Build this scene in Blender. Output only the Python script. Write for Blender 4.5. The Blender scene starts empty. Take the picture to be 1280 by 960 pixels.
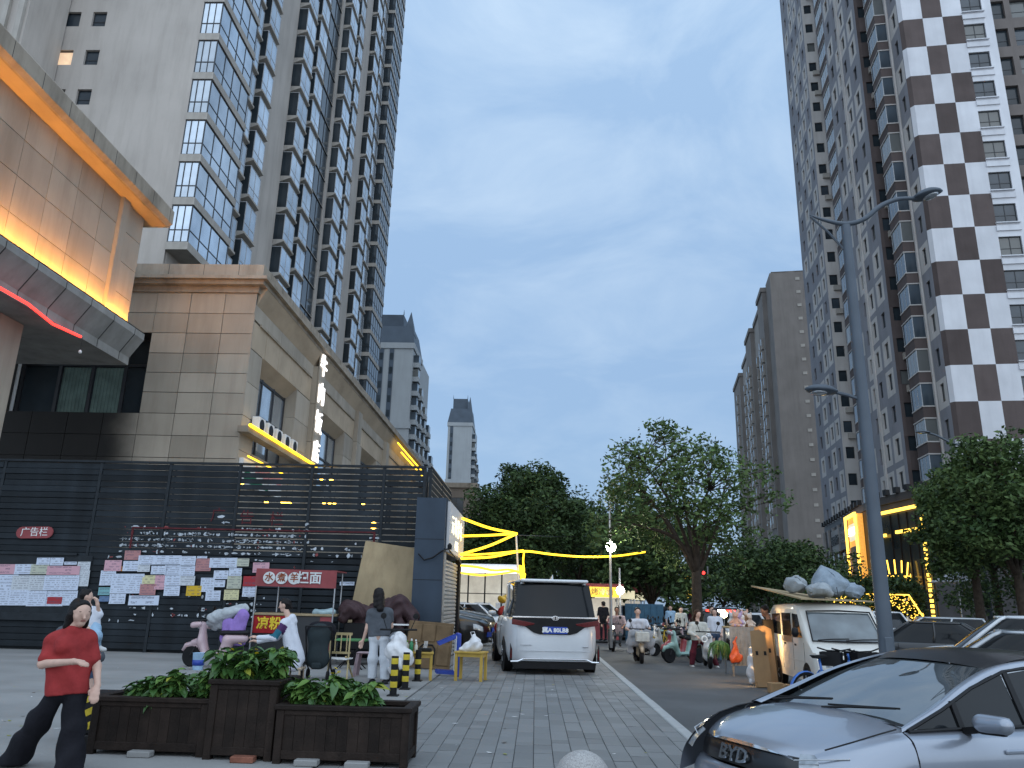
import bpy, bmesh, math, random
import numpy as np
from mathutils import Vector, Matrix
S = bpy.context.scene
R = math.radians
COL = S.collection
rnd = random.Random(7)

# ------------------------------------------------------------------ camera
CAM_H, PITCH, ROLL, YAW, FPX = 1.5, R(15.8), R(1.38), R(2.05), 967.0
fwd = Vector((-math.sin(YAW)*math.cos(PITCH), math.cos(YAW)*math.cos(PITCH), math.sin(PITCH)))
_r0 = Vector((math.cos(YAW), math.sin(YAW), 0)); _u0 = _r0.cross(fwd)
cr = math.cos(ROLL)*_r0 + math.sin(ROLL)*_u0
cu = -math.sin(ROLL)*_r0 + math.cos(ROLL)*_u0
CAMP = Vector((0, 0, CAM_H))
cam = bpy.data.cameras.new('camera'); cam.sensor_width = 36; cam.lens = 36*FPX/1280
cam.clip_start = 0.05; cam.clip_end = 4000
camo = bpy.data.objects.new('camera', cam); COL.objects.link(camo)
mw = Matrix((( cr.x, cu.x, -fwd.x, 0), (cr.y, cu.y, -fwd.y, 0), (cr.z, cu.z, -fwd.z, CAM_H), (0, 0, 0, 1)))
camo.matrix_world = mw
S.camera = camo

def at(px, py, Y):
    "survey helper: the point at street distance Y seen at a place in the photograph"
    d = fwd*FPX + cr*(px-640) - cu*(py-480)
    return CAMP + d*(Y/d.y)

# ------------------------------------------------------------------ world, sun, exposure
SUN_EL, SUN_AZ = R(30), R(168)          # a broad soft sun behind thin cloud, behind the camera
w = bpy.data.worlds.new('World'); S.world = w; w.use_nodes = True
nt = w.node_tree; nt.nodes.clear()
def wn(t, **k):
    n = nt.nodes.new(t)
    for a, b in k.items(): setattr(n, a, b)
    return n
out = wn('ShaderNodeOutputWorld'); bg = wn('ShaderNodeBackground')
sky = wn('ShaderNodeTexSky', sky_type='NISHITA', sun_disc=False, sun_elevation=SUN_EL, sun_rotation=SUN_AZ)
tc = wn('ShaderNodeTexCoord'); sep = wn('ShaderNodeSeparateXYZ'); nt.links.new(tc.outputs['Generated'], sep.inputs[0])
zc = wn('ShaderNodeMath', operation='MAXIMUM'); nt.links.new(sep.outputs['Z'], zc.inputs[0]); zc.inputs[1].default_value = 0.0
za = wn('ShaderNodeMath', operation='ADD'); nt.links.new(zc.outputs[0], za.inputs[0]); za.inputs[1].default_value = 0.18
dv = wn('ShaderNodeVectorMath', operation='DIVIDE'); nt.links.new(tc.outputs['Generated'], dv.inputs[0])
cb = wn('ShaderNodeCombineXYZ')
for i in range(3): nt.links.new(za.outputs[0], cb.inputs[i])
nt.links.new(cb.outputs[0], dv.inputs[1])
n1 = wn('ShaderNodeTexNoise'); n1.inputs['Scale'].default_value = 2.6; n1.inputs['Detail'].default_value = 7; n1.inputs['Roughness'].default_value = .58
n1.inputs['Distortion'].default_value = .5
nt.links.new(dv.outputs[0], n1.inputs['Vector'])
cl = wn('ShaderNodeValToRGB'); nt.links.new(n1.outputs['Fac'], cl.inputs[0])
cl.color_ramp.elements[0].position = .42; cl.color_ramp.elements[0].color = (3.45, 5.1, 7.35, 1)
cl.color_ramp.elements[1].position = .66; cl.color_ramp.elements[1].color = (5.4, 6.9, 8.6, 1)
hz = wn('ShaderNodeMapRange'); nt.links.new(zc.outputs[0], hz.inputs[0]); hz.inputs[1].default_value = 0.0; hz.inputs[2].default_value = .75
lo = wn('ShaderNodeMix', data_type='RGBA'); nt.links.new(hz.outputs[0], lo.inputs[0])
lo.inputs[6].default_value = (1.95, 3.05, 4.75, 1); nt.links.new(cl.outputs[0], lo.inputs[7])
mx = wn('ShaderNodeMix', data_type='RGBA'); mx.inputs[0].default_value = .82
nt.links.new(sky.outputs[0], mx.inputs[6]); nt.links.new(lo.outputs[2], mx.inputs[7])
nt.links.new(mx.outputs[2], bg.inputs['Color']); bg.inputs['Strength'].default_value = 0.138
nt.links.new(bg.outputs[0], out.inputs['Surface'])
sl = bpy.data.lights.new('sun', 'SUN'); sl.energy = 2.1; sl.angle = R(150); sl.color = (.88, .95, 1)
so = bpy.data.objects.new('sun', sl); COL.objects.link(so)
so.rotation_euler = Vector((-math.sin(SUN_AZ)*math.cos(SUN_EL), -math.cos(SUN_AZ)*math.cos(SUN_EL), -math.sin(SUN_EL))).to_track_quat('-Z', 'Y').to_euler()
S.view_settings.view_transform = 'Standard'; S.view_settings.look = 'None'
S.view_settings.exposure = 0.0; S.view_settings.gamma = 1
S.cycles.max_bounces = 6; S.cycles.diffuse_bounces = 3; S.cycles.use_denoising = True
S.cycles.sample_clamp_indirect = 4

# ------------------------------------------------------------------ helpers
def tag(o, label=None, cat=None, group=None, kind=None):
    if label: o['label'] = label
    if cat: o['category'] = cat
    if group: o['group'] = group
    if kind: o['kind'] = kind
    return o
def thing(name, label, cat, loc=(0, 0, 0), rz=0, group=None):
    o = bpy.data.objects.new(name, None); COL.objects.link(o)
    o.location = loc; o.rotation_euler = (0, 0, rz); o.empty_display_size = .1
    return tag(o, label, cat, group)
def link(name, me, parent=None, loc=None, rot=None, scale=None):
    o = bpy.data.objects.new(name, me); COL.objects.link(o)
    if parent: o.parent = parent
    if loc is not None: o.location = loc
    if rot is not None: o.rotation_euler = rot
    if scale is not None: o.scale = scale
    return o
def copy_tree(o, parent=None):
    c = o.copy(); COL.objects.link(c); c.parent = parent
    for ch in o.children: copy_tree(ch, c)
    return c
def label(o, l): o['label'] = l; return o

BOXF = [(0, 3, 2, 1), (4, 5, 6, 7), (0, 1, 5, 4), (1, 2, 6, 5), (2, 3, 7, 6), (3, 0, 4, 7)]
class MB:
    def __init__(s): s.v = []; s.f = []; s.m = []
    def add(s, vs, fs, mi=0):
        o = len(s.v); s.v += [tuple(v) for v in vs]; s.f += [tuple(i+o for i in f) for f in fs]
        s.m += ([mi]*len(fs) if isinstance(mi, int) else list(mi)); return s
    def box(s, x0, x1, y0, y1, z0, z1, mi=0):
        return s.add([(x0, y0, z0), (x1, y0, z0), (x1, y1, z0), (x0, y1, z0), (x0, y0, z1), (x1, y0, z1), (x1, y1, z1), (x0, y1, z1)], BOXF, mi)
    def cbox(s, x0, x1, y0, y1, z0, z1, c=.01, mi=0):
        "box with chamfered edges"
        vs = []; 
        xs, ys, zs = (x0, x1), (y0, y1), (z0, z1)
        bm = bmesh.new(); bmesh.ops.create_cube(bm, size=1)
        for v in bm.verts: v.co = Vector(((x0+x1)/2+v.co.x*(x1-x0), (y0+y1)/2+v.co.y*(y1-y0), (z0+z1)/2+v.co.z*(z1-z0)))
        bmesh.ops.bevel(bm, geom=bm.edges[:], offset=c, segments=1, affect='EDGES')
        bm.verts.index_update()
        s.add([v.co[:] for v in bm.verts], [[v.index for v in f.verts] for f in bm.faces], mi); bm.free(); return s
    def beam(s, a, b, w, h, mi=0, up=(0, 0, 1)):
        a = Vector(a); b = Vector(b); d = (b-a).normalized(); up = Vector(up)
        if abs(d.dot(up)) > .99: up = Vector((0, 1, 0))
        x = d.cross(up).normalized(); y = x.cross(d)
        vs = [p + x*sx*w/2 + y*sy*h/2 for p in (a, b) for sx, sy in ((-1, -1), (1, -1), (1, 1), (-1, 1))]
        return s.add(vs, BOXF, mi)
    def tube(s, pts, r, n=8, mi=0, caps=True, closed=False):
        pts = [Vector(p) for p in pts]; k = len(pts); rs = r if isinstance(r, (list, tuple)) else [r]*k
        vs = []; fs = []; prev = None
        for i, p in enumerate(pts):
            t = ((pts[(i+1) % k] if closed or i < k-1 else p) - (pts[i-1] if closed or i > 0 else p))
            t = t.normalized() if t.length > 1e-9 else Vector((0, 0, 1))
            if prev is None:
                up = Vector((0, 0, 1)) if abs(t.z) < .9 else Vector((1, 0, 0)); x = t.cross(up).normalized()
            else:
                x = (prev - t*prev.dot(t)).normalized()
            prev = x; y = t.cross(x)
            vs += [p + (x*math.cos(2*math.pi*j/n) + y*math.sin(2*math.pi*j/n))*rs[i] for j in range(n)]
        for i in range(k if closed else k-1):
            a = i*n; b = ((i+1) % k)*n
            fs += [(a+j, a+(j+1) % n, b+(j+1) % n, b+j) for j in range(n)]
        if caps and not closed: fs += [tuple(range(n))[::-1], tuple((k-1)*n+j for j in range(n))]
        return s.add(vs, fs, mi)
    def cyl(s, c, r, h, n=16, mi=0, r2=None):
        c = Vector(c); return s.tube([c, c+Vector((0, 0, h))], [r, r if r2 is None else r2], n, mi)
    def lathe(s, prof, n=16, mi=0, c=(0, 0, 0), ax='z'):
        vs = []; fs = []; k = len(prof)
        for r, z in prof:
            for j in range(n):
                a = 2*math.pi*j/n; p = (r*math.cos(a), r*math.sin(a), z)
                if ax == 'x': p = (p[2], p[0], p[1])
                if ax == 'y': p = (p[1], p[2], p[0])
                vs.append((p[0]+c[0], p[1]+c[1], p[2]+c[2]))
        for i in range(k-1):
            fs += [(i*n+j, i*n+(j+1) % n, (i+1)*n+(j+1) % n, (i+1)*n+j) for j in range(n)]
        fs += [tuple(range(n))[::-1], tuple((k-1)*n+j for j in range(n))]
        return s.add(vs, fs, mi)
    def prism(s, poly, ax, a, b, mi=0):
        "extrude a 2D polygon along an axis"
        k = len(poly)
        def q(p, t): return {'x': (t, p[0], p[1]), 'y': (p[0], t, p[1]), 'z': (p[0], p[1], t)}[ax]
        return s.add([q(p, a) for p in poly]+[q(p, b) for p in poly],
                     [tuple(range(k))[::-1], tuple(range(k, 2*k))]+[(i, (i+1) % k, k+(i+1) % k, k+i) for i in range(k)], mi)
    def loft(s, secs, mi=0, caps=True, closed=True):
        k = len(secs[0]); vs = [p for q in secs for p in q]; fs = []
        for i in range(len(secs)-1):
            for j in range(k if closed else k-1):
                fs.append((i*k+j, i*k+(j+1) % k, (i+1)*k+(j+1) % k, (i+1)*k+j))
        if caps: fs += [tuple(range(k))[::-1], tuple((len(secs)-1)*k+j for j in range(k))]
        return s.add(vs, fs, mi)
    def quad(s, a, b, c, d, mi=0): return s.add([a, b, c, d], [(0, 1, 2, 3)], mi)
    def mesh(s, name, mats, smooth=False, fix=True, sharp=None):
        me = bpy.data.meshes.new(name); me.from_pydata(s.v, [], s.f)
        for m in (mats if isinstance(mats, (list, tuple)) else [mats]): me.materials.append(m)
        if any(s.m): me.polygons.foreach_set('material_index', s.m)
        if fix and len(s.f) < 60000:
            bm = bmesh.new(); bm.from_mesh(me); bmesh.ops.recalc_face_normals(bm, faces=bm.faces); bm.to_mesh(me); bm.free()
        if smooth:
            me.polygons.foreach_set('use_smooth', [True]*len(me.polygons))
            if sharp: me.set_sharp_from_angle(angle=R(sharp))
        me.update(); return me
    def build(s, name, mats, parent=None, smooth=False, loc=None, rot=None, fix=True, sharp=None, bevel=0, sub=0):
        o = link(name, s.mesh(name, mats, smooth, fix, sharp), parent, loc, rot)
        if bevel:
            b = o.modifiers.new('bevel', 'BEVEL'); b.width = bevel; b.segments = 2; b.limit_method = 'ANGLE'; b.angle_limit = R(35)
        if sub:
            b = o.modifiers.new('sub', 'SUBSURF'); b.levels = b.render_levels = sub
        return o
def struct(o, lab=None, cat=None): return tag(o, lab, cat, None, 'structure')

def catmull(P, n):
    "resample control points along axis 0 with Catmull-Rom, n pieces per span"
    P = np.asarray(P, float); k = len(P)
    Q = np.concatenate([2*P[:1]-P[1:2], P, 2*P[-1:]-P[-2:-1]])
    o = []
    for i in range(k-1):
        p0, p1, p2, p3 = Q[i:i+4]
        for j in range(n):
            t = j/n
            o.append(.5*(2*p1+(p2-p0)*t+(2*p0-5*p1+4*p2-p3)*t*t+(3*p1-p0-3*p2+p3)*t**3))
    o.append(P[-1]); return np.array(o)
def patch(mb, ctrl, nu=4, nv=4, mi=0):
    "smooth surface through a grid of control points"
    g = catmull(ctrl, nu); g = np.swapaxes(catmull(np.swapaxes(g, 0, 1), nv), 0, 1)
    a, b = g.shape[:2]
    mb.add([tuple(p) for p in g.reshape(-1, 3)], [(i*b+j, i*b+j+1, (i+1)*b+j+1, (i+1)*b+j) for i in range(a-1) for j in range(b-1)], mi)
    return g

# ---- smooth bodies from round cones joined with a smooth union, meshed by surface nets
def sdf_mesh(prims, res=.02, k=.03, disp=None, cut=None):
    pts = np.array([p for q in prims for p in (q[0], q[1])], float)
    rad = max(max(q[2], q[3]) for q in prims)
    lo_ = pts.min(0)-rad*1.15-3*res; hi_ = pts.max(0)+rad*1.15+3*res
    n = np.ceil((hi_-lo_)/res).astype(int)+1
    gx, gy, gz = [np.arange(n[i], dtype=np.float32)*res+lo_[i] for i in range(3)]
    D = np.full(n, 1e3, np.float32)
    for q in prims:
        a = np.array(q[0], float); b = np.array(q[1], float); ra, rb = q[2], q[3]
        sc = np.array(q[4]) if len(q) > 4 else np.ones(3)
        m = max(ra, rb)*max(1, sc.max())+k*2+2*res
        l = np.minimum(a, b)-m; h = np.maximum(a, b)+m
        sl_ = [slice(max(0, int((l[i]-lo_[i])/res)), min(n[i], int((h[i]-lo_[i])/res)+2)) for i in range(3)]
        X, Y_, Z = np.meshgrid(gx[sl_[0]], gy[sl_[1]], gz[sl_[2]], indexing='ij')
        ab = (b-a)/sc; L = max((ab**2).sum(), 1e-9)
        px, py, pz = (X-a[0])/sc[0], (Y_-a[1])/sc[1], (Z-a[2])/sc[2]
        t = np.clip((px*ab[0]+py*ab[1]+pz*ab[2])/L, 0, 1)
        d = np.sqrt((px-t*ab[0])**2+(py-t*ab[1])**2+(pz-t*ab[2])**2)-(ra+t*(rb-ra))
        d *= sc.min() if sc.min() < 1 else 1
        o = D[tuple(sl_)]
        hh = np.clip(.5+.5*(o-d)/k, 0, 1)
        D[tuple(sl_)] = np.where(o > 100, d, o*(1-hh)+d*hh-k*hh*(1-hh))
    if disp is not None or cut is not None:
        X, Y_, Z = np.meshgrid(gx, gy, gz, indexing='ij')
        if disp is not None: D = D+disp(X, Y_, Z)
        if cut is not None: D = np.maximum(D, cut(X, Y_, Z))
    ins = D < 0
    c = sum(ins[i:n[0]-1+i, j:n[1]-1+j, l:n[2]-1+l].astype(np.int8) for i in (0, 1) for j in (0, 1) for l in (0, 1))
    act = (c > 0) & (c < 8)
    idx = np.argwhere(act); ID = -np.ones(act.shape, int); ID[act] = np.arange(len(idx))
    acc = np.zeros((len(idx), 3)); cnt = np.zeros(len(idx))
    cor = [(i, j, l) for i in (0, 1) for j in (0, 1) for l in (0, 1)]
    for a in cor:
        for ax in range(3):
            if a[ax] == 0:
                b = list(a); b[ax] = 1
                da = D[idx[:, 0]+a[0], idx[:, 1]+a[1], idx[:, 2]+a[2]]; db = D[idx[:, 0]+b[0], idx[:, 1]+b[1], idx[:, 2]+b[2]]
                s = (da < 0) != (db < 0); t = np.where(s, da/np.where(s, da-db, 1), 0)
                p = np.array(a, float)[None]+np.zeros((len(idx), 3)); p[:, ax] = t
                acc += p*s[:, None]; cnt += s
    vs = (idx+acc/cnt[:, None])*res+lo_
    fs = []
    for ax in range(3):
        o1, o2 = [i for i in range(3) if i != ax]
        sl0 = [slice(0, n[i]) for i in range(3)]; sl1 = list(sl0)
        sl0[ax] = slice(0, n[ax]-1); sl1[ax] = slice(1, n[ax])
        e = np.argwhere(ins[tuple(sl0)] != ins[tuple(sl1)])
        e = e[(e[:, o1] > 0) & (e[:, o2] > 0) & (e[:, o1] < n[o1]-1) & (e[:, o2] < n[o2]-1)]
        def cell(d1, d2):
            q = e.copy(); q[:, o1] -= d1; q[:, o2] -= d2; return ID[q[:, 0], q[:, 1], q[:, 2]]
        f = np.stack([cell(1, 1), cell(0, 1), cell(0, 0), cell(1, 0)], 1)
        flip = ins[e[:, 0], e[:, 1], e[:, 2]]
        if ax == 1: flip = ~flip
        f[~flip] = f[~flip][:, ::-1]
        fs.append(f)
    return vs, np.concatenate(fs)
def body(name, prims, mats, parent=None, res=.02, k=.03, disp=None, loc=None, mat_fn=None, cut=None, sm=1):
    v, f = sdf_mesh(prims, res, k, disp, cut)
    me = bpy.data.meshes.new(name); me.from_pydata(v.tolist(), [], f.tolist())
    for m in (mats if isinstance(mats, (list, tuple)) else [mats]): me.materials.append(m)
    me.polygons.foreach_set('use_smooth', [True]*len(f))
    if mat_fn is not None:
        c = v[f].mean(1); me.polygons.foreach_set('material_index', mat_fn(c).astype(np.int32))
    me.update()
    return link(name, me, parent, loc)

# ------------------------------------------------------------------ materials
def pm(name, col, rough=.6, metal=0, var=.15, scale=6, bump=.0, bscale=None, emit=None, es=0, coat=0, spec=None, alpha=None, detail=4, var2=None, coord='Object', trans=0, sheen=0):
    m = bpy.data.materials.new(name); m.use_nodes = True
    t = m.node_tree; p = t.nodes['Principled BSDF']
    p.inputs['Roughness'].default_value = rough; p.inputs['Metallic'].default_value = metal
    c = t.nodes.new('ShaderNodeTexCoord')
    n = t.nodes.new('ShaderNodeTexNoise'); n.inputs['Scale'].default_value = scale; n.inputs['Detail'].default_value = detail
    t.links.new(c.outputs[coord], n.inputs['Vector'])
    r = t.nodes.new('ShaderNodeValToRGB'); t.links.new(n.outputs['Fac'], r.inputs[0])
    r.color_ramp.elements[0].position = .3; r.color_ramp.elements[1].position = .7
    a = [max(0, x*(1-var)) for x in col]; b = [min(1, x*(1+var)) for x in col] if var2 is None else var2
    r.color_ramp.elements[0].color = (*a, 1); r.color_ramp.elements[1].color = (*b, 1)
    t.links.new(r.outputs[0], p.inputs['Base Color'])
    if bump:
        n2 = t.nodes.new('ShaderNodeTexNoise'); n2.inputs['Scale'].default_value = bscale or scale*6; n2.inputs['Detail'].default_value = 5
        t.links.new(c.outputs[coord], n2.inputs['Vector'])
        bu = t.nodes.new('ShaderNodeBump'); bu.inputs['Strength'].default_value = bump; bu.inputs['Distance'].default_value = .02
        t.links.new(n2.outputs['Fac'], bu.inputs['Height']); t.links.new(bu.outputs[0], p.inputs['Normal'])
    if emit: p.inputs['Emission Color'].default_value = (*emit, 1); p.inputs['Emission Strength'].default_value = es
    if coat: p.inputs['Coat Weight'].default_value = coat; p.inputs['Coat Roughness'].default_value = .05
    if spec is None and rough >= .45 and not coat: spec = .18
    if spec is not None: p.inputs['Specular IOR Level'].default_value = spec
    if alpha is not None: p.inputs['Alpha'].default_value = alpha
    if trans: p.inputs['Transmission Weight'].default_value = trans
    if sheen: p.inputs['Sheen Weight'].default_value = sheen
    return m
def weather(m, scale=(1, 1, .12), amt=.35, tint=(.5, .48, .45), nscale=1.5):
    "vertical rain streaks and grime over the base colour"
    t = m.node_tree; p = t.nodes['Principled BSDF']
    src = p.inputs['Base Color'].links[0].from_socket
    c = t.nodes.new('ShaderNodeTexCoord'); mp = t.nodes.new('ShaderNodeMapping'); mp.inputs['Scale'].default_value = scale
    t.links.new(c.outputs['Object'], mp.inputs[0])
    n = t.nodes.new('ShaderNodeTexNoise'); n.inputs['Scale'].default_value = nscale; n.inputs['Detail'].default_value = 6; n.inputs['Roughness'].default_value = .65
    t.links.new(mp.outputs[0], n.inputs['Vector'])
    r = t.nodes.new('ShaderNodeMapRange'); r.inputs[1].default_value = .45; r.inputs[2].default_value = .75; r.inputs[4].default_value = amt
    t.links.new(n.outputs['Fac'], r.inputs[0])
    x = t.nodes.new('ShaderNodeMix'); x.data_type = 'RGBA'; x.blend_type = 'MULTIPLY'
    t.links.new(r.outputs[0], x.inputs[0]); t.links.new(src, x.inputs[6]); x.inputs[7].default_value = (*tint, 1)
    t.links.new(x.outputs[2], p.inputs['Base Color']); return m
def vary(m, lo=.82, hi=1.14, curtain=None):
    "each piece a little lighter or darker than its neighbours (or, for panes, some with a curtain behind)"
    t = m.node_tree; p = t.nodes['Principled BSDF']; src = p.inputs['Base Color'].links[0].from_socket
    a = t.nodes.new('ShaderNodeObjectInfo'); g = t.nodes.new('ShaderNodeNewGeometry'); s = t.nodes.new('ShaderNodeMath'); s.operation = 'ADD'
    t.links.new(a.outputs['Random'], s.inputs[0]); t.links.new(g.outputs['Random Per Island'], s.inputs[1])
    f = t.nodes.new('ShaderNodeMath'); f.operation = 'FRACT'; t.links.new(s.outputs[0], f.inputs[0])
    r = t.nodes.new('ShaderNodeMapRange'); t.links.new(f.outputs[0], r.inputs[0])
    x = t.nodes.new('ShaderNodeMix'); x.data_type = 'RGBA'
    if curtain: r.inputs[1].default_value = .76; r.inputs[2].default_value = .8; t.links.new(r.outputs[0], x.inputs[0]); x.inputs[7].default_value = (*curtain, 1); t.links.new(src, x.inputs[6])
    else: r.inputs[3].default_value = lo; r.inputs[4].default_value = hi; x.blend_type = 'MULTIPLY'; x.inputs[0].default_value = 1; t.links.new(src, x.inputs[6]); t.links.new(r.outputs[0], x.inputs[7])
    t.links.new(x.outputs[2], p.inputs['Base Color']); return m
def emi(name, col, s): return pm(name, col, .5, var=.02, emit=col, es=s)

M = {}
M['plaster'] = weather(pm('grey_plaster', (.44, .405, .37), .85, var=.1, scale=.25, bump=.3, bscale=3), amt=.35)
M['tile'] = weather(pm('beige_stone_panel', (.40, .35, .285), .6, var=.1, scale=.5, bump=.1, bscale=20), amt=.4)
M['tileb'] = weather(pm('beige_stone_panel_darker', (.355, .31, .25), .6, var=.1, scale=.5, bump=.1, bscale=20), amt=.4)
M['stonewarm'] = weather(pm('tan_stone', (.46, .37, .27), .65, var=.12, scale=.4, bump=.1, bscale=15), amt=.45, scale=(1, .3, .3))
M['cornice'] = weather(pm('stained_cornice_stone', (.36, .31, .25), .75, var=.16, scale=.5, bump=.2), amt=.6, tint=(.3, .27, .24), scale=(.9, .9, .25))
M['joint'] = pm('dark_joint', (.05, .048, .045), .9)
M['concrete'] = weather(pm('concrete', (.30, .295, .28), .85, var=.14, scale=1.2, bump=.2), amt=.5, scale=(1, 1, .3))
M['slab'] = weather(pm('balcony_concrete', (.40, .375, .34), .85, var=.12, scale=.8), amt=.45)
M['bframe'] = pm('dark_window_frame', (.022, .024, .028), .4, var=.1)
M['wframe'] = pm('pale_window_frame', (.42, .44, .46), .5, var=.1)
def glassm(name, col, rough=.06, var=.5, scale=.35):
    m = pm(name, col, rough, var=var, scale=scale, spec=.5, detail=1); m.node_tree.nodes['Principled BSDF'].inputs['IOR'].default_value = 1.55; return m
M['glass'] = glassm('tower_glass', (.05, .065, .08))
M['glassr'] = pm('coated_reflective_glass', (.50, .55, .60), .1, .72, var=.25, scale=.5, detail=2)
M['glassd'] = pm('dark_glass', (.032, .042, .05), .12, var=.5, scale=.35, spec=.4)
M['glasslit'] = pm('lit_room_glass', (.5, .35, .2), .3, emit=(1, .72, .5), es=.7, scale=2, var=.4)
M['black'] = pm('black_plastic', (.012, .012, .013), .45)
M['rubber'] = pm('tyre_rubber', (.014, .014, .015), .85, bump=.1)
M['steel'] = pm('brushed_steel', (.42, .43, .45), .35, .9, var=.1)
M['chrome'] = pm('chrome', (.75, .76, .78), .12, 1, var=.03)
M['fence'] = weather(pm('dark_blue_grey_slat', (.016, .021, .026), .6, var=.35, scale=2, bump=.06), amt=.3)
M['fencepost'] = pm('dark_fence_post', (.02, .025, .03), .5, var=.2)
M['navy'] = weather(pm('dark_blue_cladding', (.042, .06, .085), .45, var=.12, scale=1.5), amt=.25)
M['white'] = pm('white_paint', (.76, .76, .75), .5, var=.05)
M['yneon'] = emi('yellow_led_strip', (1, .60, .025), 3.2)
M['wneon'] = emi('white_led', (1, .98, .98), 2.6)
M['rneon'] = emi('red_led', (1, .05, .04), 2.6)
M['bulb'] = emi('lamp_bulb', (1, .95, .8), 60)
M['amber'] = emi('amber_bulb', (1, .55, .06), 14)
M['redlight'] = emi('red_tail_light', (1, .05, .03), 5)
M['headlight'] = emi('white_head_light', (1, .95, .85), 9)

for k_ in ('tile', 'tileb'): vary(M[k_], .88, 1.1)
vary(M['fence'], .7, 1.35)
vary(M['glass'], curtain=(.13, .135, .13)); vary(M['glassr'], .7, 1.15)
# ================================================================== GROUND
def box_obj(name, x0, x1, y0, y1, z0, z1, m, parent=None):
    return MB().box(x0, x1, y0, y1, z0, z1).build(name, m, parent)
M['asphalt'] = weather(pm('worn_asphalt', (.10, .105, .11), .82, var=.18, scale=.6, bump=.35, bscale=60), amt=.5, scale=(.5, .12, 1), tint=(.62, .6, .6))
M['pave'] = weather(pm('grey_paver', (.20, .205, .205), .7, var=.22, scale=.7, bump=.25, bscale=40), amt=.45, scale=(.4, .25, 1), tint=(.72, .68, .62))
vary(M['pave'], .86, 1.13)
M['pavejoint'] = pm('paving_bed', (.11, .115, .12), .95, bump=.3)
M['walkcon'] = weather(pm('worn_concrete_walk', (.27, .27, .265), .8, var=.12, scale=.8, bump=.3, bscale=30), amt=.5, scale=(.3, .6, 1), tint=(.7, .69, .66))
M['kerbst'] = weather(pm('kerb_stone', (.36, .37, .37), .8, var=.12, scale=3, bump=.3), amt=.5, scale=(1, 1, 1), tint=(.45, .44, .42))
M['earth'] = pm('bare_ground', (.13, .125, .11), .95, scale=.2)
struct(box_obj('ground', -700, 700, -60, 1500, -1.2, -.31, M['earth']))
struct(box_obj('road', 1.84, 25, -20, 600, -.30, -.15, M['asphalt']))
struct(box_obj('far_road_bed', 25.03, 31, -20, 600, -.30, -.16, M['asphalt']))
# pavement on the left with separate pavers
pvm = box_obj('pavement', -2.02, 1.80, 5.2, 40, -.30, -.018, M['pavejoint']); struct(pvm)
apron = box_obj('driveway_apron', 1.806, 9, -8, 8.8, -.145, -.098, M['pavejoint']); struct(apron)
sw = MB(); sw.box(-60, -2.03, 6.95, 60, -.30, .004)
struct(sw.build('left_walk', M['walkcon']))
struct(box_obj('far_left_walk', -60, 1.8, 60.03, 600, -.30, -.012, M['walkcon']))
# pale slab strip along the bottom edge
fs = box_obj('front_path', -60, -2.03, -8, 6.93, -.30, -.02, M['pavejoint']); struct(fs)
k = 0
for iy, y in enumerate((6.3, 5.66, 5.02)):
    x = -9.5 + .4*iy
    while x < -2.1:
        L = .98; x1 = min(x+L, -2.04)
        if x1-x > .1: MB().box(x+.006, x1-.006, y+.006, y+.634, -.02, .004+rnd.uniform(-.002, .003)).build('slab', M['walkcon'], fs)
        x += L
# kerb stones
kb = box_obj('kerb', 1.806, 1.96, 8.83, 60, -.30, -.02, M['kerbst']); struct(kb)
y = 8.84; ks = MB().cbox(1.808, 1.958, .006, .984, -.022, .012, .012).mesh('kerb_stone', M['kerbst'])
for i in range(34):
    link('kerb_stone', ks, kb, (0, y, rnd.uniform(-.003, .004))); y += .99
# pavers: individuals near the camera, joined beyond
pav_meshes = {}
def paver_mesh(L):
    L = round(L, 1)
    if L not in pav_meshes:
        pav_meshes[L] = MB().cbox(.003, .197, .0035, L-.0035, -.02, 0, .003).mesh('paver', M['pave'])
    return pav_meshes[L]
prng = random.Random(3); far = MB(); n_ind = 0; cells = []
for c in range(19):
    x = -2.0 + c*.2001; y = 5.25 + prng.uniform(0, .5)
    while y < 40:
        L = prng.choice((.2, .3, .3, .4, .4, .5, .6)) if y < 22 else .6
        cells.append((y, x, L)); y += L
cells.sort()
vis = [q for q in cells if q[0] > 7.7][:300]; vs_ = set(vis)
for q in cells:
    y, x, L = q; dz = prng.uniform(-.004, .004)
    if q in vs_:
        o = link('paver', paver_mesh(L), pvm, (x, y, dz), (prng.uniform(-.004, .004), prng.uniform(-.006, .006), 0))
    else:
        far.box(x+.003, x+.197, y+.004, y+L-.004, -.03, dz*.7)
tag(far.build('far_pavers', M['pave'], pvm, fix=False), kind='stuff')
ap = MB()
for i in range(30):
    for j in range(26):
        ap.box(1.81+i*.238, 1.81+i*.238+.23, -7.9+j*.63, -7.9+j*.63+.62, -.11, -.09+prng.uniform(-.003, .003))
tag(ap.build('apron_pavers', M['pave'], apron, fix=False), kind='stuff')
# a worn lane line beyond and a manhole
struct(box_obj('lane_line', 9.2, 9.32, 24, 200, -.149, -.146, M['white']))

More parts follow.
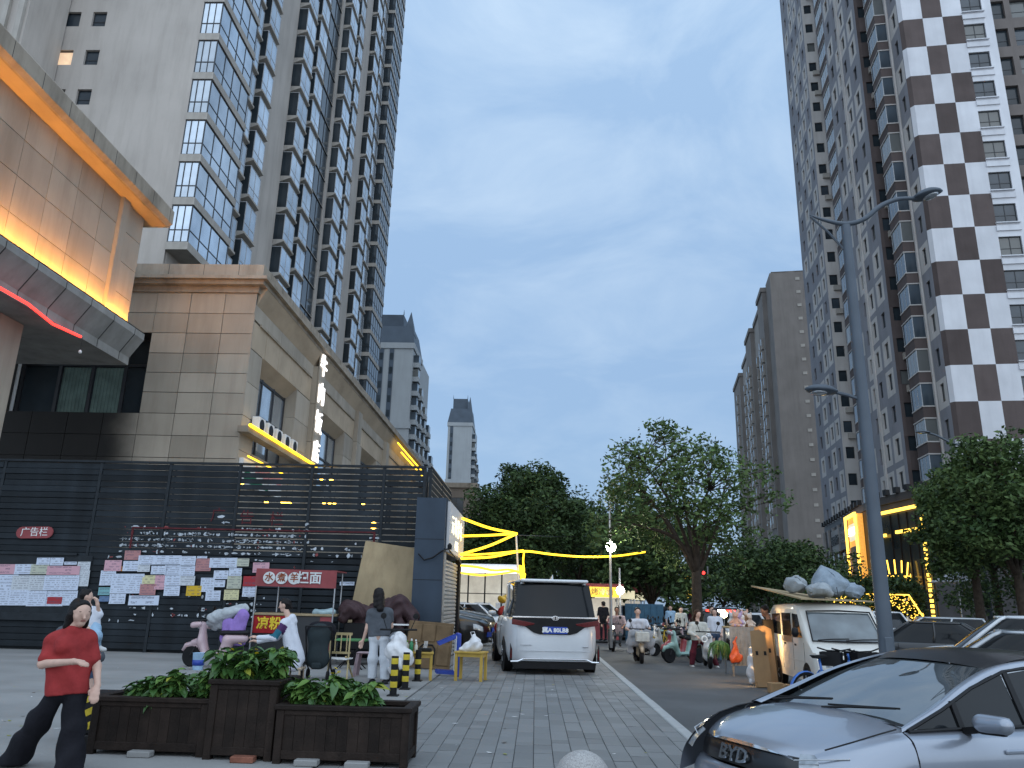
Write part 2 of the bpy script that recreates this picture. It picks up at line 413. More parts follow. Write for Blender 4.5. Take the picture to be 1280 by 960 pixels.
# ================================================================== FENCE
FY, FZ = 21.5, 5.08
fence = thing('slat_fence', 'tall dark fence of horizontal slats pasted with paper notices', 'fence', (-10, FY, 0))
fx0, fx1 = -24.0, -3.15
posts = [-24, -21, -18, -15.2, -12.4, -10.4, -8.4, -6.35, -4.3, -3.15]
pitch = .166; nsl = 30
for i in range(len(posts)-1):
    a, b = posts[i], posts[i+1]
    me = MB().cbox(a+.045, b-.045, -.02, .02, 0, .158 if b < -8 else .138, .006).mesh('slat', M['fence'])
    for j in range(nsl):
        link('slat', me, fence, (10+rnd.uniform(-.004, .004), rnd.uniform(-.006, .006), .08+j*pitch), (rnd.uniform(-.06, .02), 0, rnd.uniform(-.0015, .0015)))
pm_ = MB().box(-.04, .04, -.03, .055, 0, FZ).mesh('post', M['fencepost'])
for x in posts: link('post', pm_, fence, (x+10, .006, 0))
MB().box(fx0+10, fx1+10.03, -.05, .07, FZ+.002, FZ+.06).build('top_rail', M['fencepost'], fence)
MB().box(fx0+10, -12.5+10, .14, .16, 0, 5).build('shade_sheet', M['fencepost'], fence)  # added dark sheets, here and below, standing in for the shade behind the slats
MB().box(-12.46+10, fx1+9.9, .14, .16, 0, 2.6).build('shade_sheet', M['fencepost'], fence)
# the return of the fence round the corner
ret = thing('slat_fence', 'short return of pale edged slats behind the guard booth', 'fence', (-3.0, FY+.1, 0))
me = MB().box(-.02, .02, .05, 5.2, 0, .11).mesh('slat', M['fence']); me2 = MB().box(.021, .03, .05, 5.2, .1, .118).mesh('slat_edge', M['slab'])
for j in range(22, 31):
    o = link('slat', me, ret, (0, 0, .08+j*pitch)); link('slat_edge', me2, o)
for y in (0, 2.6, 5.2): MB().box(-.04, .04, y-.03, y+.03, 0, FZ).build('post', M['fencepost'], ret)

# ---- paper notices pasted on the fence (each sheet is its own piece)
def textpaper(name, col, ink=(.08, .08, .12), lines=9, seed=0, wash=.0):
    m = bpy.data.materials.new(name); m.use_nodes = True; t = m.node_tree; p = t.nodes['Principled BSDF']; p.inputs['Roughness'].default_value = .8
    tc = t.nodes.new('ShaderNodeTexCoord'); mp = t.nodes.new('ShaderNodeMapping'); mp.inputs['Location'].default_value = (seed*.37, 0, seed*.11)
    t.links.new(tc.outputs['Generated'], mp.inputs[0])
    sp = t.nodes.new('ShaderNodeSeparateXYZ'); t.links.new(tc.outputs['Generated'], sp.inputs[0])
    def math_(op, a, b=None):
        n = t.nodes.new('ShaderNodeMath'); n.operation = op
        for i, q in enumerate((a, b)):
            if q is None: continue
            if isinstance(q, (int, float)): n.inputs[i].default_value = q
            else: t.links.new(q, n.inputs[i])
        return n.outputs[0]
    row = math_('MULTIPLY', sp.outputs['Z'], lines)
    fr = math_('FRACT', row); ln = math_('MULTIPLY', math_('GREATER_THAN', fr, .35), math_('LESS_THAN', fr, .85))
    cx = math_('MULTIPLY', sp.outputs['X'], lines*1.8); cmb = t.nodes.new('ShaderNodeCombineXYZ')
    t.links.new(math_('FLOOR', cx), cmb.inputs[0]); t.links.new(math_('FLOOR', row), cmb.inputs[2]); cmb.inputs[1].default_value = seed
    wn_ = t.nodes.new('ShaderNodeTexWhiteNoise'); t.links.new(cmb.outputs[0], wn_.inputs['Vector'])
    n3 = t.nodes.new('ShaderNodeTexNoise'); n3.inputs['Scale'].default_value = lines*5; t.links.new(mp.outputs[0], n3.inputs['Vector'])
    ink_ = math_('MULTIPLY', math_('GREATER_THAN', wn_.outputs['Value'], .3), math_('GREATER_THAN', n3.outputs['Fac'], .46))
    mg = math_('MULTIPLY', math_('MULTIPLY', math_('GREATER_THAN', sp.outputs['X'], .08), math_('LESS_THAN', sp.outputs['X'], .92)), math_('MULTIPLY', math_('GREATER_THAN', sp.outputs['Z'], .07), math_('LESS_THAN', sp.outputs['Z'], .95)))
    f = math_('MULTIPLY', math_('MULTIPLY', ln, ink_), mg); f = math_('MULTIPLY', f, .55)
    n = t.nodes.new('ShaderNodeTexNoise'); n.inputs['Scale'].default_value = 2.5; t.links.new(mp.outputs[0], n.inputs['Vector'])
    r = t.nodes.new('ShaderNodeValToRGB'); t.links.new(n.outputs['Fac'], r.inputs[0])
    r.color_ramp.elements[0].color = (*[c*.86 for c in col], 1); r.color_ramp.elements[1].color = (*col, 1)
    x = t.nodes.new('ShaderNodeMix'); x.data_type = 'RGBA'; t.links.new(f, x.inputs[0]); t.links.new(r.outputs[0], x.inputs[6]); x.inputs[7].default_value = (*ink, 1)
    t.links.new(x.outputs[2], p.inputs['Base Color']); return m
PAP = {}
def paper_mat(c, lines):
    cols = dict(w=(.60, .67, .80), g=(.58, .62, .66), p=(.62, .36, .42), y=(.66, .62, .36), Y=(.66, .43, .03), r=(.38, .03, .04), c=(.2, .42, .45), b=(.12, .2, .35), o=(.6, .25, .05), k=(.5, .52, .42), d=(.45, .22, .22))
    k = (c, lines)
    if k not in PAP: PAP[k] = textpaper('paper_'+'_'.join(map(str, (c, lines))).lower(), cols[c], lines=lines, seed=len(PAP)+1)
    return PAP[k]
def notice(x0, y0, x1, y1, c='w', lines=8, tilt=0, yoff=0, head=None):
    a = at(x0, y0, FY-.05-yoff); b = at(x1, y1, FY-.05-yoff)
    cx, cz = (a.x+b.x)/2, (a.z+b.z)/2; wd, ht = abs(b.x-a.x), abs(a.z-b.z)
    g = 5; mb = MB(); vs = []
    for j in range(g):
        for i in range(g):
            u, v = i/(g-1)-.5, j/(g-1)-.5
            curl = .012*max(0, abs(u)+abs(v)-.7)*2*rnd.random()
            vs.append((u*wd, -.012-curl-rnd.uniform(0, .004), v*ht))
    mb.add(vs, [(j*g+i, j*g+i+1, (j+1)*g+i+1, (j+1)*g+i) for j in range(g-1) for i in range(g-1)])
    o = mb.build('paper_notice', paper_mat(c, lines), fence, loc=(cx+10, -.05-yoff, cz), rot=(0, -.024+R(tilt), 0), smooth=True, fix=False)
    return o
bk = [0.0]
def N(*a, **k):
    bk[0] = (bk[0]+.0021) % .03
    return notice(*a, yoff=bk[0], **k)
# left board sheets
for q in [(-8,705,19,718,'p',3),(-10,718,17,756,'w',9),(-10,738,15,757,'w',6),(20,705,39,718,'w',4),(40,705,60,718,'k',4),(17,719,38,740,'g',7),(13,737,33,757,'w',7),(38,719,57,738,'g',7),(36,738,56,758,'w',7),(47,697,62,706,'w',3),(64,697,79,707,'w',3),
          (60,707,99,719,'p',3),(57,719,78,738,'w',7),(77,719,97,738,'w',7),(56,738,78,758,'w',8),(77,738,95,757,'w',7),(81,702,96,706,'w',1),(98,702,112,714,'g',5),(97,713,110,733,'g',8),(60,746,77,755,'r',2)]: N(*q)
# middle cluster
for q in [(132,700,151,714,'p',4),(157,688,175,700,'d',3),(155,701,173,714,'w',4),(174,694,192,706,'w',5),(173,706,187,715,'g',3),(193,694,226,706,'w',4),(227,695,244,707,'w',5),(190,707,207,718,'w',4),(207,706,225,719,'w',5),(226,707,243,720,'w',5),
          (127,713,143,732,'w',7),(124,734,137,744,'c',2),(125,745,136,752,'b',2),(141,717,159,742,'w',8),(138,742,156,755,'w',4),(159,717,178,742,'w',9),(179,719,195,730,'y',3),(176,730,194,744,'d',4),(195,719,207,737,'p',5),
          (207,719,225,732,'w',4),(226,720,243,732,'g',4),(206,732,224,745,'w',5),(162,744,198,757,'w',2),(147,708,155,714,'o',1),(246,698,263,714,'d',5),(263,697,296,710,'w',4),(247,695,259,698,'w',1),(297,698,311,708,'k',3),
          (268,713,285,724,'w',3),(287,710,302,720,'w',3),(269,725,281,734,'w',2),(252,722,267,740,'w',6),(285,720,301,736,'k',5),(234,732,251,745,'Y',3),(258,738,275,751,'w',4),(281,737,298,750,'y',4),(305,720,322,733,'r',2),(304,733,320,746,'w',4),(317,703,336,716,'p',3),(425,727,443,732,'w',1)]: N(*q)
# torn scraps left where notices were ripped off
sc = MB(); sr = random.Random(11)
for i in range(420):
    if i < 250: px, py = sr.uniform(150, 385), sr.gauss(676, 9)
    elif i < 340: px, py = sr.uniform(135, 480), sr.gauss(692, 9)
    else: px, py = sr.uniform(120, 330), sr.uniform(745, 775)
    j = round((at(px, py, FY).z-.08-.06)/pitch)
    p = at(px, py, FY-.035); z = .08+j*pitch+.064
    w_, h_ = abs(sr.gauss(0, .045))+.012, sr.uniform(.012, .06)
    vs = [(p.x+10+w_*math.cos(t)*sr.uniform(.6, 1.2), -.03, z+h_*math.sin(t)*sr.uniform(.2, 1.3)+sr.uniform(-.012, .012)) for t in np.linspace(0, 2*math.pi, 7)[:-1]]
    sc.add(vs, [tuple(range(6))], 1 if sr.random() < .12 else 0)
M['scrap'] = pm('torn_paper_scrap', (.42, .46, .5), .85, var=.35, scale=9); M['scrapred'] = pm('torn_red_scrap', (.25, .07, .07), .85, var=.3)
tag(sc.build('torn_scraps', [M['scrap'], M['scrapred']], fence, fix=False), kind='stuff')

def text_mesh(s, size, mat, ext=.01, name='lettering', align='CENTER', bold=0):
    c = bpy.data.curves.new('t', 'FONT'); c.body = s; c.size = size; c.extrude = ext; c.align_x = align; c.align_y = 'CENTER'; c.resolution_u = 2; c.offset = bold
    o = bpy.data.objects.new('t', c); COL.objects.link(o)
    dg = bpy.context.evaluated_depsgraph_get(); me = bpy.data.meshes.new_from_object(o.evaluated_get(dg))
    bpy.data.objects.remove(o); me.materials.clear(); me.materials.append(mat); me.name = name; return me
FRONT = (R(90), 0, 0)
M['signred'] = weather(pm('faded_red_board', (.28, .07, .075), .6, var=.15, scale=3), amt=.4)
M['redpaint'] = pm('faded_red_letter_paint', (.095, .02, .024), .7, var=.3, scale=12)
# red notice-board plate reading 广告栏 on the left
p0 = at(43, 665.5, FY-.09)
pl = [(math.cos(a)*.16+sx*.36, math.sin(a)*.16+.0) for sx, a0 in ((1, -90), (-1, 90)) for a in [R(a0+t*30) for t in range(7)]]
brd = MB().prism([(x, z) for x, z in pl], 'y', -.02, .02).build('board_plate', M['signred'], fence, loc=(p0.x+10, -.07, p0.z), rot=(0, -.03, 0))
link('lettering', text_mesh('广告栏', .26, M['white'], .004), brd, (0, -.026, -.0), FRONT)
# painted letters 广告栏 and the red painted frame across the middle
for ch, px, py in (('广', 273, 645), ('告', 309, 648), ('栏', 346, 650)):
    p = at(px, py, FY); link('lettering', text_mesh(ch, .42, M['redpaint'], .003), fence, (p.x+10, -.037, p.z), (R(90), 0, 0))
fr = MB(); a = at(166, 658, FY); b = at(470, 662, FY)
fr.box(a.x+10, b.x+10, -.034, -.03, a.z-.05, a.z-.01); fr.box(a.x+10, a.x+10.06, -.036, -.031, a.z-.6, a.z-.052); fr.box(b.x+9.94, b.x+10, -.036, -.031, a.z-.5, a.z-.052)
fr.build('painted_border', M['redpaint'], fence)
# notice-board ledge under the left sheets
a = at(0, 762, FY); MB().box(-14.5+1, a.x+12.2, -.14, -.045, a.z-.25, a.z-.05).build('board_ledge', M['fencepost'], fence)
a = at(0, 697, FY); MB().box(-13.5, a.x+12.2, -.10, -.045, a.z+.1, a.z+.16).build('board_ledge', M['fencepost'], fence)
MB().box(-13.5, 10+at(112, 700, FY).x+.1, -.042, -.036, at(0, 762, FY).z-.05, a.z+.1).build('board_back', M['fencepost'], fence)
# amber lamps of the courtyard seen through the slats
for i, (px, py, r) in enumerate([(301, 603, .11), (333, 626, .08), (357, 628, .15), (364, 632, .08), (390, 595, .06), (402, 598, .06), (406, 603, .06), (414, 601, .07), (421, 603, .05), (395, 588, .06), (467, 657, .11), (405, 629, .05), (412, 629, .05), (418, 629, .05), (454, 630, .05)]):
    p = at(px, py, FY+1.6)
    o = MB().lathe([(.001, -r), (r*.7, -r*.7), (r, 0), (r*.7, r*.7), (.001, r)], 10).build('hanging_bulb', M['amber'], loc=p, smooth=True)
    MB().tube([(0, 0, r*.9), (0, 0, 5.2-p.z)], .006, 4).build('cord', M['black'], o)
    tag(o, 'amber bulb glowing behind the slats of the dark fence', 'bulb', 'amber bulbs behind the fence')
wr = MB()
for py in (5.2,): wr.tube([(-11, FY+1.6, 5.2), (-3.3, FY+1.6, 5.2)], .012, 5)
tag(wr.build('cable', M['black']), 'thin black cable carrying amber bulbs behind the fence', 'cable')
for x in (-11, -3.3): tag(MB().cyl((x, FY+1.6, 0), .03, 5.25, 8).build('cable_pole', M['fencepost']), 'thin dark pole holding the bulb cable behind the '+('notice board stretch of fence' if x < -5 else 'fence corner next to the booth'), 'pole', 'bulb cable poles')

# ================================================================== PODIUM (beige stone hall with street front)
PX, PY0, PY1, PZ = -13.5, 34.0, 88.0, 16.8
pod = thing('stone_hall', 'beige stone clad hall with tan cornice and recessed street windows', 'building', (-25, PY0, 0))
ox, oy = 25, -PY0
def pb(name, m): 
    return lambda mb, **k: mb.build(name, m, pod, **k)
def W(x, y, z=0): return (x+ox, y+oy, z)
class PB(MB):
    def wbox(s, x0, x1, y0, y1, z0, z1, mi=0): return s.box(x0+ox, x1+ox, y0+oy, y1+oy, z0, z1, mi)
core = PB(); 
# end wall: core with an opening for the recessed window
wx0, wx1, wz0, wz1 = -25.0, -18.3, 9.5, 13.4
core.wbox(-48, PX-1.0, PY0+1.3, PY1, 0, PZ-.3)
core.wbox(-48, wx0, PY0+.06, PY0+1.299, 0, PZ-.3); core.wbox(wx1, PX-.06, PY0+.06, PY0+1.299, 0, PZ-.3)
core.wbox(wx0, wx1, PY0+.06, PY0+1.3, 0, wz0); core.wbox(wx0, wx1, PY0+.06, PY0+1.3, wz1, PZ-.3)
bays = [(34.0, 44.0), (45.2, 55.2), (56.4, 66.4), (67.6, 77.6), (78.8, 87.6)]
for bi, (b0, b1) in enumerate(bays):
    w0, w1 = b0+1.6, b1-2.6; s0 = PY0+1.301 if bi == 0 else b0-1.2
    core.wbox(PX-.999, PX-.06, s0, w0, 0, PZ-.3); core.wbox(PX-.999, PX-.06, w1, b1 if bi < 4 else PY1, 0, PZ-.3)
    core.wbox(PX-.999, PX-.06, w0+.001, w1-.001, 0, 7.9); core.wbox(PX-.999, PX-.06, w0+.001, w1-.001, 12.75, PZ-.3)
core.build('wall', M['joint'], pod)
# stone panels of the end wall; the ones under the dark window go near-black towards the left
def darken_left(m):
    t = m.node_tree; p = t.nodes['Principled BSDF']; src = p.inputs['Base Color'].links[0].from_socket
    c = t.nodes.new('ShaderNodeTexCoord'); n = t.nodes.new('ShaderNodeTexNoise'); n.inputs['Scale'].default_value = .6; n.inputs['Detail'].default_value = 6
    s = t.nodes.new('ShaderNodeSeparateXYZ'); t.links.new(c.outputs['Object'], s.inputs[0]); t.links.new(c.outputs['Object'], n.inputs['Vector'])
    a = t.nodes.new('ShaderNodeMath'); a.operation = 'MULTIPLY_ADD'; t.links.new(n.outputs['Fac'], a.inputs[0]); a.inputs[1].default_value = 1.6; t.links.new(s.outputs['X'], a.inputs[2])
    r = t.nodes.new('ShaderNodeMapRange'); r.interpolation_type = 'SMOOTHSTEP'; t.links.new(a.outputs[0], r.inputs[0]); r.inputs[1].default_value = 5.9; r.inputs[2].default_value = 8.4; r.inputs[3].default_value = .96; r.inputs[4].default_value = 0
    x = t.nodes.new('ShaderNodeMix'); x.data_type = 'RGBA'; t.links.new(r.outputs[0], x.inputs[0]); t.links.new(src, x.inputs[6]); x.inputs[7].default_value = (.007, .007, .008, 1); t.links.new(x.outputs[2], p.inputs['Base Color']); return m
M['tiledark'] = darken_left(vary(weather(pm('left_darkened_stone_panel', (.40, .35, .285), .6, var=.1, scale=.5, bump=.1, bscale=20), amt=.4), .88, 1.1))
zr = [wz0-1.03*i for i in range(6, 0, -1)]; zr = [3.3, 4.35, 5.38, 6.42, 7.45, 8.47, 9.5, 10.5, 11.45, 12.4, 13.4, 14.4, 15.45]
xr = [-26.6, -25.0, -23.3, -21.6, -19.95, -18.3, -16.65, -15.0, PX]
for i in range(len(xr)-1):
    for j in range(len(zr)-1):
        x0, x1, z0, z1 = xr[i], xr[i+1], zr[j], zr[j+1]
        if x0 >= wx0-.1 and x1 <= wx1+.1 and z0 >= wz0-.1 and z1 <= wz1+.1: continue
        PB().wbox(x0+.014, x1-(.014 if i < len(xr)-2 else 0), PY0+rnd.uniform(-.006, .006), PY0+.08, z0+.014, z1-.014).build('panel', M['tiledark'] if (z1 < wz0+.1 and x0 < -17) else (M['tile'] if rnd.random() < .8 else M['tileb']), pod)
# pilaster strip at the corner, frieze
# recessed dark window
wf = PB(); wy = PY0+1.1
for x in (-24.9, -23.1, -19.9, -18.5): wf.wbox(x, x+.16, wy-.1, wy, wz0, wz1)
for z in (wz0, 12.0, wz1-.1): wf.wbox(wx0, wx1, wy-.09, wy-.003, z, z+.14)
wf.wbox(-21.5, -21.35, wy-.08, wy-.002, wz0, 12)
wfo = wf.build('window', M['bframe'], pod); PB().wbox(wx0, wx1, wy, wy+.04, wz0, wz1).build('pane', M['glassd'], wfo)
M['curtain'] = pm('pale_green_blind', (.12, .17, .15), .8, var=.2, scale=2)
for xa, xb in ((-22.9, -21.55), (-21.3, -19.95)):
    cu_ = PB(); nn = 16
    for q in range(nn): cu_.wbox(xa+(xb-xa)*q/nn, xa+(xb-xa)*(q+.94)/nn, wy-.004-.02*(q % 2), wy-.001, wz0+.15, 11.95)
    cu_.build('curtain', M['curtain'], wfo)
PB().wbox(-25.3, -24.95, wy-.3, wy-.12, wz0, 12.3).build('downpipe', M['white'], pod)
# cornice (stepped) round end and street face
co = PB()
for k_, (o_, z0, z1) in enumerate(((.10, 15.45, 15.75), (.42, 15.752, 15.95), (.62, 15.952, 16.12), (.30, 16.122, 16.8))):
    co.wbox(-30, PX+o_, PY0-o_, PY0+1.29, z0, z1, 0); co.wbox(PX-1.2, PX+o_, PY0+1.292, PY1+.1, z0, z1, 0)
co.build('cornice', M['cornice'], pod)
jc = PB()
for i in range(9): jc.wbox(-28+i*1.7, -28+i*1.7+.02, PY0-.305, PY0-.295, 16.13, 16.8)
for i in range(30): jc.wbox(PX+.296, PX+.304, PY0+.8+i*1.75, PY0+.82+i*1.75, 16.13, 16.8)
jc.build('cornice_joints', M['joint'], pod)
# sloping tan soffit under the street cornice
so_ = MB(); so_.add([W(PX-.02, PY0+.2, 14.9), W(PX+.40, PY0+.2, 15.75), W(PX-.02, PY0+.2, 15.75), W(PX-.02, PY1, 14.9), W(PX+.40, PY1, 15.75), W(PX-.02, PY1, 15.75)], [(0, 1, 2), (3, 5, 4), (0, 3, 4, 1), (1, 4, 5, 2), (2, 5, 3, 0)])
so_.build('cove', M['stonewarm'], pod)
# street face: piers, panels, recessed windows with a sloping head
def panel_st(y0, y1, z0, z1, d=0, m='tile'):
    PB().wbox(PX-.09, PX+d+rnd.uniform(-.004, .004), y0+.012, y1-.012, z0+.012, z1-.012).build('panel', M[m], pod)
bays = [(34.0, 44.0), (45.2, 55.2), (56.4, 66.4), (67.6, 77.6), (78.8, 87.6)]
for bi, (b0, b1) in enumerate(bays):
    w0, w1 = b0+1.6, b1-2.6
    if bi: 
        for z0, z1 in ((2, 5), (5, 8), (8, 10.3), (10.3, 12.6), (12.6, 14.9)): panel_st(b0-1.2, b0, z0, z1, .28, 'tileb')
    n = 5
    for q in range(n):
        y0, y1 = b0+(b1-b0)*q/n, b0+(b1-b0)*(q+1)/n
        panel_st(y0, y1, 14.15, 14.9); panel_st(y0, y1, 12.75, 14.1, -.03, 'stonewarm')
    MB().box(PX+ox-.03, PX+ox+.06, b0+oy+.9, b1+oy-.6, 14.08, 14.2).build('groove_trim', M['cornice'], pod)
    for z0, z1 in ((2, 4), (4, 6), (6, 7.9)):
        for q in range(n): panel_st(b0+(b1-b0)*q/n, b0+(b1-b0)*(q+1)/n, z0, z1)
    for z0, z1 in ((7.9, 9.5), (9.5, 11.1), (11.1, 12.7)):
        panel_st(b0, w0, z0, z1); panel_st(w1, b1, z0, z1)
    wd_ = PX-.72
    for (ya, yb) in ((w0, w0+.05), (w1-.05, w1)):
        for z0, z1 in ((7.9, 9.5), (9.512, 11.1), (11.112, 12.74)): PB().wbox(PX-.95, PX-.005, ya, yb, z0, z1).build('jamb_panel', M['tileb'], pod)
    PB().wbox(PX-.95, PX+.02, w0+.051, w1-.051, 7.86, 7.97).build('window_sill', M['cornice'], pod)
    fr_ = PB()
    for y in (w0+.06, (w0+w1)/2-.9, (w0+w1)/2+.9, w1-.2): fr_.wbox(wd_, wd_+.12, y, y+.14, 7.98, 12.2)
    for z in (7.985, 10.2, 12.02): fr_.wbox(wd_+.004, wd_+.114, w0+.07, w1-.07, z, z+.12)
    fo = fr_.build('window', M['bframe'], pod); PB().wbox(wd_-.02, wd_+.05, w0+.055, w1-.055, 7.98, 12.2).build('pane', M['glassr'] if bi < 2 else M['glass'], fo)
    hd = PB(); hd.add([W(PX-.75, w0+.052, 12.05), W(PX-.01, w0+.052, 12.74), W(PX-.75, w0+.052, 12.745), W(PX-.75, w1-.052, 12.05), W(PX-.01, w1-.052, 12.74), W(PX-.75, w1-.052, 12.745)], [(0, 1, 2), (3, 5, 4), (0, 3, 4, 1), (1, 4, 5, 2), (2, 5, 3, 0)])
    hd.build('window_head', M['stonewarm'], pod)
PB().wbox(PX-.1, PX-.01, 33.9, PY1, 0, 2).build('plinth', M['tileb'], pod)
# ledge with golden strip light, air conditioners, shop sign
def led(name, pts, r, m, lab, parent=None, sag=0):
    o = MB().tube(pts, r, 6).build(name, M[m], parent)
    if parent is None: tag(o, lab, 'strip light')
    return o
lg = PB(); lg.wbox(PX, PX+.5, 33.6, 44.6, 8.62, 8.9); lgo = lg.build('ledge', M['cornice'], pod)
led('strip_light', [(PX+.56, 33.6, 8.93), (PX+.56, 44.6, 8.93)], .075, 'yneon', 'golden strip light along the ledge below the nearest hall window')
led('strip_light', [(PX+.40, 34.2, 7.62), (PX+.40, 40.0, 7.62)], .04, 'yneon', 'short golden strip light above the green and pink shop sign')
for i, (y0, y1, z) in enumerate(((69.0, 84.0, 15.3), (70.5, 85, 14.7))):
    led('strip_light', [(PX+.75+.1*i, y0, z), (PX+.75+.1*i, y1, z)], .07, 'yneon', ['upper', 'lower'][i]+' golden strip light under the far end of the hall cornice')
sg = thing('shop_sign', 'white shop sign with green band above the dark fence', 'shop sign', (PX+.12, 37, 6.4))
MB().box(-.1, .1, -2.8, 2.8, 0, 1.15).build('board', M['white'], sg)
M['green'] = pm('green_print', (.02, .16, .08), .5); M['pink'] = pm('pink_print', (.65, .3, .3), .5)
MB().prism([(-2.5, .1), (1.2, .1), (-2.5, .75)], 'x', .101, .106).build('print', M['green'], sg)
MB().box(.101, .106, -1.2, 2.7, .62, 1.05).build('print', M['pink'], sg)
ac = thing('air_conditioner', 'white air conditioner at the camera end of the ledge row', 'air conditioner', (PX+.28, 35.4, 8.9))
MB().cbox(-.18, .18, -.42, .42, 0, .75, .02).build('casing', M['white'], ac); MB().lathe([(.30, .0), (.30, .012), (.27, .012), (.26, .006), (.05, .006), (.04, .014), (.001, .014)], 18, c=(.181, -.05, .38), ax='x').build('fan_grille', M['black'], ac)
ends = ['second', 'third', 'fourth', 'last']
for i in range(4):
    c_ = copy_tree(ac); c_.location.y += 1.3*(i+1); c_['label'] = ends[i]+' white air conditioner along the ledge counted from the street corner'; c_['group'] = 'air conditioners on the ledge'
ac['group'] = 'air conditioners on the ledge'
c_ = copy_tree(ac); c_.location = (PX+.28, 47.5, 8.2); c_['label'] = 'white air conditioner under the second hall window past the lit sign'
# vertical lit sign
vs = thing('lit_sign', 'vertical sign of glowing white characters on the hall front', 'sign', (PX+.34, 44.65, 8.7))
MB().box(-.04, .04, -.62, .62, 0, 7.2).build('sign_frame', M['tileb'], vs)
for y in (1.2, 6): MB().beam((-.06, 0, y), (-.03, 0, y), .2, .06).build('bracket', M['black'], vs)
for i, ch in enumerate('牛肉饭店'):
    link('lettering', text_mesh(ch, 1.4, M['wneon'], .03, bold=.008), vs, (.10, 0, 6.3-i*1.75), (R(90), 0, R(90)))
# ================================================================== NEAR CANOPY BUILDING (upper left)
can = thing('canopy_building', 'beige panelled entrance canopy washed with orange light', 'building', (-16.6, 30, 0))
CX, CY = 0.0, 0.0     # local: right face x=0, far end y=0, extends to -y
MB().box(-12, -.5, -16, -.4, 12.1, 17.0).build('wall', M['joint'], can)
ys = [-15.9+1.55*i for i in range(11)]
zs_ = [11.95, 13.2, 14.5, 15.8, 17.0]
for i in range(len(ys)-1):
    for j in range(4):
        MB().box(-.52, -.44+rnd.uniform(-.004, .004), ys[i]+.012, ys[i+1]-.012, zs_[j]+.012, zs_[j+1]-.012).build('panel', M['tile'], can)
for i in range(6):
    for j in range(4): MB().box(-.52-1.9*(i+1), -.54-1.9*i, -.45, -.37, zs_[j]+.012, zs_[j+1]-.012).build('panel', M['tile'], can)
MB().box(-.44, -.28, -2.35, -1.85, 11.95, 17.0).build('pier', M['tile'], can)
# crown slab with sloped fascia
MB().prism([(-12, 17.0), (.25, 17.0), (.42, 17.15), (.42, 17.75), (.3, 17.9), (-12, 17.9)], 'y', -16, .35).build('cornice', M['cornice'], can)
MB().box(-.43, .18, -15.9, .2, 16.985, 16.998).build('soffit', M['stonewarm'], can)
fj = MB()
for i in range(11): fj.box(.415, .424, -15+i*1.5, -14.98+i*1.5, 17.15, 17.75)
fj.build('fascia_joints', M['joint'], can)
# lower canopy: sloped concrete edge
MB().prism([(-12, 10.62), (-.45, 10.62), (-.45, 10.95), (.05, 11.72), (.05, 11.98), (-12, 11.98)], 'y', -16, .2).build('canopy_slab', M['concrete'], can)
fj = MB()
for i in range(10): fj.prism([(-.456, 10.64), (-.456, 10.95), (.044, 11.72), (.056, 11.72), (.056, 11.96), (.062, 11.96), (.062, 11.70), (-.44, 10.93), (-.44, 10.64)], 'y', -15+i*1.6, -14.975+i*1.6)
fj.build('slab_joints', M['joint'], can)
MB().tube([(.0, -16, 12.02), (.0, .2, 12.02)], .03, 6).build('rail', M['black'], can)
MB().box(-3.2, -1.75, -6, -4.6, 0, 10.61).build('column', M['tile'], can)
MB().box(-7.5, -6, -6, -4.6, 0, 10.61).build('column', M['tile'], can)
tr = MB().box(-.40, -.05, -15.8, -.2, 11.985, 12.03).build('light_trough', M['bframe'], can)
M['owash'] = emi('orange_flood_strip', (1, .40, .05), 135)
for i in range(8): MB().box(-.17, -.07, -15.6+i*1.95, -13.68+i*1.95, 12.035, 12.06).build('flood_strip', M['owash'], tr)
# red led curtain line under the canopy
def atz(px, py, z):
    d = fwd*FPX + cr*(px-640) - cu*(py-480); return CAMP + d*((z-CAM_H)/d.z)
rl = MB().tube([tuple(atz(x, y, 10.5)) for x, y in ((-14, 352), (35, 380), (66, 405), (101, 421))], .05, 6).build('strip_light', M['rneon']); tag(rl, 'zigzag red strip light hanging under the canopy edge', 'strip light')
a_ = atz(101, 421, 10.5); bu = at(100, 440, a_.y)
o = MB().lathe([(.001, -.07), (.06, -.03), (.06, .03), (.02, .08)], 10).build('pendant_bulb', M['white'], loc=bu, smooth=True); tag(o, 'small white bulb dangling on a wire below the canopy', 'bulb'); MB().tube([(0, 0, .08), (0, 0, a_.z-bu.z)], .008, 4).build('cord', M['black'], o)
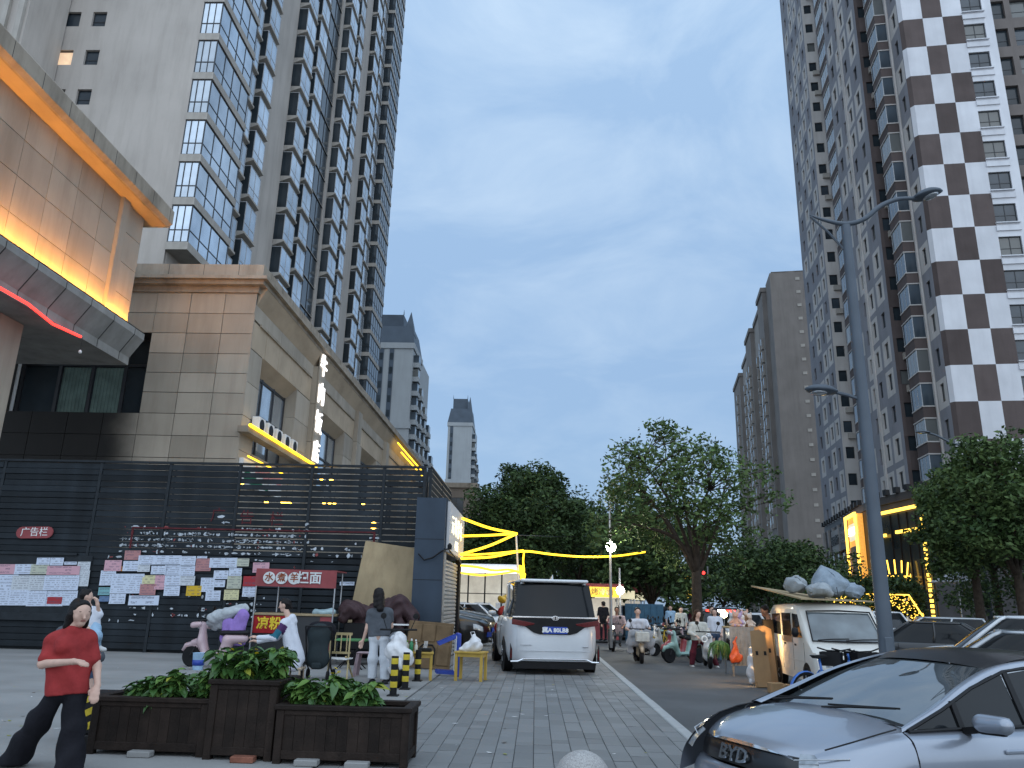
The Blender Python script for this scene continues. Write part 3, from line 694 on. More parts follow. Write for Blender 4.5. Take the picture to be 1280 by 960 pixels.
# ================================================================== TOWERS
def facade(mb, O, ud, nd, us, zs, hole, matfn, depth=.22):
    O = Vector(O); ud = Vector(ud); nd = Vector(nd)
    def P(u, z, d=0): return O+ud*u+nd*d+Vector((0, 0, z))
    for i in range(len(us)-1):
        for j in range(len(zs)-1):
            a, b, c, d = us[i], us[i+1], zs[j], zs[j+1]
            if hole(i, j):
                q = [(a, c), (b, c), (b, d), (a, d)]
                for k in range(4):
                    p, r = q[k], q[(k+1) % 4]
                    mb.quad(P(*p), P(*r), P(*r, -depth), P(*p, -depth), matfn(i, j))
            else: mb.quad(P(a, c), P(b, c), P(b, d), P(a, d), matfn(i, j))
def rotz(ud): return math.atan2(ud[1], ud[0])
class Win:
    "window frame + pane, local x along the wall, -y outward; meshes shared by size"
    cache = {}
    def make(s, par, O, ud, u, z, w, h, d=.15, mull=(1, 1), fm='bframe', gm='glass', name='window'):
        key = (round(w, 2), round(h, 2), mull, fm, gm)
        if key not in s.cache:
            f = MB(); t = .06
            f.box(0, w, -.04, .04, 0, t); f.box(0, w, -.04, .04, h-t, h); f.box(0, t, -.04, .04, t, h-t); f.box(w-t, w, -.04, .04, t, h-t)
            for k in range(1, mull[0]): f.box(w*k/mull[0]-.025, w*k/mull[0]+.025, -.035, .035, t, h-t)
            for k in range(1, mull[1]+0): f.box(t, w-t, -.032, .032, h*(k/mull[1])*.8-.02, h*(k/mull[1])*.8+.02)
            s.cache[key] = (f.mesh('window', M[fm]), MB().box(.03, w-.03, .0, .02, .03, h-.03).mesh('pane', M[gm]))
        ud = Vector(ud); nd = Vector((ud.y, -ud.x, 0)); p = Vector(O)+ud*u-nd*d
        o = link(name, s.cache[key][0], par, (p.x, p.y, z), (0, 0, rotz(ud))); link('pane', s.cache[key][1], o)
        return o
WIN = Win()
# ---------------- left tower
TX, TY0, TY1, TZ1 = -22.6, 42.0, 97.0, 117.0
tl = thing('apartment_tower', 'tall grey plastered apartment tower with stacked bay windows above the stone hall', 'building', (TX, TY0, 0))
L0 = Vector((0, 0, 0)); wl = MB()
# end wall (faces the camera): local x from -28 to 1.3, windows columns
floors = [22+3*k for k in range(-1, 32)]
us = [-28, -10.4, -8.6, -7.4, -6.65, 0]
zs = [10]; 
for f in floors: zs += [f+.45, f+.6, f+1.75]
zs.append(TZ1)
def hole_e(i, j):
    if j % 3 == 2 and i == 3 and j > 12: return True
    if (j % 3 == 2) and i == 1 and j > 9: return True
    return False
# own cut list: column of small windows drifts with height only in perspective, so it is one straight column
us = [-28, -10.3, -8.2, -7.4, -6.45, 0]
facade(wl, (0, 0, 0), (1, 0, 0), (0, -1, 0), us, zs, hole_e, lambda i, j: 0, .25)
wl.box(-28, 0, .26, 54.9, 10, TZ1-.01)
# street wall and piers
wl.box(0.001, .25, 11.0, 16.2, 10, TZ1); wl.box(.001, .35, 38.2, 41.0, 10, TZ1); wl.box(.001, .25, 28.9, 29.6, 10, TZ1)
wl.box(0.001, .2, 6.0, 7.3, 10, TZ1)
wl.build('wall', M['plaster'], tl)
for j in range(12, len(zs)-1):
    if hole_e(3, j): WIN.make(tl, (0, 0, 0), (1, 0, 0), us[3], zs[j], us[4]-us[3], zs[j+1]-zs[j], .2, (1, 2))
    if hole_e(1, j):
        WIN.make(tl, (0, 0, 0), (1, 0, 0), us[1], zs[j], us[2]-us[1], zs[j+1]-zs[j], .2, (2, 1), 'bframe', 'glasslit' if 34 < zs[j] < 36.2 else 'glass')
def rep(name, me, par, loc, child=()):
    o = link(name, me, par, loc)
    for n_, m_ in child: link(n_, m_, o)
    return o
# corner glazed unit, one per floor: slab band, frame, panes
def corner_unit(y0, y1, px_, gm='glass', name='bay_window', endface=True):
    s = MB(); s.box(0, px_+.06, y0-.06, y1+.06, -.5, 0, 0)
    sl = s.mesh('slab_band', M['slab'])
    f = MB(); H_ = 2.5; t = .06
    for x in (0, px_-t): f.box(x, x+t, y0, y0+t, 0, H_)
    for z in (0, .8, H_-t): f.box(t, px_-t, y0+.003, y0+t, z, z+t)
    n = max(3, int((y1-y0)/1.2))
    for q in range(n+1):
        y = y0+t+(y1-y0-2*t)*q/n; f.box(px_-t, px_, y-.03 if q else y, y+.03, 0, H_)
    for z in (0, .8, H_-t): f.box(px_-t+.003, px_-.003, y0+t+.03, y1, z, z+t-.003)
    f.box(.35, .42, y0+.01, y0+t, 0, H_); f.box(.8, .86, y0+.01, y0+t, 0, H_) if px_ > 1.2 else None
    fm_ = f.mesh(name, M['bframe'])
    g = MB(); g.box(.01, px_-.03, y0+.03, y1-.03, .02, H_-.02)
    return fm_, sl, g.mesh('pane', M[gm] if gm != 'glass' else M['glassr'])
c1 = corner_unit(0, 5.7, 1.3)
def bay_unit(y0, y1, pj, gm='glass'):
    # sloping parapet slab, glazed box
    s = MB(); s.prism([(0, -.58), (0, .0), (pj+.10, .0), (pj+.10, -.16)], 'y', y0-.06, y1+.06)
    f = MB(); H_ = 2.42; t = .05
    for y in (y0, (y0+y1)/2-t/2, y1-t): f.box(pj-t, pj, y, y+t, 0, H_)
    for z in (0, .75, H_-t): f.box(pj-t+.002, pj-.002, y0+t, y1-t, z, z+t)
    f.box(0, t, y0, y0+t, 0, H_)
    for z in (0, H_-t): f.box(t, pj-t, y0+.002, y0+t-.002, z, z+t)
    g = MB(); g.box(.01, pj-.02, y0+.02, y1-.02, .01, H_-.01); g.m = [1, 1, 1, 0, 1, 0]
    return f.mesh('bay_window', M['wframe']), s.mesh('slab', M['slab']), g.mesh('pane', [M['glassr'], M['glassd']], fix=False)
unitsL = [(bay_unit(6.3, 7.7, .8), 0), (bay_unit(8.4, 10.5, 1.0), -1.0), (bay_unit(16.6, 19.2, .95), -.6), (bay_unit(20.6, 23.0, .85), -1.4), (bay_unit(29.9, 32.8, .95), -.6), (bay_unit(34.2, 36.2, .85), -1.4), (bay_unit(41.4, 44.0, .95), -.7), (bay_unit(45, 47.4, .85), -1.3)]
c2 = corner_unit(48.6, 55, 1.5, 'glassd')
for k, z in enumerate(floors):
    ymax = lambda zz: None
    if z > 21 and z < 52: rep('bay_window', c1[0], tl, (0, 0, z), (('slab_band', c1[1]), ('pane', c1[2])))
    for (u, dz) in unitsL:
        if z+dz > 18 and z < 88: 
            rep('bay_window', u[0], tl, (0, 0, z+dz), (('slab', u[1]), ('pane', u[2])))
    if z < 92: rep('bay_window', c2[0], tl, (0, 0, z), (('slab_band', c2[1]), ('pane', c2[2])))
# dark glazed strip, one panel per floor with pale joints
ds = MB(); ds.box(.0, .12, 23.7, 28.8, .06, 2.98); dsm = ds.mesh('glazed_strip', M['glassd'])
dj = MB(); dj.box(.0, .2, 23.7, 28.8, 0, .055); 
for y in (25.2, 26.8): dj.box(.121, .16, y, y+.08, .06, 2.95)
djm = dj.mesh('joint_bar', M['bframe']); dl = MB().box(.16, .22, 23.7, 28.8, 0, .06).mesh('joint_line', M['slab'])
for z in floors:
    if z < 75: o = link('glazed_strip', dsm, tl, (0, 0, z)); link('joint_bar', djm, o); link('joint_line', dl, o)
# a lit lamp high on the far corner balcony
p = at(471, 160, 92); o = MB().lathe([(.001, -.3), (.3, -.1), (.3, .1), (.1, .3)], 10).build('balcony_lamp', M['amber'], loc=(p.x+.3, p.y, p.z), smooth=True); tag(o, 'lit amber lamp on a high balcony of the left tower', 'lamp')
# low wing with ribbed wall top-left and an air conditioner
wing = thing('tower_wing', 'pale ribbed tower wing above the orange lit canopy', 'building', (-31.6, 38.5, 0))
wg = MB(); wg.box(-14, 0, 0, 3.4, 16, 60); wg.build('wall', M['plaster'], wing)
for i in range(9): MB().box(-.5-i*.95, -.15-i*.95, -.25, -.003, 16, 43.4).build('rib', M['slab'], wing)
MB().box(-14, .5, -.6, 3.45, 43.5, 44.6).build('ledge', M['cornice'], wing)
s_ = thing('air_conditioner', 'air conditioner on a bracket shelf beside the lit tower window', 'air conditioner', at(46, 35, 41.6))
MB().box(-.6, .6, -.35, .35, -.12, -.02).build('shelf', M['slab'], s_); MB().cbox(-.45, .45, -.2, .2, 0, .65, .02).build('casing', M['plaster'], s_); MB().lathe([(.25, 0), (.25, .012), (.001, .012)], 14, c=(-.1, -.213, .33), ax='y').build('fan_grille', M['black'], s_)

# ---------------- right chequered tower
RC = Vector((32.0, 59.0, 0)); RD = Vector((.124, .992, 0)).normalized(); RE = Vector((RD.y, -RD.x, 0)); RN = -RE     # RD along the street, RE to the right, RN towards street
M['chw'] = weather(pm('white_render', (.62, .63, .66), .8, var=.08, scale=.5, bump=.3, bscale=6), amt=.3, tint=(.7, .7, .72))
M['chb'] = weather(pm('brown_render', (.098, .078, .074), .85, var=.12, scale=.6, bump=.3, bscale=6), amt=.3)
M['rgrey'] = weather(pm('grey_render', (.25, .25, .27), .85, var=.08, scale=.5, bump=.2), amt=.3)
M['rpale'] = weather(pm('pale_beige_render', (.52, .495, .47), .85, var=.08, scale=.5, bump=.2), amt=.35)
vary(M['chw'], .93, 1.06); vary(M['chb'], .85, 1.2)
rt = thing('apartment_tower', 'tall apartment tower with white and brown chequered end wall', 'building', RC)
FH = 2.95; RZ1 = 106.0; NF = 35
def P3(u, n=0): return RD*u+RN*n           # along the long face, outwards
def prism_n(mb, u0, u1, n0, n1, z0, z1, mi=0):
    vs = [P3(u0, n0), P3(u1, n0), P3(u1, n1), P3(u0, n1)]
    return mb.add([(v.x, v.y, z0) for v in vs]+[(v.x, v.y, z1) for v in vs], BOXF, mi)
MT = [M['rgrey'], M['rpale'], M['chb'], M['chw']]
rw = MB()
zb = [5.0+k*FH for k in range(NF)]      # floor levels
# solid core behind the facades
prism_n(rw, .3, 38, -7.6, -.3, 0, RZ1, 0)
# chequered end wall: along RE, faces the camera
us = [-.9, 0, 1.6, 3.25, 4.9, 6.6, 8.3]
zs = [0]
for z in zb: zs += [z+.75, z+2.45, z+FH-.001]
zs = sorted(set(round(z, 3) for z in zs)); zs.append(RZ1)
facade(rw, (0, 0, 0), RE, -RD, [5.2, 6.9], zs, lambda i, j: 1 <= j and j % 3 == 1, lambda i, j: 3, .25)
for (a, b) in ((6.9, 7.65),):
    facade(rw, (0, 0, 0), RE, -RD, [a, b], [0, RZ1], lambda i, j: False, lambda i, j: 3)
chk = MB(); CH = FH; o0 = 52.7 % CH
rows = [o0-CH+CH*k for k in range(38)]
for j in range(len(rows)-1):
    for i in range(3):
        facade(chk, (0, 0, 0), RE, -RD, [.25+1.65*i, .25+1.65*(i+1)], [max(0, rows[j]), rows[j+1]], lambda a, b: False, lambda a, b, i=i, j=j: (3 if (i+j) % 2 == 0 else 2))
for j in range(len(rows)-1):      # rounded corner carries the pattern round to the long face
    m_ = 3 if j % 2 == 0 else 2
    a_, b_ = RE*.25, P3(.35, 0); z0, z1 = max(0, rows[j]), rows[j+1]
    chk.quad((b_.x, b_.y, z0), (a_.x, a_.y, z0), (a_.x, a_.y, z1), (b_.x, b_.y, z1), m_)
for f_ in (rw, chk): pass
chk.build('chequered_wall', MT, rt)
# long face sections
seclist = []
def section(u0, u1, n, cols, pale_rule, base=0):
    us_ = [u0]; cu_ = []
    for (a, b) in cols:
        us_ += [a-.6, a, b, b+.6]; cu_.append(len(us_)-3)
    us_.append(u1); us_ = [max(u0, min(u1, x)) for x in us_]
    zs_2 = [0]
    for z in zb: zs_2 += [z+.35, z+.85, z+2.35, z+2.75]
    zs_2.append(RZ1)
    hol = lambda i, j: (i in cu_) and j >= 1 and (j-1) % 4 == 1
    def mt(i, j):
        fl = (j-1)//4
        for c, q in enumerate(cu_):
            if abs(i-q) <= 1 and j >= 1 and (j-1) % 4 in (0, 1, 2) and pale_rule(c, fl): return 1
        return base
    facade(rw, P3(0, n), RD, RN, us_, zs_2, hol, mt, .22)
    for c, q in enumerate(cu_):
        for fl in range(NF):
            seclist.append((us_[q], us_[q+1], zb[fl]+.85, 1.5, n))
section(.35, 2.6, 0, [(1.1, 1.9)], lambda c, f: f % 2 == 0, 0)
section(2.6, 6.8, 0, [], lambda c, f: False, 1)
section(6.8, 17.7, 1.5, [(8.2, 9.2), (11.0, 11.9), (13.0, 13.9), (15.6, 16.6)], lambda c, f: [f % 3 != 1, f % 4 != 1, f % 4 in (1, 2), f % 2 == 1][c], 0)
section(17.7, 26.5, 0, [], lambda c, f: False, 0)
section(26.5, 38, 1.5, [(27.6, 28.4), (30.0, 30.9), (32.5, 33.4), (35.5, 36.4)], lambda c, f: [f % 3 != 1, f % 3 != 0, f % 4 != 0, f % 3 == 1][c], 0)
# pale vertical pilaster strips on section B
for u in (12.3, 12.7): prism_n(rw, u, u+.22, 1.5, 1.62, 4, RZ1, 1)
prism_n(rw, 2.75, 2.95, 0, .12, 4, RZ1, 1)
# returns facing the camera, with square windows
ret_w = []
for (u, base) in ((6.8, 2), (26.5, 1)):
    zs_3 = [0]
    for z in zb: zs_3 += [z+.9, z+2.2]
    zs_3.append(RZ1)
    O_ = P3(u, 0); facade(rw, O_, -RN*1.0, -RD, [-1.5, -1.2, -.3, 0], zs_3, lambda i, j: i == 1 and j % 2 == 1, lambda i, j: base, .2)
    for z in zb: ret_w.append((O_, z+.9))
prism_n(rw, 37.9, 38, -7.6, 1.49, 0, RZ1, 0)
rw.build('wall', MT, rt)
def mkw(par, O, ud, u, z, w, h, d, mull=(1, 1), fm='bframe', gm='glass'): return WIN.make(par, O, ud, u, z, w, h, d, mull, fm, gm)
# long-face windows: the street side runs the other way, so measure from the far edge
cand = []
for (a, b, z, h, n) in seclist:
    if z > 7: cand.append((0, a, b, z, h, n))
def visible(p):
    q = RC+p-CAMP; d = q.dot(fwd); return d > 0 and abs(q.dot(cu)/d) < 480/FPX*1.03
nw = 0; extra = MB()
cand.sort(key=lambda c: (c[1]//3)*6+abs(c[3]-30))
for (_, a, b, z, h, n) in cand:
    p = P3(b, n)
    if visible(Vector((p.x, p.y, z))) and nw < 150:
        mkw(rt, p, -RD, 0, z, b-a, h, .18, (2, 1)); nw += 1
    else:
        q0, q1 = P3(a, n-.2), P3(b, n-.2)
        extra.quad((q0.x, q0.y, z), (q1.x, q1.y, z), (q1.x, q1.y, z+h), (q0.x, q0.y, z+h))
n2 = 0
for z in zb:
    if 6 < z < 60:
        mkw(rt, (0, 0, 0), RE, 5.2, z+.75, 1.7, 1.7, .18, (2, 2), 'bframe', 'glass')
        sl_ = MB()
for (O_, z) in ret_w:
    if z > 6 and z < 92: mkw(rt, O_, RE, -1.2, z, .9, 1.3, .16, (1, 1), 'bframe', 'glassd' if (z % 5) > 1 else 'glass')
tag(extra.build('far_window', M['glassd'], rt, fix=False), kind='stuff')
acr = MB().box(0, .75, -.35, 0, 0, .6).lathe([(.24, -.01), (.24, .012), (.001, .012)], 12, c=(.3, -.351, .3), ax='y').mesh('air_conditioner_box', [M['slab']])
for i, (O_, z) in enumerate(ret_w):
    if 8 < z < 90 and (i*7) % 5 in (0, 2): v = O_+RE*-.85; link('air_conditioner_box', acr, rt, (v.x, v.y, z-.75), (0, 0, rotz(RE)))
# sills of the chequered wall windows
sill = MB(); a = RE*5.15; 
sm_ = MB().box(0, 1.85, -.12, 0, -.5, -.06).mesh('sill', M['chw']); sm2 = MB().box(0, 1.85, -.2, 0, -.06, .02).mesh('sill', M['chw'])
for z in zb:
    if 6 < z < 60:
        o = link('sill', sm2, rt, (a.x, a.y, z+.72), (0, 0, rotz(RE))); o = link('sill', sm_, rt, (a.x, a.y, z+.5), (0, 0, rotz(RE)))
# bays on the long face: pale frame, brown parapet, glass
def rbay(u0, u1, pj):
    s = MB(); prism_n(s, u0, u1, 0, pj, -.9, 0); prism_n(s, u0-.04, u1+.04, 0, pj+.05, -1.0, -.9, 1); prism_n(s, u0-.04, u1+.04, 0, pj+.05, 0, .1, 1)
    f = MB(); t = .06
    for (u, n) in ((u0, pj-t), (u1-t, pj-t), (u0, .0)): prism_n(f, u, u+t, n, n+t, .1, FH-1.0)
    for u in np.linspace(u0, u1-t, 4)[1:-1]: prism_n(f, u, u+t, pj-t, pj-.004, .1, FH-1)
    g = MB(); prism_n(g, u0+.02, u1-.02, 0, pj-.02, .1, FH-1.0)
    return f.mesh('bay_window', M['wframe']), s.mesh('parapet', [M['chb'], M['rpale']]), g.mesh('pane', M['glass'])
for (u0, u1, pj, zm) in ((3.2, 5.6, 1.0, 92), (19.6, 22.6, 1.0, 100)):
    b_ = rbay(u0, u1, pj)
    for z in zb:
        if 6 < z < zm: rep('bay_window', b_[0], rt, (0, 0, z+.9), (('parapet', b_[1]), ('pane', b_[2])))
wm_ = [P3(6.6, 0), P3(25.6, 0)]
for z in zb:
    if 6 < z < 92: mkw(rt, P3(6.75, .05), -RD, 0, z+.3, .95, 2.1, .04, (1, 1), 'wframe', 'glass'); mkw(rt, P3(25.9, .05), -RD, 0, z+.3, 1.7, 2.0, .04, (2, 1), 'wframe', 'glass')
# recessed grey-brown wing on the right
wgr = thing('apartment_wing', 'recessed grey brown apartment wing at the right of the chequered tower', 'building', RC+RE*7.66+RD*.9)
ww = MB(); zs_4 = [0]
for z in zb: zs_4 += [z+.5, z+2.4]
zs_4.append(RZ1); us_4 = [0, .4, 1.5, 2.0, 4.6, 5.2, 8, 14]
facade(ww, (0, 0, 0), RE, -RD, us_4, zs_4, lambda i, j: i in (1, 3) and j % 2 == 1, lambda i, j: 0, .35)
M['wingc'] = weather(pm('grey_brown_render', (.17, .15, .14), .85, var=.1, scale=.5), amt=.3)
ww.build('wall', M['wingc'], wgr)
vs_ = [RD*.4, RD*.4+RE*14, RD*12+RE*14, RD*12]
MB().add([(v.x, v.y, 0) for v in vs_]+[(v.x, v.y, RZ1-.1) for v in vs_], BOXF).build('wall', M['wingc'], wgr)
for z in zb:
    if 20 < z < 60: mkw(wgr, (0, 0, 0), RE, .4, z+.5, 1.1, 1.9, .3, (1, 2), 'bframe', 'glassd'); mkw(wgr, (0, 0, 0), RE, 2.0, z+.5, 2.6, 1.9, .3, (2, 2), 'bframe', 'glass')
# lit lamp near the top of the brown return
p = at(1080, 3, 66.5); tag(MB().lathe([(.001, -.2), (.2, -.1), (.2, .1), (.001, .2)], 10).build('wall_lamp', M['bulb'], loc=p, smooth=True), 'bright white lamp at the top of the chequered tower side', 'lamp')

# ---------------- second right building: long stepped block
B2 = Vector((47.9, 150, 0)); b2 = thing('apartment_block', 'long grey apartment block stepping down behind the street trees', 'building', B2)
M['b2'] = weather(pm('dull_grey_render', (.21, .19, .175), .85, var=.1, scale=.3), amt=.35)
M['b2l'] = weather(pm('dull_pale_render', (.30, .275, .25), .85, var=.1, scale=.3), amt=.35)
wb = MB(); D2 = Vector((.15, .988, 0)).normalized(); E2 = Vector((D2.y, -D2.x, 0))
hts = [66, 67, 66, 64, 60]
zf = [3+2.9*k for k in range(23)]
zs_5 = [0]
for z in zf: zs_5 += [z+.8, z+2.2]
facade(wb, (0, 0, 0), E2, -D2, [0, 3.5, 4.5, 12], zs_5+[68], lambda i, j: i == 1 and j % 2 == 1, lambda i, j: 0, .25)
def blk(u0, u1, e0, e1, z1, mi=0):
    vs = [D2*u0+E2*e0, D2*u0+E2*e1, D2*u1+E2*e1, D2*u1+E2*e0]
    wb.add([(v.x, v.y, 0) for v in vs]+[(v.x, v.y, z1) for v in vs], BOXF, mi)
blk(.3, 6, .01, 12, 67.9); blk(-.2, .3, -.2, .25, 68.6); blk(-.3, 6, -.3, 12.2, 68.61); 
wb.build('wall', [M['b2'], M['b2l']], b2)
for k, (u0, u1, e0, z1) in enumerate(((6, 14, -1.2, 67), (14, 26, -.6, 66), (26, 36, -1.6, 65), (36, 50, -1.0, 63), (50, 66, -1.9, 61))):
    wb = MB(); blk(u0, u1, e0, 10, z1, k % 2); wb.build('wall', [M['b2'], M['b2l']], b2)
    wb = MB(); blk(u0-.2, u1+.1, e0-.3, 10, z1+1.0-.003*k); wb.v = [(x, y, max(z, z1+.02)) for x, y, z in wb.v]; wb.build('parapet', M['b2'], b2)
bm_ = MB().box(0, 1.1, -.5, 0, -.9, 1.5).mesh('bay', M['b2l']); bg_ = MB().box(.05, 1.05, -.52, -.05, 0, 1.45).mesh('pane', M['glass'])
for k, (u, e) in enumerate(((9, -1.2), (12, -1.2), (17, -.6), (22, -.6), (29, -1.6), (33, -1.6), (40, -1.0), (46, -1.0), (56, -1.9))):
    for z in zf[5:19]:
        v = D2*u+E2*e; o = link('bay', bm_, b2, (v.x, v.y, z+.5), (0, 0, rotz(-D2))); link('pane', bg_, o)
for z in zf[4:]: WIN.make(b2, (0, 0, 0), E2, 3.5, z+.8, .9, 1.4, .2, (1, 1), 'bframe', 'glassd')
acm = MB().box(0, .8, -.4, 0, 0, .6).mesh('air_conditioner_box', M['slab'])
for z in zf[4:]:
    v = E2*4.7; link('air_conditioner_box', acm, b2, (v.x, v.y, z), (0, 0, rotz(E2)))
# balcony slots and lintel band on the near end
v = E2*0; wb = MB(); blk(-.12, 0, 0, 12, 52); wb.v = [(x, y, max(z, 51.4)) for x, y, z in wb.v]; wb.build('band', M['b2l'], b2)

# ---------------- far towers with slate crowns
M['slate'] = pm('blue_slate_cladding', (.07, .09, .115), .5, var=.15, scale=.4)
M['ft'] = weather(pm('pale_grey_cladding', (.33, .35, .36), .7, var=.06, scale=.2), amt=.2)
def far_tower(lab, loc, wf, dp, h, hc, fh, strips, step, rz):
    t = thing('far_tower', lab, 'building', loc, rz)
    b = MB(); b.box(-wf, 0, 0, dp, 0, h); b.build('wall', M['ft'], t)
    for z in (h*.66, h-1.0): MB().box(-wf-.25, .25, -.25, dp*.5, z, z+1.2).build('band', M['ft'], t)
    for x0, x1 in strips:
        MB().box(x0, x1, -.12, -.002, 0, h-1.1).build('glazed_strip', M['slate'], t)
        for q in range(int(h/fh)): 
            if q*fh > 12: MB().box(x0+.15, x1-.15, -.2, -.122, q*fh+.8, q*fh+2.2).build('pane', M['glassd'], t)
    # crown
    c = MB(); c.loft([[(-wf-.2, -.2, h+.2), (.2, -.2, h+.2), (.2, dp*.45, h+.2), (-wf-.2, dp*.45, h+.2)], [(-wf+.7, .7, h+hc*.55), (-.5, .7, h+hc*.55), (-.5, dp*.4, h+hc*.55), (-wf+.7, dp*.4, h+hc*.55)]])
    c.build('crown', M['slate'], t)
    MB().box(-wf*.85, -wf*.25, 2, dp*.35, h+hc*.55, h+hc*.95).build('crown_block', M['slate'], t)
    for x in (-wf*.85, -wf*.25): MB().tube([(x, 2, h+hc*.95), (x, 2, h+hc*1.1)], [.12, .02], 5).build('spike', M['slate'], t)
    sp = MB(); sp.loft([[(-2.2, .3, h+hc*.3), (-.1, .3, h+hc*.3), (-.1, 3.3, h+hc*.3), (-2.2, 3.3, h+hc*.3)], [(-1.8, .8, h+hc*.62), (-.5, .8, h+hc*.62), (-.5, 2.8, h+hc*.62), (-1.8, 2.8, h+hc*.62)], [(-1.17, 1.78, h+hc*1.02), (-1.13, 1.78, h+hc*1.02), (-1.13, 1.82, h+hc*1.02), (-1.17, 1.82, h+hc*1.02)]])
    sp.build('turret', M['slate'], t)
    # balconies on the street side, stepping down away from the camera
    bm = MB(); bm.box(0, 1.3, -1.3, 1.3, -.5, .5, 0); bmm = bm.mesh('balcony', M['ft']); gm = MB().box(0, 1.15, -1.2, 1.2, .5, 2.1).mesh('pane', M['glass'])
    for k, y in enumerate((2.2, 6, 9.8, 14, 18)):
        hh = h-step*k
        if k: MB().box(0, .4, y-1.9, y+1.9, 0, hh).build('wall', M['ft'], t)
        for q in range(6, int((hh-1)/fh)):
            o = link('balcony', bmm, t, (0.35*k, y, q*fh)); link('pane', gm, o)
    return t
p1 = at(517, 430, 150); far_tower('far grey tower with slate crown beside the left apartment tower', (p1.x, 150, 0), 11, 24, p1.z, 7.5, 3.0, ((-6.9, -6.0), (-4.8, -3.9)), 4, 0)
p2 = at(590, 540, 255); far_tower('most distant small tower with slate crown above the brown block', (p2.x, 255, 0), 8.2, 22, p2.z+3, 9.5, 3.0, ((-7.4, -6.4),), 5, 0)
# brown low block
pbk = at(545, 605, 95); bb = thing('brown_block', 'plain brown block with one dark window below the distant tower', 'building', (pbk.x, 95, 0))
M['brownblk'] = weather(pm('brown_grey_render', (.24, .20, .165), .85, var=.1, scale=.3), amt=.4)
MB().box(-3, 4.9, 0, 16, 0, 15.0).build('wall', M['brownblk'], bb); MB().box(-3.2, 5.15, -.25, 16.2, 15.01, 15.6).build('parapet', M['cornice'], bb)
WIN.make(bb, (0, 0, 0), (1, 0, 0), 1.7, 11.4, 1.8, 2.4, -.05, (2, 1), 'bframe', 'glassd'); MB().box(4.91, 5.1, 1, 1.5, 0, 15).build('downpipe', M['slab'], bb)
# ================================================================== VEHICLES
def paint(name, col, rough=.3, metal=.3):
    return pm(name, col, rough, metal, var=.06, scale=1.5, coat=.6)
M['carglass'] = pm('car_glass', (.010, .012, .014), .05, var=.3, scale=1, spec=.25)
M['p_white'] = paint('white_car_paint', (.62, .64, .66), .35, .1); M['p_black'] = paint('black_car_paint', (.012, .013, .015))
M['p_grey'] = paint('dark_grey_car_paint', (.05, .055, .06)); M['p_silver'] = paint('silver_car_paint', (.36, .38, .40), .3, .6); M['p_red'] = paint('dark_red_car_paint', (.16, .02, .02))
M['p_blue'] = paint('slate_blue_car_paint', (.05, .08, .12))
M['lens'] = pm('clear_lamp_lens', (.4, .42, .44), .1, .4, var=.2, scale=20); M['redlens'] = pm('red_lamp_lens', (.10, .008, .01), .12, var=.2, scale=20)
M['plate'] = pm('blue_plate', (.01, .05, .32), .4, var=.05); M['amberlens'] = pm('amber_lens', (.4, .15, .02), .2)
def ring(xa, xb, hw, n=44, e=4.0, ef=None):
    "superellipse outline from xa (rear) to xb (front)"
    cx, a = (xa+xb)/2, (xb-xa)/2; o = []
    for i in range(n):
        t = 2*math.pi*i/n; c, s = math.cos(t), math.sin(t); ee = (ef if (ef and c > 0) else e)
        o.append((cx+a*math.copysign(abs(c)**(2/ee), c), hw*math.copysign(abs(s)**(2/ee), s)))
    return o
def interp(tab, x): return float(np.interp(x, [p[0] for p in tab], [p[1] for p in tab]))
def wheel_mesh(r=.31, w=.2):
    t = MB().lathe([(r*.62, -w/2), (r*.93, -w/2), (r, -w/2+.03), (r, w/2-.03), (r*.93, w/2), (r*.62, w/2)], 24, ax='y').mesh('tyre', M['rubber'], smooth=True, sharp=40)
    m = MB(); m.lathe([(r*.65, -w*.42), (r*.65, w*.42), (r*.6, w*.44), (r*.56, w*.3), (.001, w*.3)], 20, ax='y')
    for k in range(5):
        a = 2*math.pi*k/5; m.beam((math.cos(a)*.04, w*.38, math.sin(a)*.04), (math.cos(a)*r*.6, w*.42, math.sin(a)*r*.6), .02, r*.18, up=(0, 1, 0))
    return t, m.mesh('rim', M['steel'])
WHEELS = {}
def add_wheel(par, x, y, r=.31, w=.2, z0=0, steer=0):
    k = (round(r, 2), round(w, 2))
    if k not in WHEELS: WHEELS[k] = wheel_mesh(*k)
    o = link('wheel', WHEELS[k][0], par, (x, y, r+z0), (0, 0, (0 if y > 0 else math.pi)+steer)); link('rim', WHEELS[k][1], o)
    return o
TYPES = {
 'sedan': dict(L=4.6, W=1.8, belt=.93, H=1.46, top=[(-2.3, .88), (-2.15, 1.0), (-1.5, 1.02), (-1.0, .98), (.9, .96), (1.5, .87), (2.1, .72), (2.3, .6)], gb=(-1.75, 1.15), gt=(-.95, .25), roofw=.6, wb=(-1.32, 1.38)),
 'suv': dict(L=4.5, W=1.85, belt=1.08, H=1.68, top=[(-2.25, 1.0), (-2.1, 1.1), (-1, 1.1), (.9, 1.08), (1.5, 1.02), (2.05, .9), (2.25, .75)], gb=(-2.1, 1.2), gt=(-1.8, .35), roofw=.66, wb=(-1.32, 1.36)),
 'hatch': dict(L=4.0, W=1.75, belt=.98, H=1.55, top=[(-2, .95), (-1.8, 1.0), (.9, .98), (1.4, .9), (1.85, .76), (2, .62)], gb=(-1.8, 1.15), gt=(-1.4, .3), roofw=.62, wb=(-1.25, 1.25)),
 'mpv': dict(L=5.0, W=1.86, belt=1.12, H=1.94, top=[(-2.5, 1.12), (1.2, 1.12), (1.9, 1.06), (2.35, .95), (2.5, .8)], gb=(-2.44, 1.75), gt=(-2.3, .8), roofw=.74, wb=(-1.5, 1.5)),
}
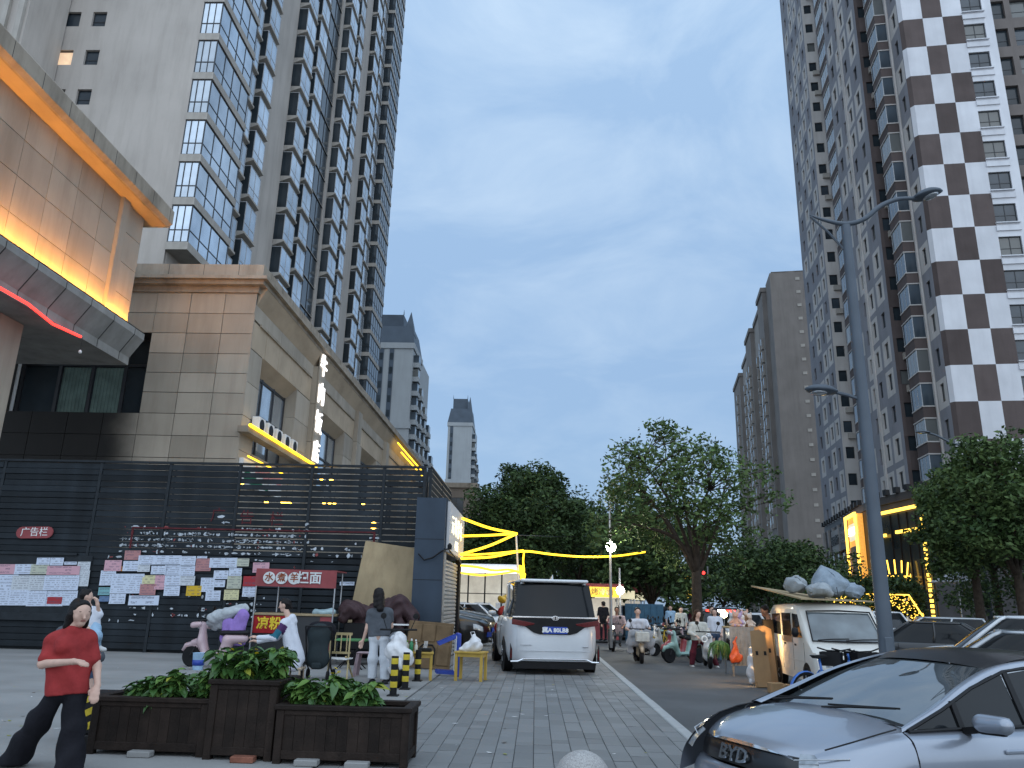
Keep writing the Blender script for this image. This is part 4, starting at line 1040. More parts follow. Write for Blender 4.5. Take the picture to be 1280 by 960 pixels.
def car(typ, label, loc, rz, pnt, group=None, cat='car', front='off', rear='off', scale=1.0, far=False, roof=None, name='parked_car', plate=True, e=3.6, plate_tx=None):
    T = TYPES[typ]; L, Wd = T['L'], T['W']; hw = Wd/2; n = 28 if far else 48
    t = thing(name, label, cat, loc, rz, group); t.scale = (scale,)*3
    zt = lambda x: interp(T['top'], x)
    mb = MB(); rings = []
    for (tt, ins, hh) in ((0, .16, 0), (.02, .07, 0), (.22, .015, 0), (.5, 0, 0), (.72, .005, 0), (.9, .03, 0), (.97, .06, 0), (1, .11, 0)):
        rr = ring(-L/2+ins*.6, L/2-ins*.8, hw-ins, n, e, 2.9); q = []
        for x, y in rr:
            zb = .2+.06*max(0, abs(x)-1.6); q.append((x, y, zb+(zt(x)-zb)*tt))
        rings.append(q)
    for sc in (.8, .5, .2):
        base = ring(-L/2+.11*.6, L/2-.11*.8, hw-.11, n, e, 2.9)
        rings.append([(x*(.98 if sc > .5 else .95), y*sc, zt(x*(.98 if sc > .5 else .95))+.035*(1-sc*sc)) for x, y in base])
    mb.loft(rings, 0, caps=True)
    mb.build('body', M[pnt] if isinstance(pnt, str) else pnt, t, smooth=True, sharp=50)
    # greenhouse
    zbelt, H_ = T['belt']-.06, T['H']; g0, g1 = T['gb'], T['gt']; rw = T['roofw']
    levels = [(0, g0[0], g0[1], hw-.1), (.5, (g0[0]*.55+g1[0]*.45), (g0[1]*.5+g1[1]*.5), hw-.15-(hw-.1-rw)*.32), (.86, g1[0]*.9+g0[0]*.1, g1[1]*.88+g0[1]*.12, rw+.03), (.93, g1[0], g1[1], rw)]
    gr = []
    for (q, xa, xb, w_) in levels:
        gr.append([(x, y, zbelt+(H_-zbelt)*q) for x, y in ring(xa, xb, w_, n, 5, 4)])
    k = n
    def sect(i):
        a = 360*((i+.5) % k)/k; a = a if a < 180 else a-360
        return 'front' if abs(a) < 40 else ('rear' if abs(a) > 140 else ('left' if a > 0 else 'right'))
    for s_, nm in (('front', 'windscreen'), ('rear', 'rear_window'), ('left', 'side_window'), ('right', 'side_window')):
        m2 = MB(); vs = [p for q in gr for p in q]; fs = [(i*k+j, i*k+(j+1) % k, (i+1)*k+(j+1) % k, (i+1)*k+j) for i in range(3) for j in range(k) if sect(j) == s_]
        m2.add(vs, fs); o = m2.build(nm, M['carglass'], t, smooth=True)
    rm = MB(); a, b = levels[-1][1], levels[-1][2]; rr = [gr[-1]]
    for sc, q in ((.97, .965), (.8, .99), (.4, 1.0), (.1, 1.0)):
        rr.append([((a+b)/2+(x-(a+b)/2)*sc, y*sc, zbelt+(H_-zbelt)*q) for x, y, z in gr[-1]])
    rm.loft(rr, caps=True); rm.build('roof', M[roof or pnt] if isinstance(roof or pnt, str) else (roof or pnt), t, smooth=True)
    # pillars and window surround
    pl = MB()
    for j in range(k):
        a = 360*j/k
        if min(abs(a-x) for x in (40, 140, 220, 320)) < 360/k*.5+.01 or (abs(a-92) < 360/k*.5 or abs(a-268) < 360/k*.5):
            pl.tube([Vector(gr[i][j])*1.0 for i in range(4)], [.05, .045, .04, .04] if not (80 < a < 100 or 260 < a < 280) else .03, 6)
    pl.tube([Vector(p) for p in gr[-1]], .03, 6, closed=True)
    pl.build('pillar_frame', M[pnt] if isinstance(pnt, str) else pnt, t, smooth=True)
    # wheels with dark arches
    r = .33 if typ in ('suv', 'mpv') else .31
    for x in T['wb']:
        for s in (-1, 1):
            MB().lathe([(r+.055, -.01), (r+.055, .012), (r+.0, .02), (.001, .02)], 22, c=(x, s*(hw-.012), r+.005), ax='y').build('wheel_arch', M['black'], t)
            add_wheel(t, x, s*(hw-.085), r, .2)
    # lamps
    def bodypt(ang, tt, off=.006):
        i = ang/360*n; i0 = int(math.floor(i)) % n; f = i-math.floor(i); ks = [0, .02, .22, .5, .72, .9, .97, 1]; j = max(0, min(6, int(np.searchsorted(ks, tt))-1)); g = (tt-ks[j])/(ks[j+1]-ks[j])
        P_ = lambda a_, b_: Vector(rings[a_][b_ % n])
        p = (P_(j, i0)*(1-f)+P_(j, i0+1)*f)*(1-g)+(P_(j+1, i0)*(1-f)+P_(j+1, i0+1)*f)*g
        c = Vector((p.x, p.y, 0)); c = c.normalized()*off if c.length else c
        return p+c
    def lamp_patch(name, a0, a1, t0, t1, m, off=.012, steps=6):
        m2 = MB(); vs = [bodypt(a0+(a1-a0)*i/steps, t0+(t1-t0)*j/2, off) for i in range(steps+1) for j in range(3)]
        m2.add(vs, [(i*3+j, i*3+j+1, i*3+4+j, i*3+3+j) for i in range(steps) for j in range(2)]); return m2.build(name, m, t, smooth=True)
    for s in (1, -1):
        hl = lamp_patch('headlight', s*17, s*36, .62, .84, M['headlight'] if front == 'on' else M['lens'])
        lamp_patch('tail_light', 180-s*15, 180-s*37, .66, .88, M['redlight'] if rear == 'on' else M['redlens'])
        m2 = MB().lathe([(.001, -.1), (.06, -.08), (.08, 0), (.06, .08), (.001, .1)], 10, ax='y'); o = m2.build('mirror', M[pnt] if isinstance(pnt, str) else pnt, t, smooth=True, loc=(T['gb'][1]-.35, s*(hw+.06), T['belt']+.05)); o.scale = (1, 1, .75)
        if not far:
            for x in (-.55, .45):
                sm = MB()
                pts = []
                for tt in (.1, .3, .5, .72, .9, .97):
                    lo_, hi_ = 5, 175
                    for _ in range(18):
                        md = (lo_+hi_)/2
                        if bodypt(md, tt, 0).x > x: lo_ = md
                        else: hi_ = md
                    p = bodypt(lo_, tt, .001); pts.append((p.x, s*p.y, p.z))
                sm.tube(pts, .006, 4); sm.build('door_seam', M['black'], t)
                MB().cbox(x-.28, x-.12, s*(hw+.0)-.012, s*(hw+.0)+.012, T['belt']-.2, T['belt']-.165, .008).build('door_handle', M[pnt] if isinstance(pnt, str) else pnt, t)
    lamp_patch('grille', -14, 14, .3, .62, M['black'], .01)
    lamp_patch('bumper_vent', -24, 24, .04, .2, M['black'], .01)
    lamp_patch('bumper_trim', 156, 204, .04, .2, M['black'], .01)
    if plate:
        for x, s in ((L/2-.01, 1), (-L/2+.015, -1)):
            o = MB().box(-.012, .012, -.22, .22, -.07, .07).build('licence_plate', M['plate'], t, loc=(x+s*.03, 0, .5 if s > 0 else .78))
    return t
# ---- background traffic and parked cars
car('suv', 'black car parked beside the shutter booth, nearest of the parked pair', (-3.75, 26.3, 0), R(-13), 'p_black', scale=1.04)
car('suv', 'dark car with yellow reflections parked behind the black car by the booth', (-3.9, 29.6, 0), R(-16), 'p_grey', scale=1.12)
car('sedan', 'white car nosing out behind the two dark parked cars', (-2.3, 33.0, 0), R(-25), 'p_white')
car('sedan', 'silver sedan with dark roof and arched windows just beyond the nearest car', (6.75, 11.6, -.15), R(152), 'p_silver', scale=1.0, roof='p_grey')
car('suv', 'white estate car with red tail light parked behind the dark roofed sedan', (8.9, 15.2, -.15), R(155), 'p_white', rear='on', scale=.98)
car('sedan', 'black sedan squeezed between the lamp post and the white estate car', (9.6, 20.5, -.15), R(150), 'p_black')
car('sedan', 'white sedan facing the camera behind the toy stall', (7.3, 28.5, -.15), R(-91), 'p_white', scale=1.03)
pc = car('sedan', 'dark car with red and white roof light bar in the traffic', (8.1, 35.5, -.15), R(-90), 'p_grey', front='off')
lb = MB().cbox(-.12, .12, -.62, .62, 1.46, 1.58, .02).build('light_bar', M['black'], pc)
for y0, y1, m in ((-.62, -.2, 'redlight'), (-.17, .17, 'headlight'), (.2, .62, 'redlight')): MB().cbox(-.14, .14, y0, y1, 1.485, 1.575, .015).build('light', M[m], lb)
car('suv', 'white car at the kerb beside the fairy lights', (13.4, 31.5, -.15), R(-88), 'p_white')
car('hatch', 'small silver car behind the tan van', (12.0, 25.0, -.15), R(160), 'p_silver')
trf = [('sedan', 8.2, 44, -90, 'p_white', 'on', 'off', 'white sedan with lit headlights in the oncoming lane'), ('suv', 8.0, 53, -90, 'p_black', 'on', 'off', 'black car with bright headlights behind the scooters'), ('sedan', 11.6, 42, 90, 'p_white', 'off', 'on', 'white sedan with red tail lights waiting in the outer lane'),
       ('suv', 11.5, 50, 90, 'p_grey', 'off', 'on', 'grey car braking with red tail lights in the outer lane'), ('sedan', 8.2, 63, -90, 'p_silver', 'on', 'off', 'silver sedan far along the oncoming lane'), ('sedan', 11.7, 59, 90, 'p_red', 'off', 'on', 'dark red sedan with glowing tail lights'),
       ('suv', 15.0, 47, 90, 'p_white', 'off', 'on', 'white car braking in the lane beside the shops'), ('sedan', 15.2, 38, 90, 'p_silver', 'off', 'on', 'silver sedan braking beyond the tan van'), ('suv', 8.3, 74, -90, 'p_white', 'on', 'off', 'white car far down the street with lit headlights'),
       ('suv', 11.6, 69, 90, 'p_black', 'off', 'on', 'black car with red lights deep in the traffic'), ('sedan', 15.1, 57, 90, 'p_black', 'off', 'on', 'black sedan braking near the far shops'), ('sedan', 11.7, 80, 90, 'p_white', 'off', 'on', 'white sedan deep in the traffic queue'),
       ('sedan', 8.2, 88, -90, 'p_grey', 'on', 'off', 'grey sedan tiny at the end of the oncoming lane'), ('suv', 15.2, 68, 90, 'p_silver', 'off', 'on', 'silver car tiny in the lane beside the shops'), ('sedan', 11.7, 92, 90, 'p_silver', 'off', 'on', 'silver sedan at the far end of the queue'),
       ('suv', 5.0, 42, -90, 'p_blue', 'off', 'off', 'blue grey car parked behind the tree trunks'), ('sedan', 4.9, 49, -90, 'p_white', 'on', 'off', 'white sedan parked facing the camera past the trees'), ('suv', 3.2, 58, -90, 'p_white', 'on', 'off', 'white car with lights on along the far side lane')]
for ty, x, y, a, p, f, r_, lab in trf: car(ty, lab, (x, y, -.15), R(a), p, 'cars in the street traffic', front=f, rear=r_, far=True, name='street_car')

# ---- white people carrier seen from behind
van = car('mpv', 'white people carrier with blue plate parked on the paving, seen from behind', (0.44-2.65*math.sin(R(7)), 18.0+2.65*math.cos(R(7)), 0), R(97), 'p_white', cat='minivan', scale=1.06, name='people_carrier', plate=False, e=7)
for o in list(van.children):
    if o.name.startswith(('tail_light', 'bumper_trim', 'rear_window')): bpy.data.objects.remove(o)
# rear details: local x = -2.5 is the tail; -y is the right
def rear(name, poly, d0, d1, m, par=van): return MB().prism([(y, z) for y, z in poly], 'x', -2.5-d1, -2.5+d0).build(name, M[m] if isinstance(m, str) else m, par, bevel=.006)
def mir(h): return h+[(-y, z) for y, z in h[::-1]]
van.scale = (1.06, 1.135, 1.06)
rw_ = MB()
g = [[(-2.515+.20*k/4+.05*abs(j/6)**2.2, -.80*(1-.1*k/4)*(j/6), 1.16+.66*k/4) for j in range(-6, 7)] for k in range(5)]
rw_.add([p for q in g for p in q], [(i*13+j, i*13+j+1, i*13+14+j, i*13+13+j) for i in range(4) for j in range(12)]); rw_.build('rear_window', M['carglass'], van, smooth=True, fix=False)
rear('rear_panel', mir([(.84, 1.14), (.84, 1.02), (.60, .96), (.42, .83), (.3, .80)]), .02, .03, M['black'])
for s in (1, -1):
    rear('tail_light', [(s*.85, 1.1), (s*.85, .99), (s*.60, .955), (s*.42, .99), (s*.40, 1.02)], .0, .04, 'redlens')
    rear('reflector', [(s*.87, .62), (s*.83, .50), (s*.83, .26), (s*.88, .26)], .02, .02, M['black']); rear('reflector_lens', [(s*.862, .55), (s*.842, .48), (s*.842, .32), (s*.866, .32)], .02, .026, 'redlens')
    MB().tube([(-2.52, s*.86, .26), (-2.525, s*.72, .265), (-2.53, s*.62, .31)], .018, 6).build('bumper_trim', M['chrome'], van)
rear('chrome_strip', mir([(.84, 1.155), (.84, 1.125)]), .0, .036, 'chrome')
rear('emblem', [(.075*math.cos(a), 1.125+.05*math.sin(a)) for a in np.linspace(0, 2*math.pi, 17)[:-1]], .0, .05, 'chrome')
rear('emblem_bar', [(.012*math.cos(a), 1.125+.045*math.sin(a)) for a in np.linspace(0, 2*math.pi, 9)[:-1]], .0, .054, M['black'])
rear('lower_seam', mir([(.7, .475), (.7, .468)]), .0, .012, M['steel'])
rear('bumper_trim', mir([(.62, .325), (.62, .29)]), .0, .035, 'chrome'); rear('underbody', mir([(.82, .255), (.78, .12)]), .3, -.03, M['black'])
for s in (1, -1): rear('tailgate_seam', [(s*.745, .9), (s*.74, .9), (s*.74, .47), (s*.745, .47)], .0, .011, M['steel'])
lp = rear('licence_plate', mir([(.24, .955), (.24, .815)]), .0, .045, 'plate')
link('lettering', text_mesh('冀A 80LB8', .115, M['white'], .002, bold=.004), lp, (-2.5475, 0, .884), (R(90), 0, R(-90)))
rear('badge', [(-.55, .58), (-.66, .58), (-.66, .55), (-.55, .55)], .0, .012, M['steel']); rear('badge', [(.68, .60), (.45, .60), (.45, .582), (.68, .582)], .0, .012, M['steel'])
MB().loft([[(-2.05, -.02, 1.93), (-1.8, -.03, 1.93), (-1.8, .03, 1.93), (-2.05, .02, 1.93)], [(-2.08, -.004, 2.03), (-2.0, -.006, 2.01), (-2.0, .006, 2.01), (-2.08, .004, 2.03)]]).build('aerial_fin', M['p_white'], van)
sp_ = MB().cbox(-2.42, -2.1, -.68, .68, 1.86, 1.92, .02).build('roof_spoiler', M['p_white'], van)

# ---- old white van, seen from its front corner, laden roof
vt = thing('delivery_van', 'old white van lit tan by the stall lamp with sacks on its roof', 'van', (6.35, 17.85, -.15), R(267))
mb = MB(); Lv, hv = 3.7, .80
prof = [(-1.85, .3, 1.78), (-1.8, .25, 1.80), (0.55, .22, 1.82), (1.0, .22, 1.00), (1.0, .22, 1.0)]
# side profile lofted across the width with rounded shoulders
def vsec(y, ins, zr):
    P_ = [(-1.85+ins, .32), (-1.86+ins, .9), (-1.83+ins, 1.45), (-1.74+ins, 1.72-zr), (-1.5, 1.80-zr), (.3, 1.82-zr), (.62-ins, 1.77-zr), (.78-ins, 1.62-zr), (1.32-ins, 1.04), (1.42-ins, .99), (1.70-ins*1.6, .84), (1.80-ins*2, .62), (1.82-ins*2, .34), (1.6, .27), (-1.6, .27)]
    return [(x, y, z) for x, z in P_]
secs = [vsec(y*hv, i, r_) for y, i, r_ in ((-1, .12, .20), (-.985, .06, .12), (-.93, .03, .05), (-.6, .0, .015), (0, 0, 0), (.6, 0, .015), (.93, .03, .05), (.985, .06, .12), (1, .12, .20))]
mb.loft(secs); M['p_van'] = paint('worn_white_van_paint', (.60, .58, .53), .45, 0)
mb.build('body', M['p_van'], vt, smooth=True, sharp=38)
ws = MB(); q = [[(.80+.52*k/4+.012, -.69+1.38*j/6+(-.03 if 0 else 0), 1.61-.55*k/4-.0) for j in range(7)] for k in range(5)]
q = [[(x-.03*abs((y/.69))**3, y*(.90+.10*(1.62-z)/.56), z) for x, y, z in r_] for r_ in q]
ws.add([p for r_ in q for p in r_], [(i*7+j, i*7+j+1, i*7+8+j, i*7+7+j) for i in range(4) for j in range(6)]); M['windscr'] = pm('windscreen_glass', (.10, .12, .13), .08, var=.4, scale=2, spec=.9)
w_ = ws.build('windscreen', M['windscr'], vt, smooth=True, fix=False)
for (y0, y1) in ((-.6, .02), (-.05, .6)): MB().tube([(1.36, y0, 1.075), (1.33, (y0+y1)/2, 1.10), (1.325, y1, 1.11)], .012, 5).build('wiper', M['black'], vt)
MB().tube([(.81, -.64, 1.63), (1.345, -.70, 1.055), (1.375, 0, 1.05), (1.345, .70, 1.055), (.81, .64, 1.63), (.835, 0, 1.65)], .018, 6, closed=True).build('windscreen_seal', M['black'], vt)
for s in (-1, 1):
    sw_ = lambda poly, m, nm: MB().prism(poly, 'y', s*(hv+.004), s*(hv-.03)).build(nm, m, vt, bevel=.004)
    sw_([(.98, 1.1), (.66, 1.56), (.28, 1.58), (.28, 1.08)], M['carglass'], 'side_window'); sw_([(.16, 1.08), (.16, 1.58), (-.6, 1.58), (-.6, 1.08)], M['carglass'], 'side_window'); sw_([(-.72, 1.1), (-.72, 1.57), (-1.5, 1.55), (-1.5, 1.12)], M['carglass'], 'side_window')
    for x in (.22, -.66, 1.05): MB().box(x-.005, x+.005, s*hv-.004, s*hv+.006, .42, 1.6 if x < 1 else 1.0).build('door_seam', M['black'], vt)
    MB().box(-1.7, 1.0, s*hv-.004, s*hv+.012, .62, .65).build('side_trim', M['p_van'], vt)
    for x in (.34, -.5): MB().cbox(x, x+.14, s*hv-.01, s*hv+.03, .92, .96, .008).build('door_handle', M['black'], vt)
    for x in (1.15, -1.2):
        MB().lathe([(.34, -.01), (.34, .012), (.001, .016)], 22, c=(x, s*(hv-.008), .29), ax='y').build('wheel_arch', M['black'], vt); add_wheel(vt, x, s*(hv-.07), .27, .17)
    hl = MB(); patch(hl, [[(1.74, s*.38, .80), (1.62, s*.66, .86), (1.45, s*.765, .90)], [(1.80, s*.40, .70), (1.72, s*.68, .72), (1.5, s*.785, .74)], [(1.815, s*.42, .60), (1.74, s*.68, .58), (1.52, s*.79, .60)]], 3, 3); hl.build('headlight', M['lens'], vt, smooth=True, fix=False)
    m2 = MB().lathe([(.001, -.1), (.06, -.08), (.075, 0), (.06, .08), (.001, .1)], 10).build('mirror', M['black'], vt, smooth=True, loc=(.95, s*.93, 1.2))
MB().cbox(1.6, 1.87, -.74, .74, .30, .54, .05).build('bumper', M['black'], vt); MB().box(1.815, 1.83, -.35, .35, .62, .74).build('grille', M['black'], vt)
MB().tube([(.2, .25, 1.82), (.1, .25, 2.15)], .008, 5).build('aerial', M['black'], vt)
lt = MB().box(-.5, .4, -.003, .003, 0, .12).build('door_print', M['steel'], vt, loc=(-.2, -hv-.008, .98))
# ---- silver hatchback close to the camera (left-hand side and nose visible)
nc = thing('hatchback', 'silver grey hatchback with black roof close at the lower right', 'car', (3.12, 6.57, -.06), R(203.4)); nc.scale = (.988, .988, .84); nc.rotation_euler.y = R(-1.05)
M['p_near'] = pm('silver_blue_car_paint', (.29, .32, .375), .3, .5, var=.05, scale=2, coat=.8)
M['p_roof'] = pm('black_roof_paint', (.008, .008, .009), .3, 0, var=.2, scale=3, coat=.2); M['nearglass'] = pm('near_windscreen', (.06, .07, .075), .03, var=.35, scale=1.2, spec=.9); M['nearglass'].node_tree.nodes['Principled BSDF'].inputs['IOR'].default_value = 2.15
A = np.array
def surf(name, ctrl, m, nu=6, nv=6, par=nc, thick=0):
    mb = MB(); patch(mb, ctrl, nu, nv); o = mb.build(name, M[m], par, smooth=True)
    return o
def both(name, ctrl, m, **k):
    a = surf(name, ctrl, m, **k); b = surf(name, [[(x, -y, z) for x, y, z in r_] for r_ in ctrl], m, **k); return a, b
# bonnet: rows from the windscreen to the nose, columns left to right
bon = []
for x, z, w_, cr_ in ((1.12, .985, .70, .05), (1.35, .955, .71, .055), (1.6, .89, .68, .055), (1.8, .80, .60, .05), (1.90, .735, .50, .04)):
    bon.append([(x-.10*abs(u)**2.2*(1 if x > 1.3 else .35), w_*u, z+cr_*(1-abs(u)**2)-.03*abs(u)**3) for u in (1, .8, .5, 0, -.5, -.8, -1)])
surf('bonnet', bon, 'p_near', 6, 5)
# windscreen and roof
wsn = []
for x, z, w_ in ((1.12, .975, .70), (.85, 1.12, .66), (.5, 1.29, .60), (.16, 1.425, .545)):
    wsn.append([(x-.10*abs(u)**2.2, w_*u, z-.025*abs(u)**2) for u in (1, .8, .5, 0, -.5, -.8, -1)])
surf('windscreen', wsn, 'nearglass', 6, 5)
rf = []
for x, z, w_ in ((.16, 1.427, .545), (-.2, 1.515, .555), (-.6, 1.54, .56), (-1.1, 1.51, .55), (-1.6, 1.43, .53), (-1.85, 1.36, .51)):
    rf.append([(x-(.10*abs(u)**2.2 if x > .1 else 0), w_*u, z+.012-.045*abs(u)**2.4) for u in (1, .8, .5, 0, -.5, -.8, -1)])
surf('roof', rf, 'p_roof', 5, 4)
# A-pillar with roof rail, painted, flowing from wing to rear
apl = [[(1.14, .70, .965), (1.20, .76, .955)], [(.80, .665, 1.115), (.83, .735, 1.10)], [(.45, .61, 1.28), (.47, .675, 1.255)], [(.06, .548, 1.41), (.07, .62, 1.385)], [(-.35, .558, 1.475), (-.35, .63, 1.45)], [(-.9, .56, 1.475), (-.9, .63, 1.45)], [(-1.5, .54, 1.41), (-1.5, .61, 1.39)], [(-1.9, .52, 1.32), (-1.9, .58, 1.3)]]
both('roof_rail', [[(p[0], p[1]-.012, p[2]+.006), ((p[0]+q[0])/2, (p[1]+q[1])/2, (p[2]+q[2])/2+.022), q] for p, q in apl], 'p_near', nu=5, nv=4)
# front wing
wing_ = [[(1.20, .76, .955), (1.35, .74, .93), (1.6, .70, .865), (1.78, .60, .79)], [(1.20, .83, .90), (1.36, .82, .88), (1.62, .775, .81), (1.80, .655, .745)], [(1.20, .868, .78), (1.37, .865, .77), (1.65, .82, .70), (1.84, .70, .66)], [(1.20, .872, .62), (1.38, .875, .64), (1.67, .84, .58), (1.88, .72, .56)], [(1.20, .865, .35), (1.30, .87, .62), (1.62, .85, .45), (1.90, .74, .40)]]
both('front_wing', wing_, 'p_near')
# doors: front and rear
def door(x0, x1, name):
    rows = []
    for yy, z in ((.765, .955), (.835, .90), (.868, .78), (.872, .62), (.872, .45), (.85, .25)):
        rows.append([(x, yy-.015*max(0, -x-.9), z+(.02 if z > .9 else 0)*(1.2-x)/2) for x in np.linspace(x0, x1, 5)])
    return both(name, rows, 'p_near', nu=5, nv=3)
door(1.19, .06, 'front_door'); door(.045, -1.0, 'rear_door')
rq = []
for yy, z in ((.76, .985), (.835, .93), (.862, .78), (.87, .62), (.85, .4)):
    rq.append([(-1.01, yy, z), (-1.4, yy-.02, z+.01), (-1.75, yy-.09, z+.01), (-1.98, yy-.28, z)])
both('rear_wing', rq, 'p_near'); 
# side glass: quarter light, front, rear
def sglass(poly, name='side_window', m='carglass'):
    out_ = []
    for s in (1, -1):
        mb = MB(); mb.add([(x, s*y, z) for x, y, z in poly], [tuple(range(len(poly)))]); out_.append(mb.build(name, M[m], nc))
    return out_
def sg(x, z): return (x, .775-.30*(z-.955)+(.0), z)
sglass([sg(*p) for p in ((1.13, .975), (.72, 1.135), (.70, .985))], 'quarter_window')
sglass([sg(*p) for p in ((.66, .985), (.66, 1.16), (.45, 1.255), (.1, 1.372), (.08, .995))]); sglass([sg(*p) for p in ((.02, .998), (.04, 1.375), (-.35, 1.425), (-.85, 1.425), (-.98, 1.35), (-.98, 1.01))]); sglass([sg(*p) for p in ((-1.05, 1.01), (-1.05, 1.36), (-1.35, 1.36), (-1.6, 1.2), (-1.55, 1.03))])
for s in (1, -1):
    for p0, p1, w_ in (((.68, .97), (.68, 1.17), .045), ((.05, .98), (.06, 1.385), .05), ((-1.015, .99), (-1.015, 1.40), .06)):
        a, b = sg(*p0), sg(*p1); MB().beam((a[0], s*(a[1]+.004), a[2]), (b[0], s*(b[1]+.004), b[2]), w_, .016, up=(0, 1, 0)).build('pillar', M['black'], nc)
    pts = [sg(*p) for p in ((1.16, .962), (.7, .975), (.05, .985), (-1.0, .998), (-1.6, 1.02))]
    MB().tube([(x, s*(y+.004), z) for x, y, z in pts], .012, 6).build('waist_trim', M['black'], nc)
    pts = [sg(*p) for p in ((1.16, .968), (.8, 1.105), (.45, 1.262), (.06, 1.392), (-.35, 1.44), (-.9, 1.44), (-1.4, 1.38), (-1.66, 1.22))]
    MB().tube([(x, s*(y+.002), z) for x, y, z in pts], .013, 6).build('window_trim', M['black'], nc)
    for x in (.05, 1.195): MB().tube([(x, s*.838, .90), (x, s*.871, .78), (x, s*.875, .62), (x, s*.873, .45), (x-.02*(x > 1), s*.853, .27)], .005, 4).build('door_seam', M['black'], nc)
    for x in (.22, -.85): MB().cbox(x, x+.2, s*.868-.012, s*.868+.016, .80, .835, .01).build('door_handle', M['p_near'], nc)
    # mirrors: black foot, silver shell, black glass side
    MB().beam((.66, s*.78, .96), (.66, s*.90, .99), .06, .05).build('mirror_foot', M['black'], nc)
    if s < 0: fx, fy = -.16, -.13
    else: fx = fy = 0
    mr = body('mirror', [((.68+fx, s*(.93+fy), 1.04), (.67+fx*1.6, s*(1.07+fy*1.6), 1.045), .065, .06, (.9, 1, 1.05)), ((.66+fx, s*(.95+fy), 1.02), (.65+fx*1.5, s*(1.05+fy*1.5), 1.03), .06, .055, (.7, 1, 1))], M['p_near'], nc, res=.012, k=.02)
    MB().cbox(.595+fx, .615+fx, s*(1.0+fy*1.2)-.07, s*(1.0+fy*1.2)+.07, .985, 1.095, .008).build('mirror_glass', M['nearglass'], mr)
    body('mirror_base', [((.67+fx*.5, s*(.92+fy*.5), .985), (.66+fx, s*(1.05+fy*1.5), .985), .045, .035, (.9, 1, .6))], M['black'], mr, res=.012)
    for x in (1.27, -1.28):
        MB().lathe([(.36, -.01), (.36, .014), (.001, .016)], 24, c=(x, s*.858, .31), ax='y').build('wheel_arch', M['black'], nc); add_wheel(nc, x, s*.80, .31, .19)
# seams between bonnet and wings, cowl panel, wipers
for s in (1, -1): MB().tube([(1.20, s*.715, .968), (1.35, s*.722, .940), (1.55, s*.70, .885), (1.72, s*.63, .82)], .006, 4).build('bonnet_seam', M['black'], nc)
cw = [[(1.11-.10*abs(u)**2.2, .70*u, .968-.025*u*u) for u in (1, .5, 0, -.5, -1)], [(1.20-.12*abs(u)**2.2, .735*u, .972-.035*u*u) for u in (1, .5, 0, -.5, -1)]]
surf('cowl_panel', [[(x, y, z+.035) for x, y, z in r_] for r_ in cw], 'black', 3, 6)
for (y0, y1, xo) in ((.52, -.10, 0), (-.05, -.62, .02)):
    pts = [(1.17, y0*.2+y1*.8, 1.03), (1.07+xo, y0*.45+y1*.55, 1.055), (.98+xo, y0, 1.085)]
    wpr = MB().tube(pts, [.014, .011, .007], 6).build('wiper', M['black'], nc)
    MB().tube([(1.05+xo, y1*.9+y0*.1, 1.045), (.97+xo, y0*1.05, 1.09)], .008, 5).build('blade', M['black'], wpr)
# nose: black panel with badge, lamps, bumper
nose = []
for z, xo in ((.735, 0), (.66, .035), (.58, .045)):
    nose.append([(1.89+xo-.16*abs(u)**2.4, .60*u, z+.02*(1-u*u)) for u in (1, .7, .35, 0, -.35, -.7, -1)])
surf('front_panel', nose, 'p_roof', 5, 4)
bump = []
for z, xo, w_ in ((.58, .045, .62), (.54, .075, .74), (.42, .09, .80), (.30, .07, .82), (.2, .02, .80)):
    bump.append([(1.89+xo-.26*abs(u)**2.6, w_*u, z) for u in (1, .8, .5, 0, -.5, -.8, -1)])
surf('bumper', bump, 'p_near', 5, 4)
lip = [[(1.898-.10*abs(u)**2.2, .50*u, .742+.04*(1-u*u)-.03*abs(u)**3) for u in (1, .5, 0, -.5, -1)], [(1.91-.15*abs(u)**2.3, .60*u, .728+.03*(1-u*u)) for u in (1, .5, 0, -.5, -1)]]
surf('bonnet_lip', lip, 'chrome', 3, 5)
for s in (1, -1):
    hl = [[(1.80, s*.50, .775), (1.72, s*.66, .79), (1.58, s*.765, .80)], [(1.85, s*.54, .70), (1.77, s*.70, .71), (1.62, s*.80, .72)], [(1.87, s*.58, .62), (1.80, s*.74, .63), (1.66, s*.835, .64)]]
    surf('headlight', [[(x+.012, y+s*.008, z) for x, y, z in r_] for r_ in hl], 'lens', 4, 4)
    MB().tube([(1.875, s*.52, .735), (1.80, s*.67, .765), (1.66, s*.775, .785)], .005, 6).build('light_strip', M['wframe'], nc)
    MB().cbox(1.80, 1.86, s*.66-.05, s*.66+.05, .36, .42, .01).build('fog_light', M['amberlens'], nc)
link('badge', text_mesh('BYD', .16, M['chrome'], .006, bold=.003), nc, (1.948, 0, .675), (R(74), 0, R(90)))
surf('rear_window', [[(-1.86-.0, .5*u, 1.36) for u in (1, 0, -1)], [(-2.0, .6*u, 1.02) for u in (1, 0, -1)]], 'carglass', 3, 3); surf('tailgate', [[(-2.0-.02*(1-u*u), .58*u, 1.02) for u in (1, 0, -1)], [(-2.02, .6*u, .7) for u in (1, 0, -1)], [(-2.0, .6*u, .3) for u in (1, 0, -1)]], 'p_near', 3, 3)
MB().box(-1.9, 1.85, -.78, .78, .18, .26).build('underbody', M['black'], nc); MB().box(-1.8, 1.1, -.62, .62, .26, .93).build('cabin_floor', M['black'], nc)
for x, z in ((.45, .8), ): MB().tube([(.1, .35, 1.40), (.08, .3, 1.41)], .02, 5).build('mirror_stub', M['black'], nc)
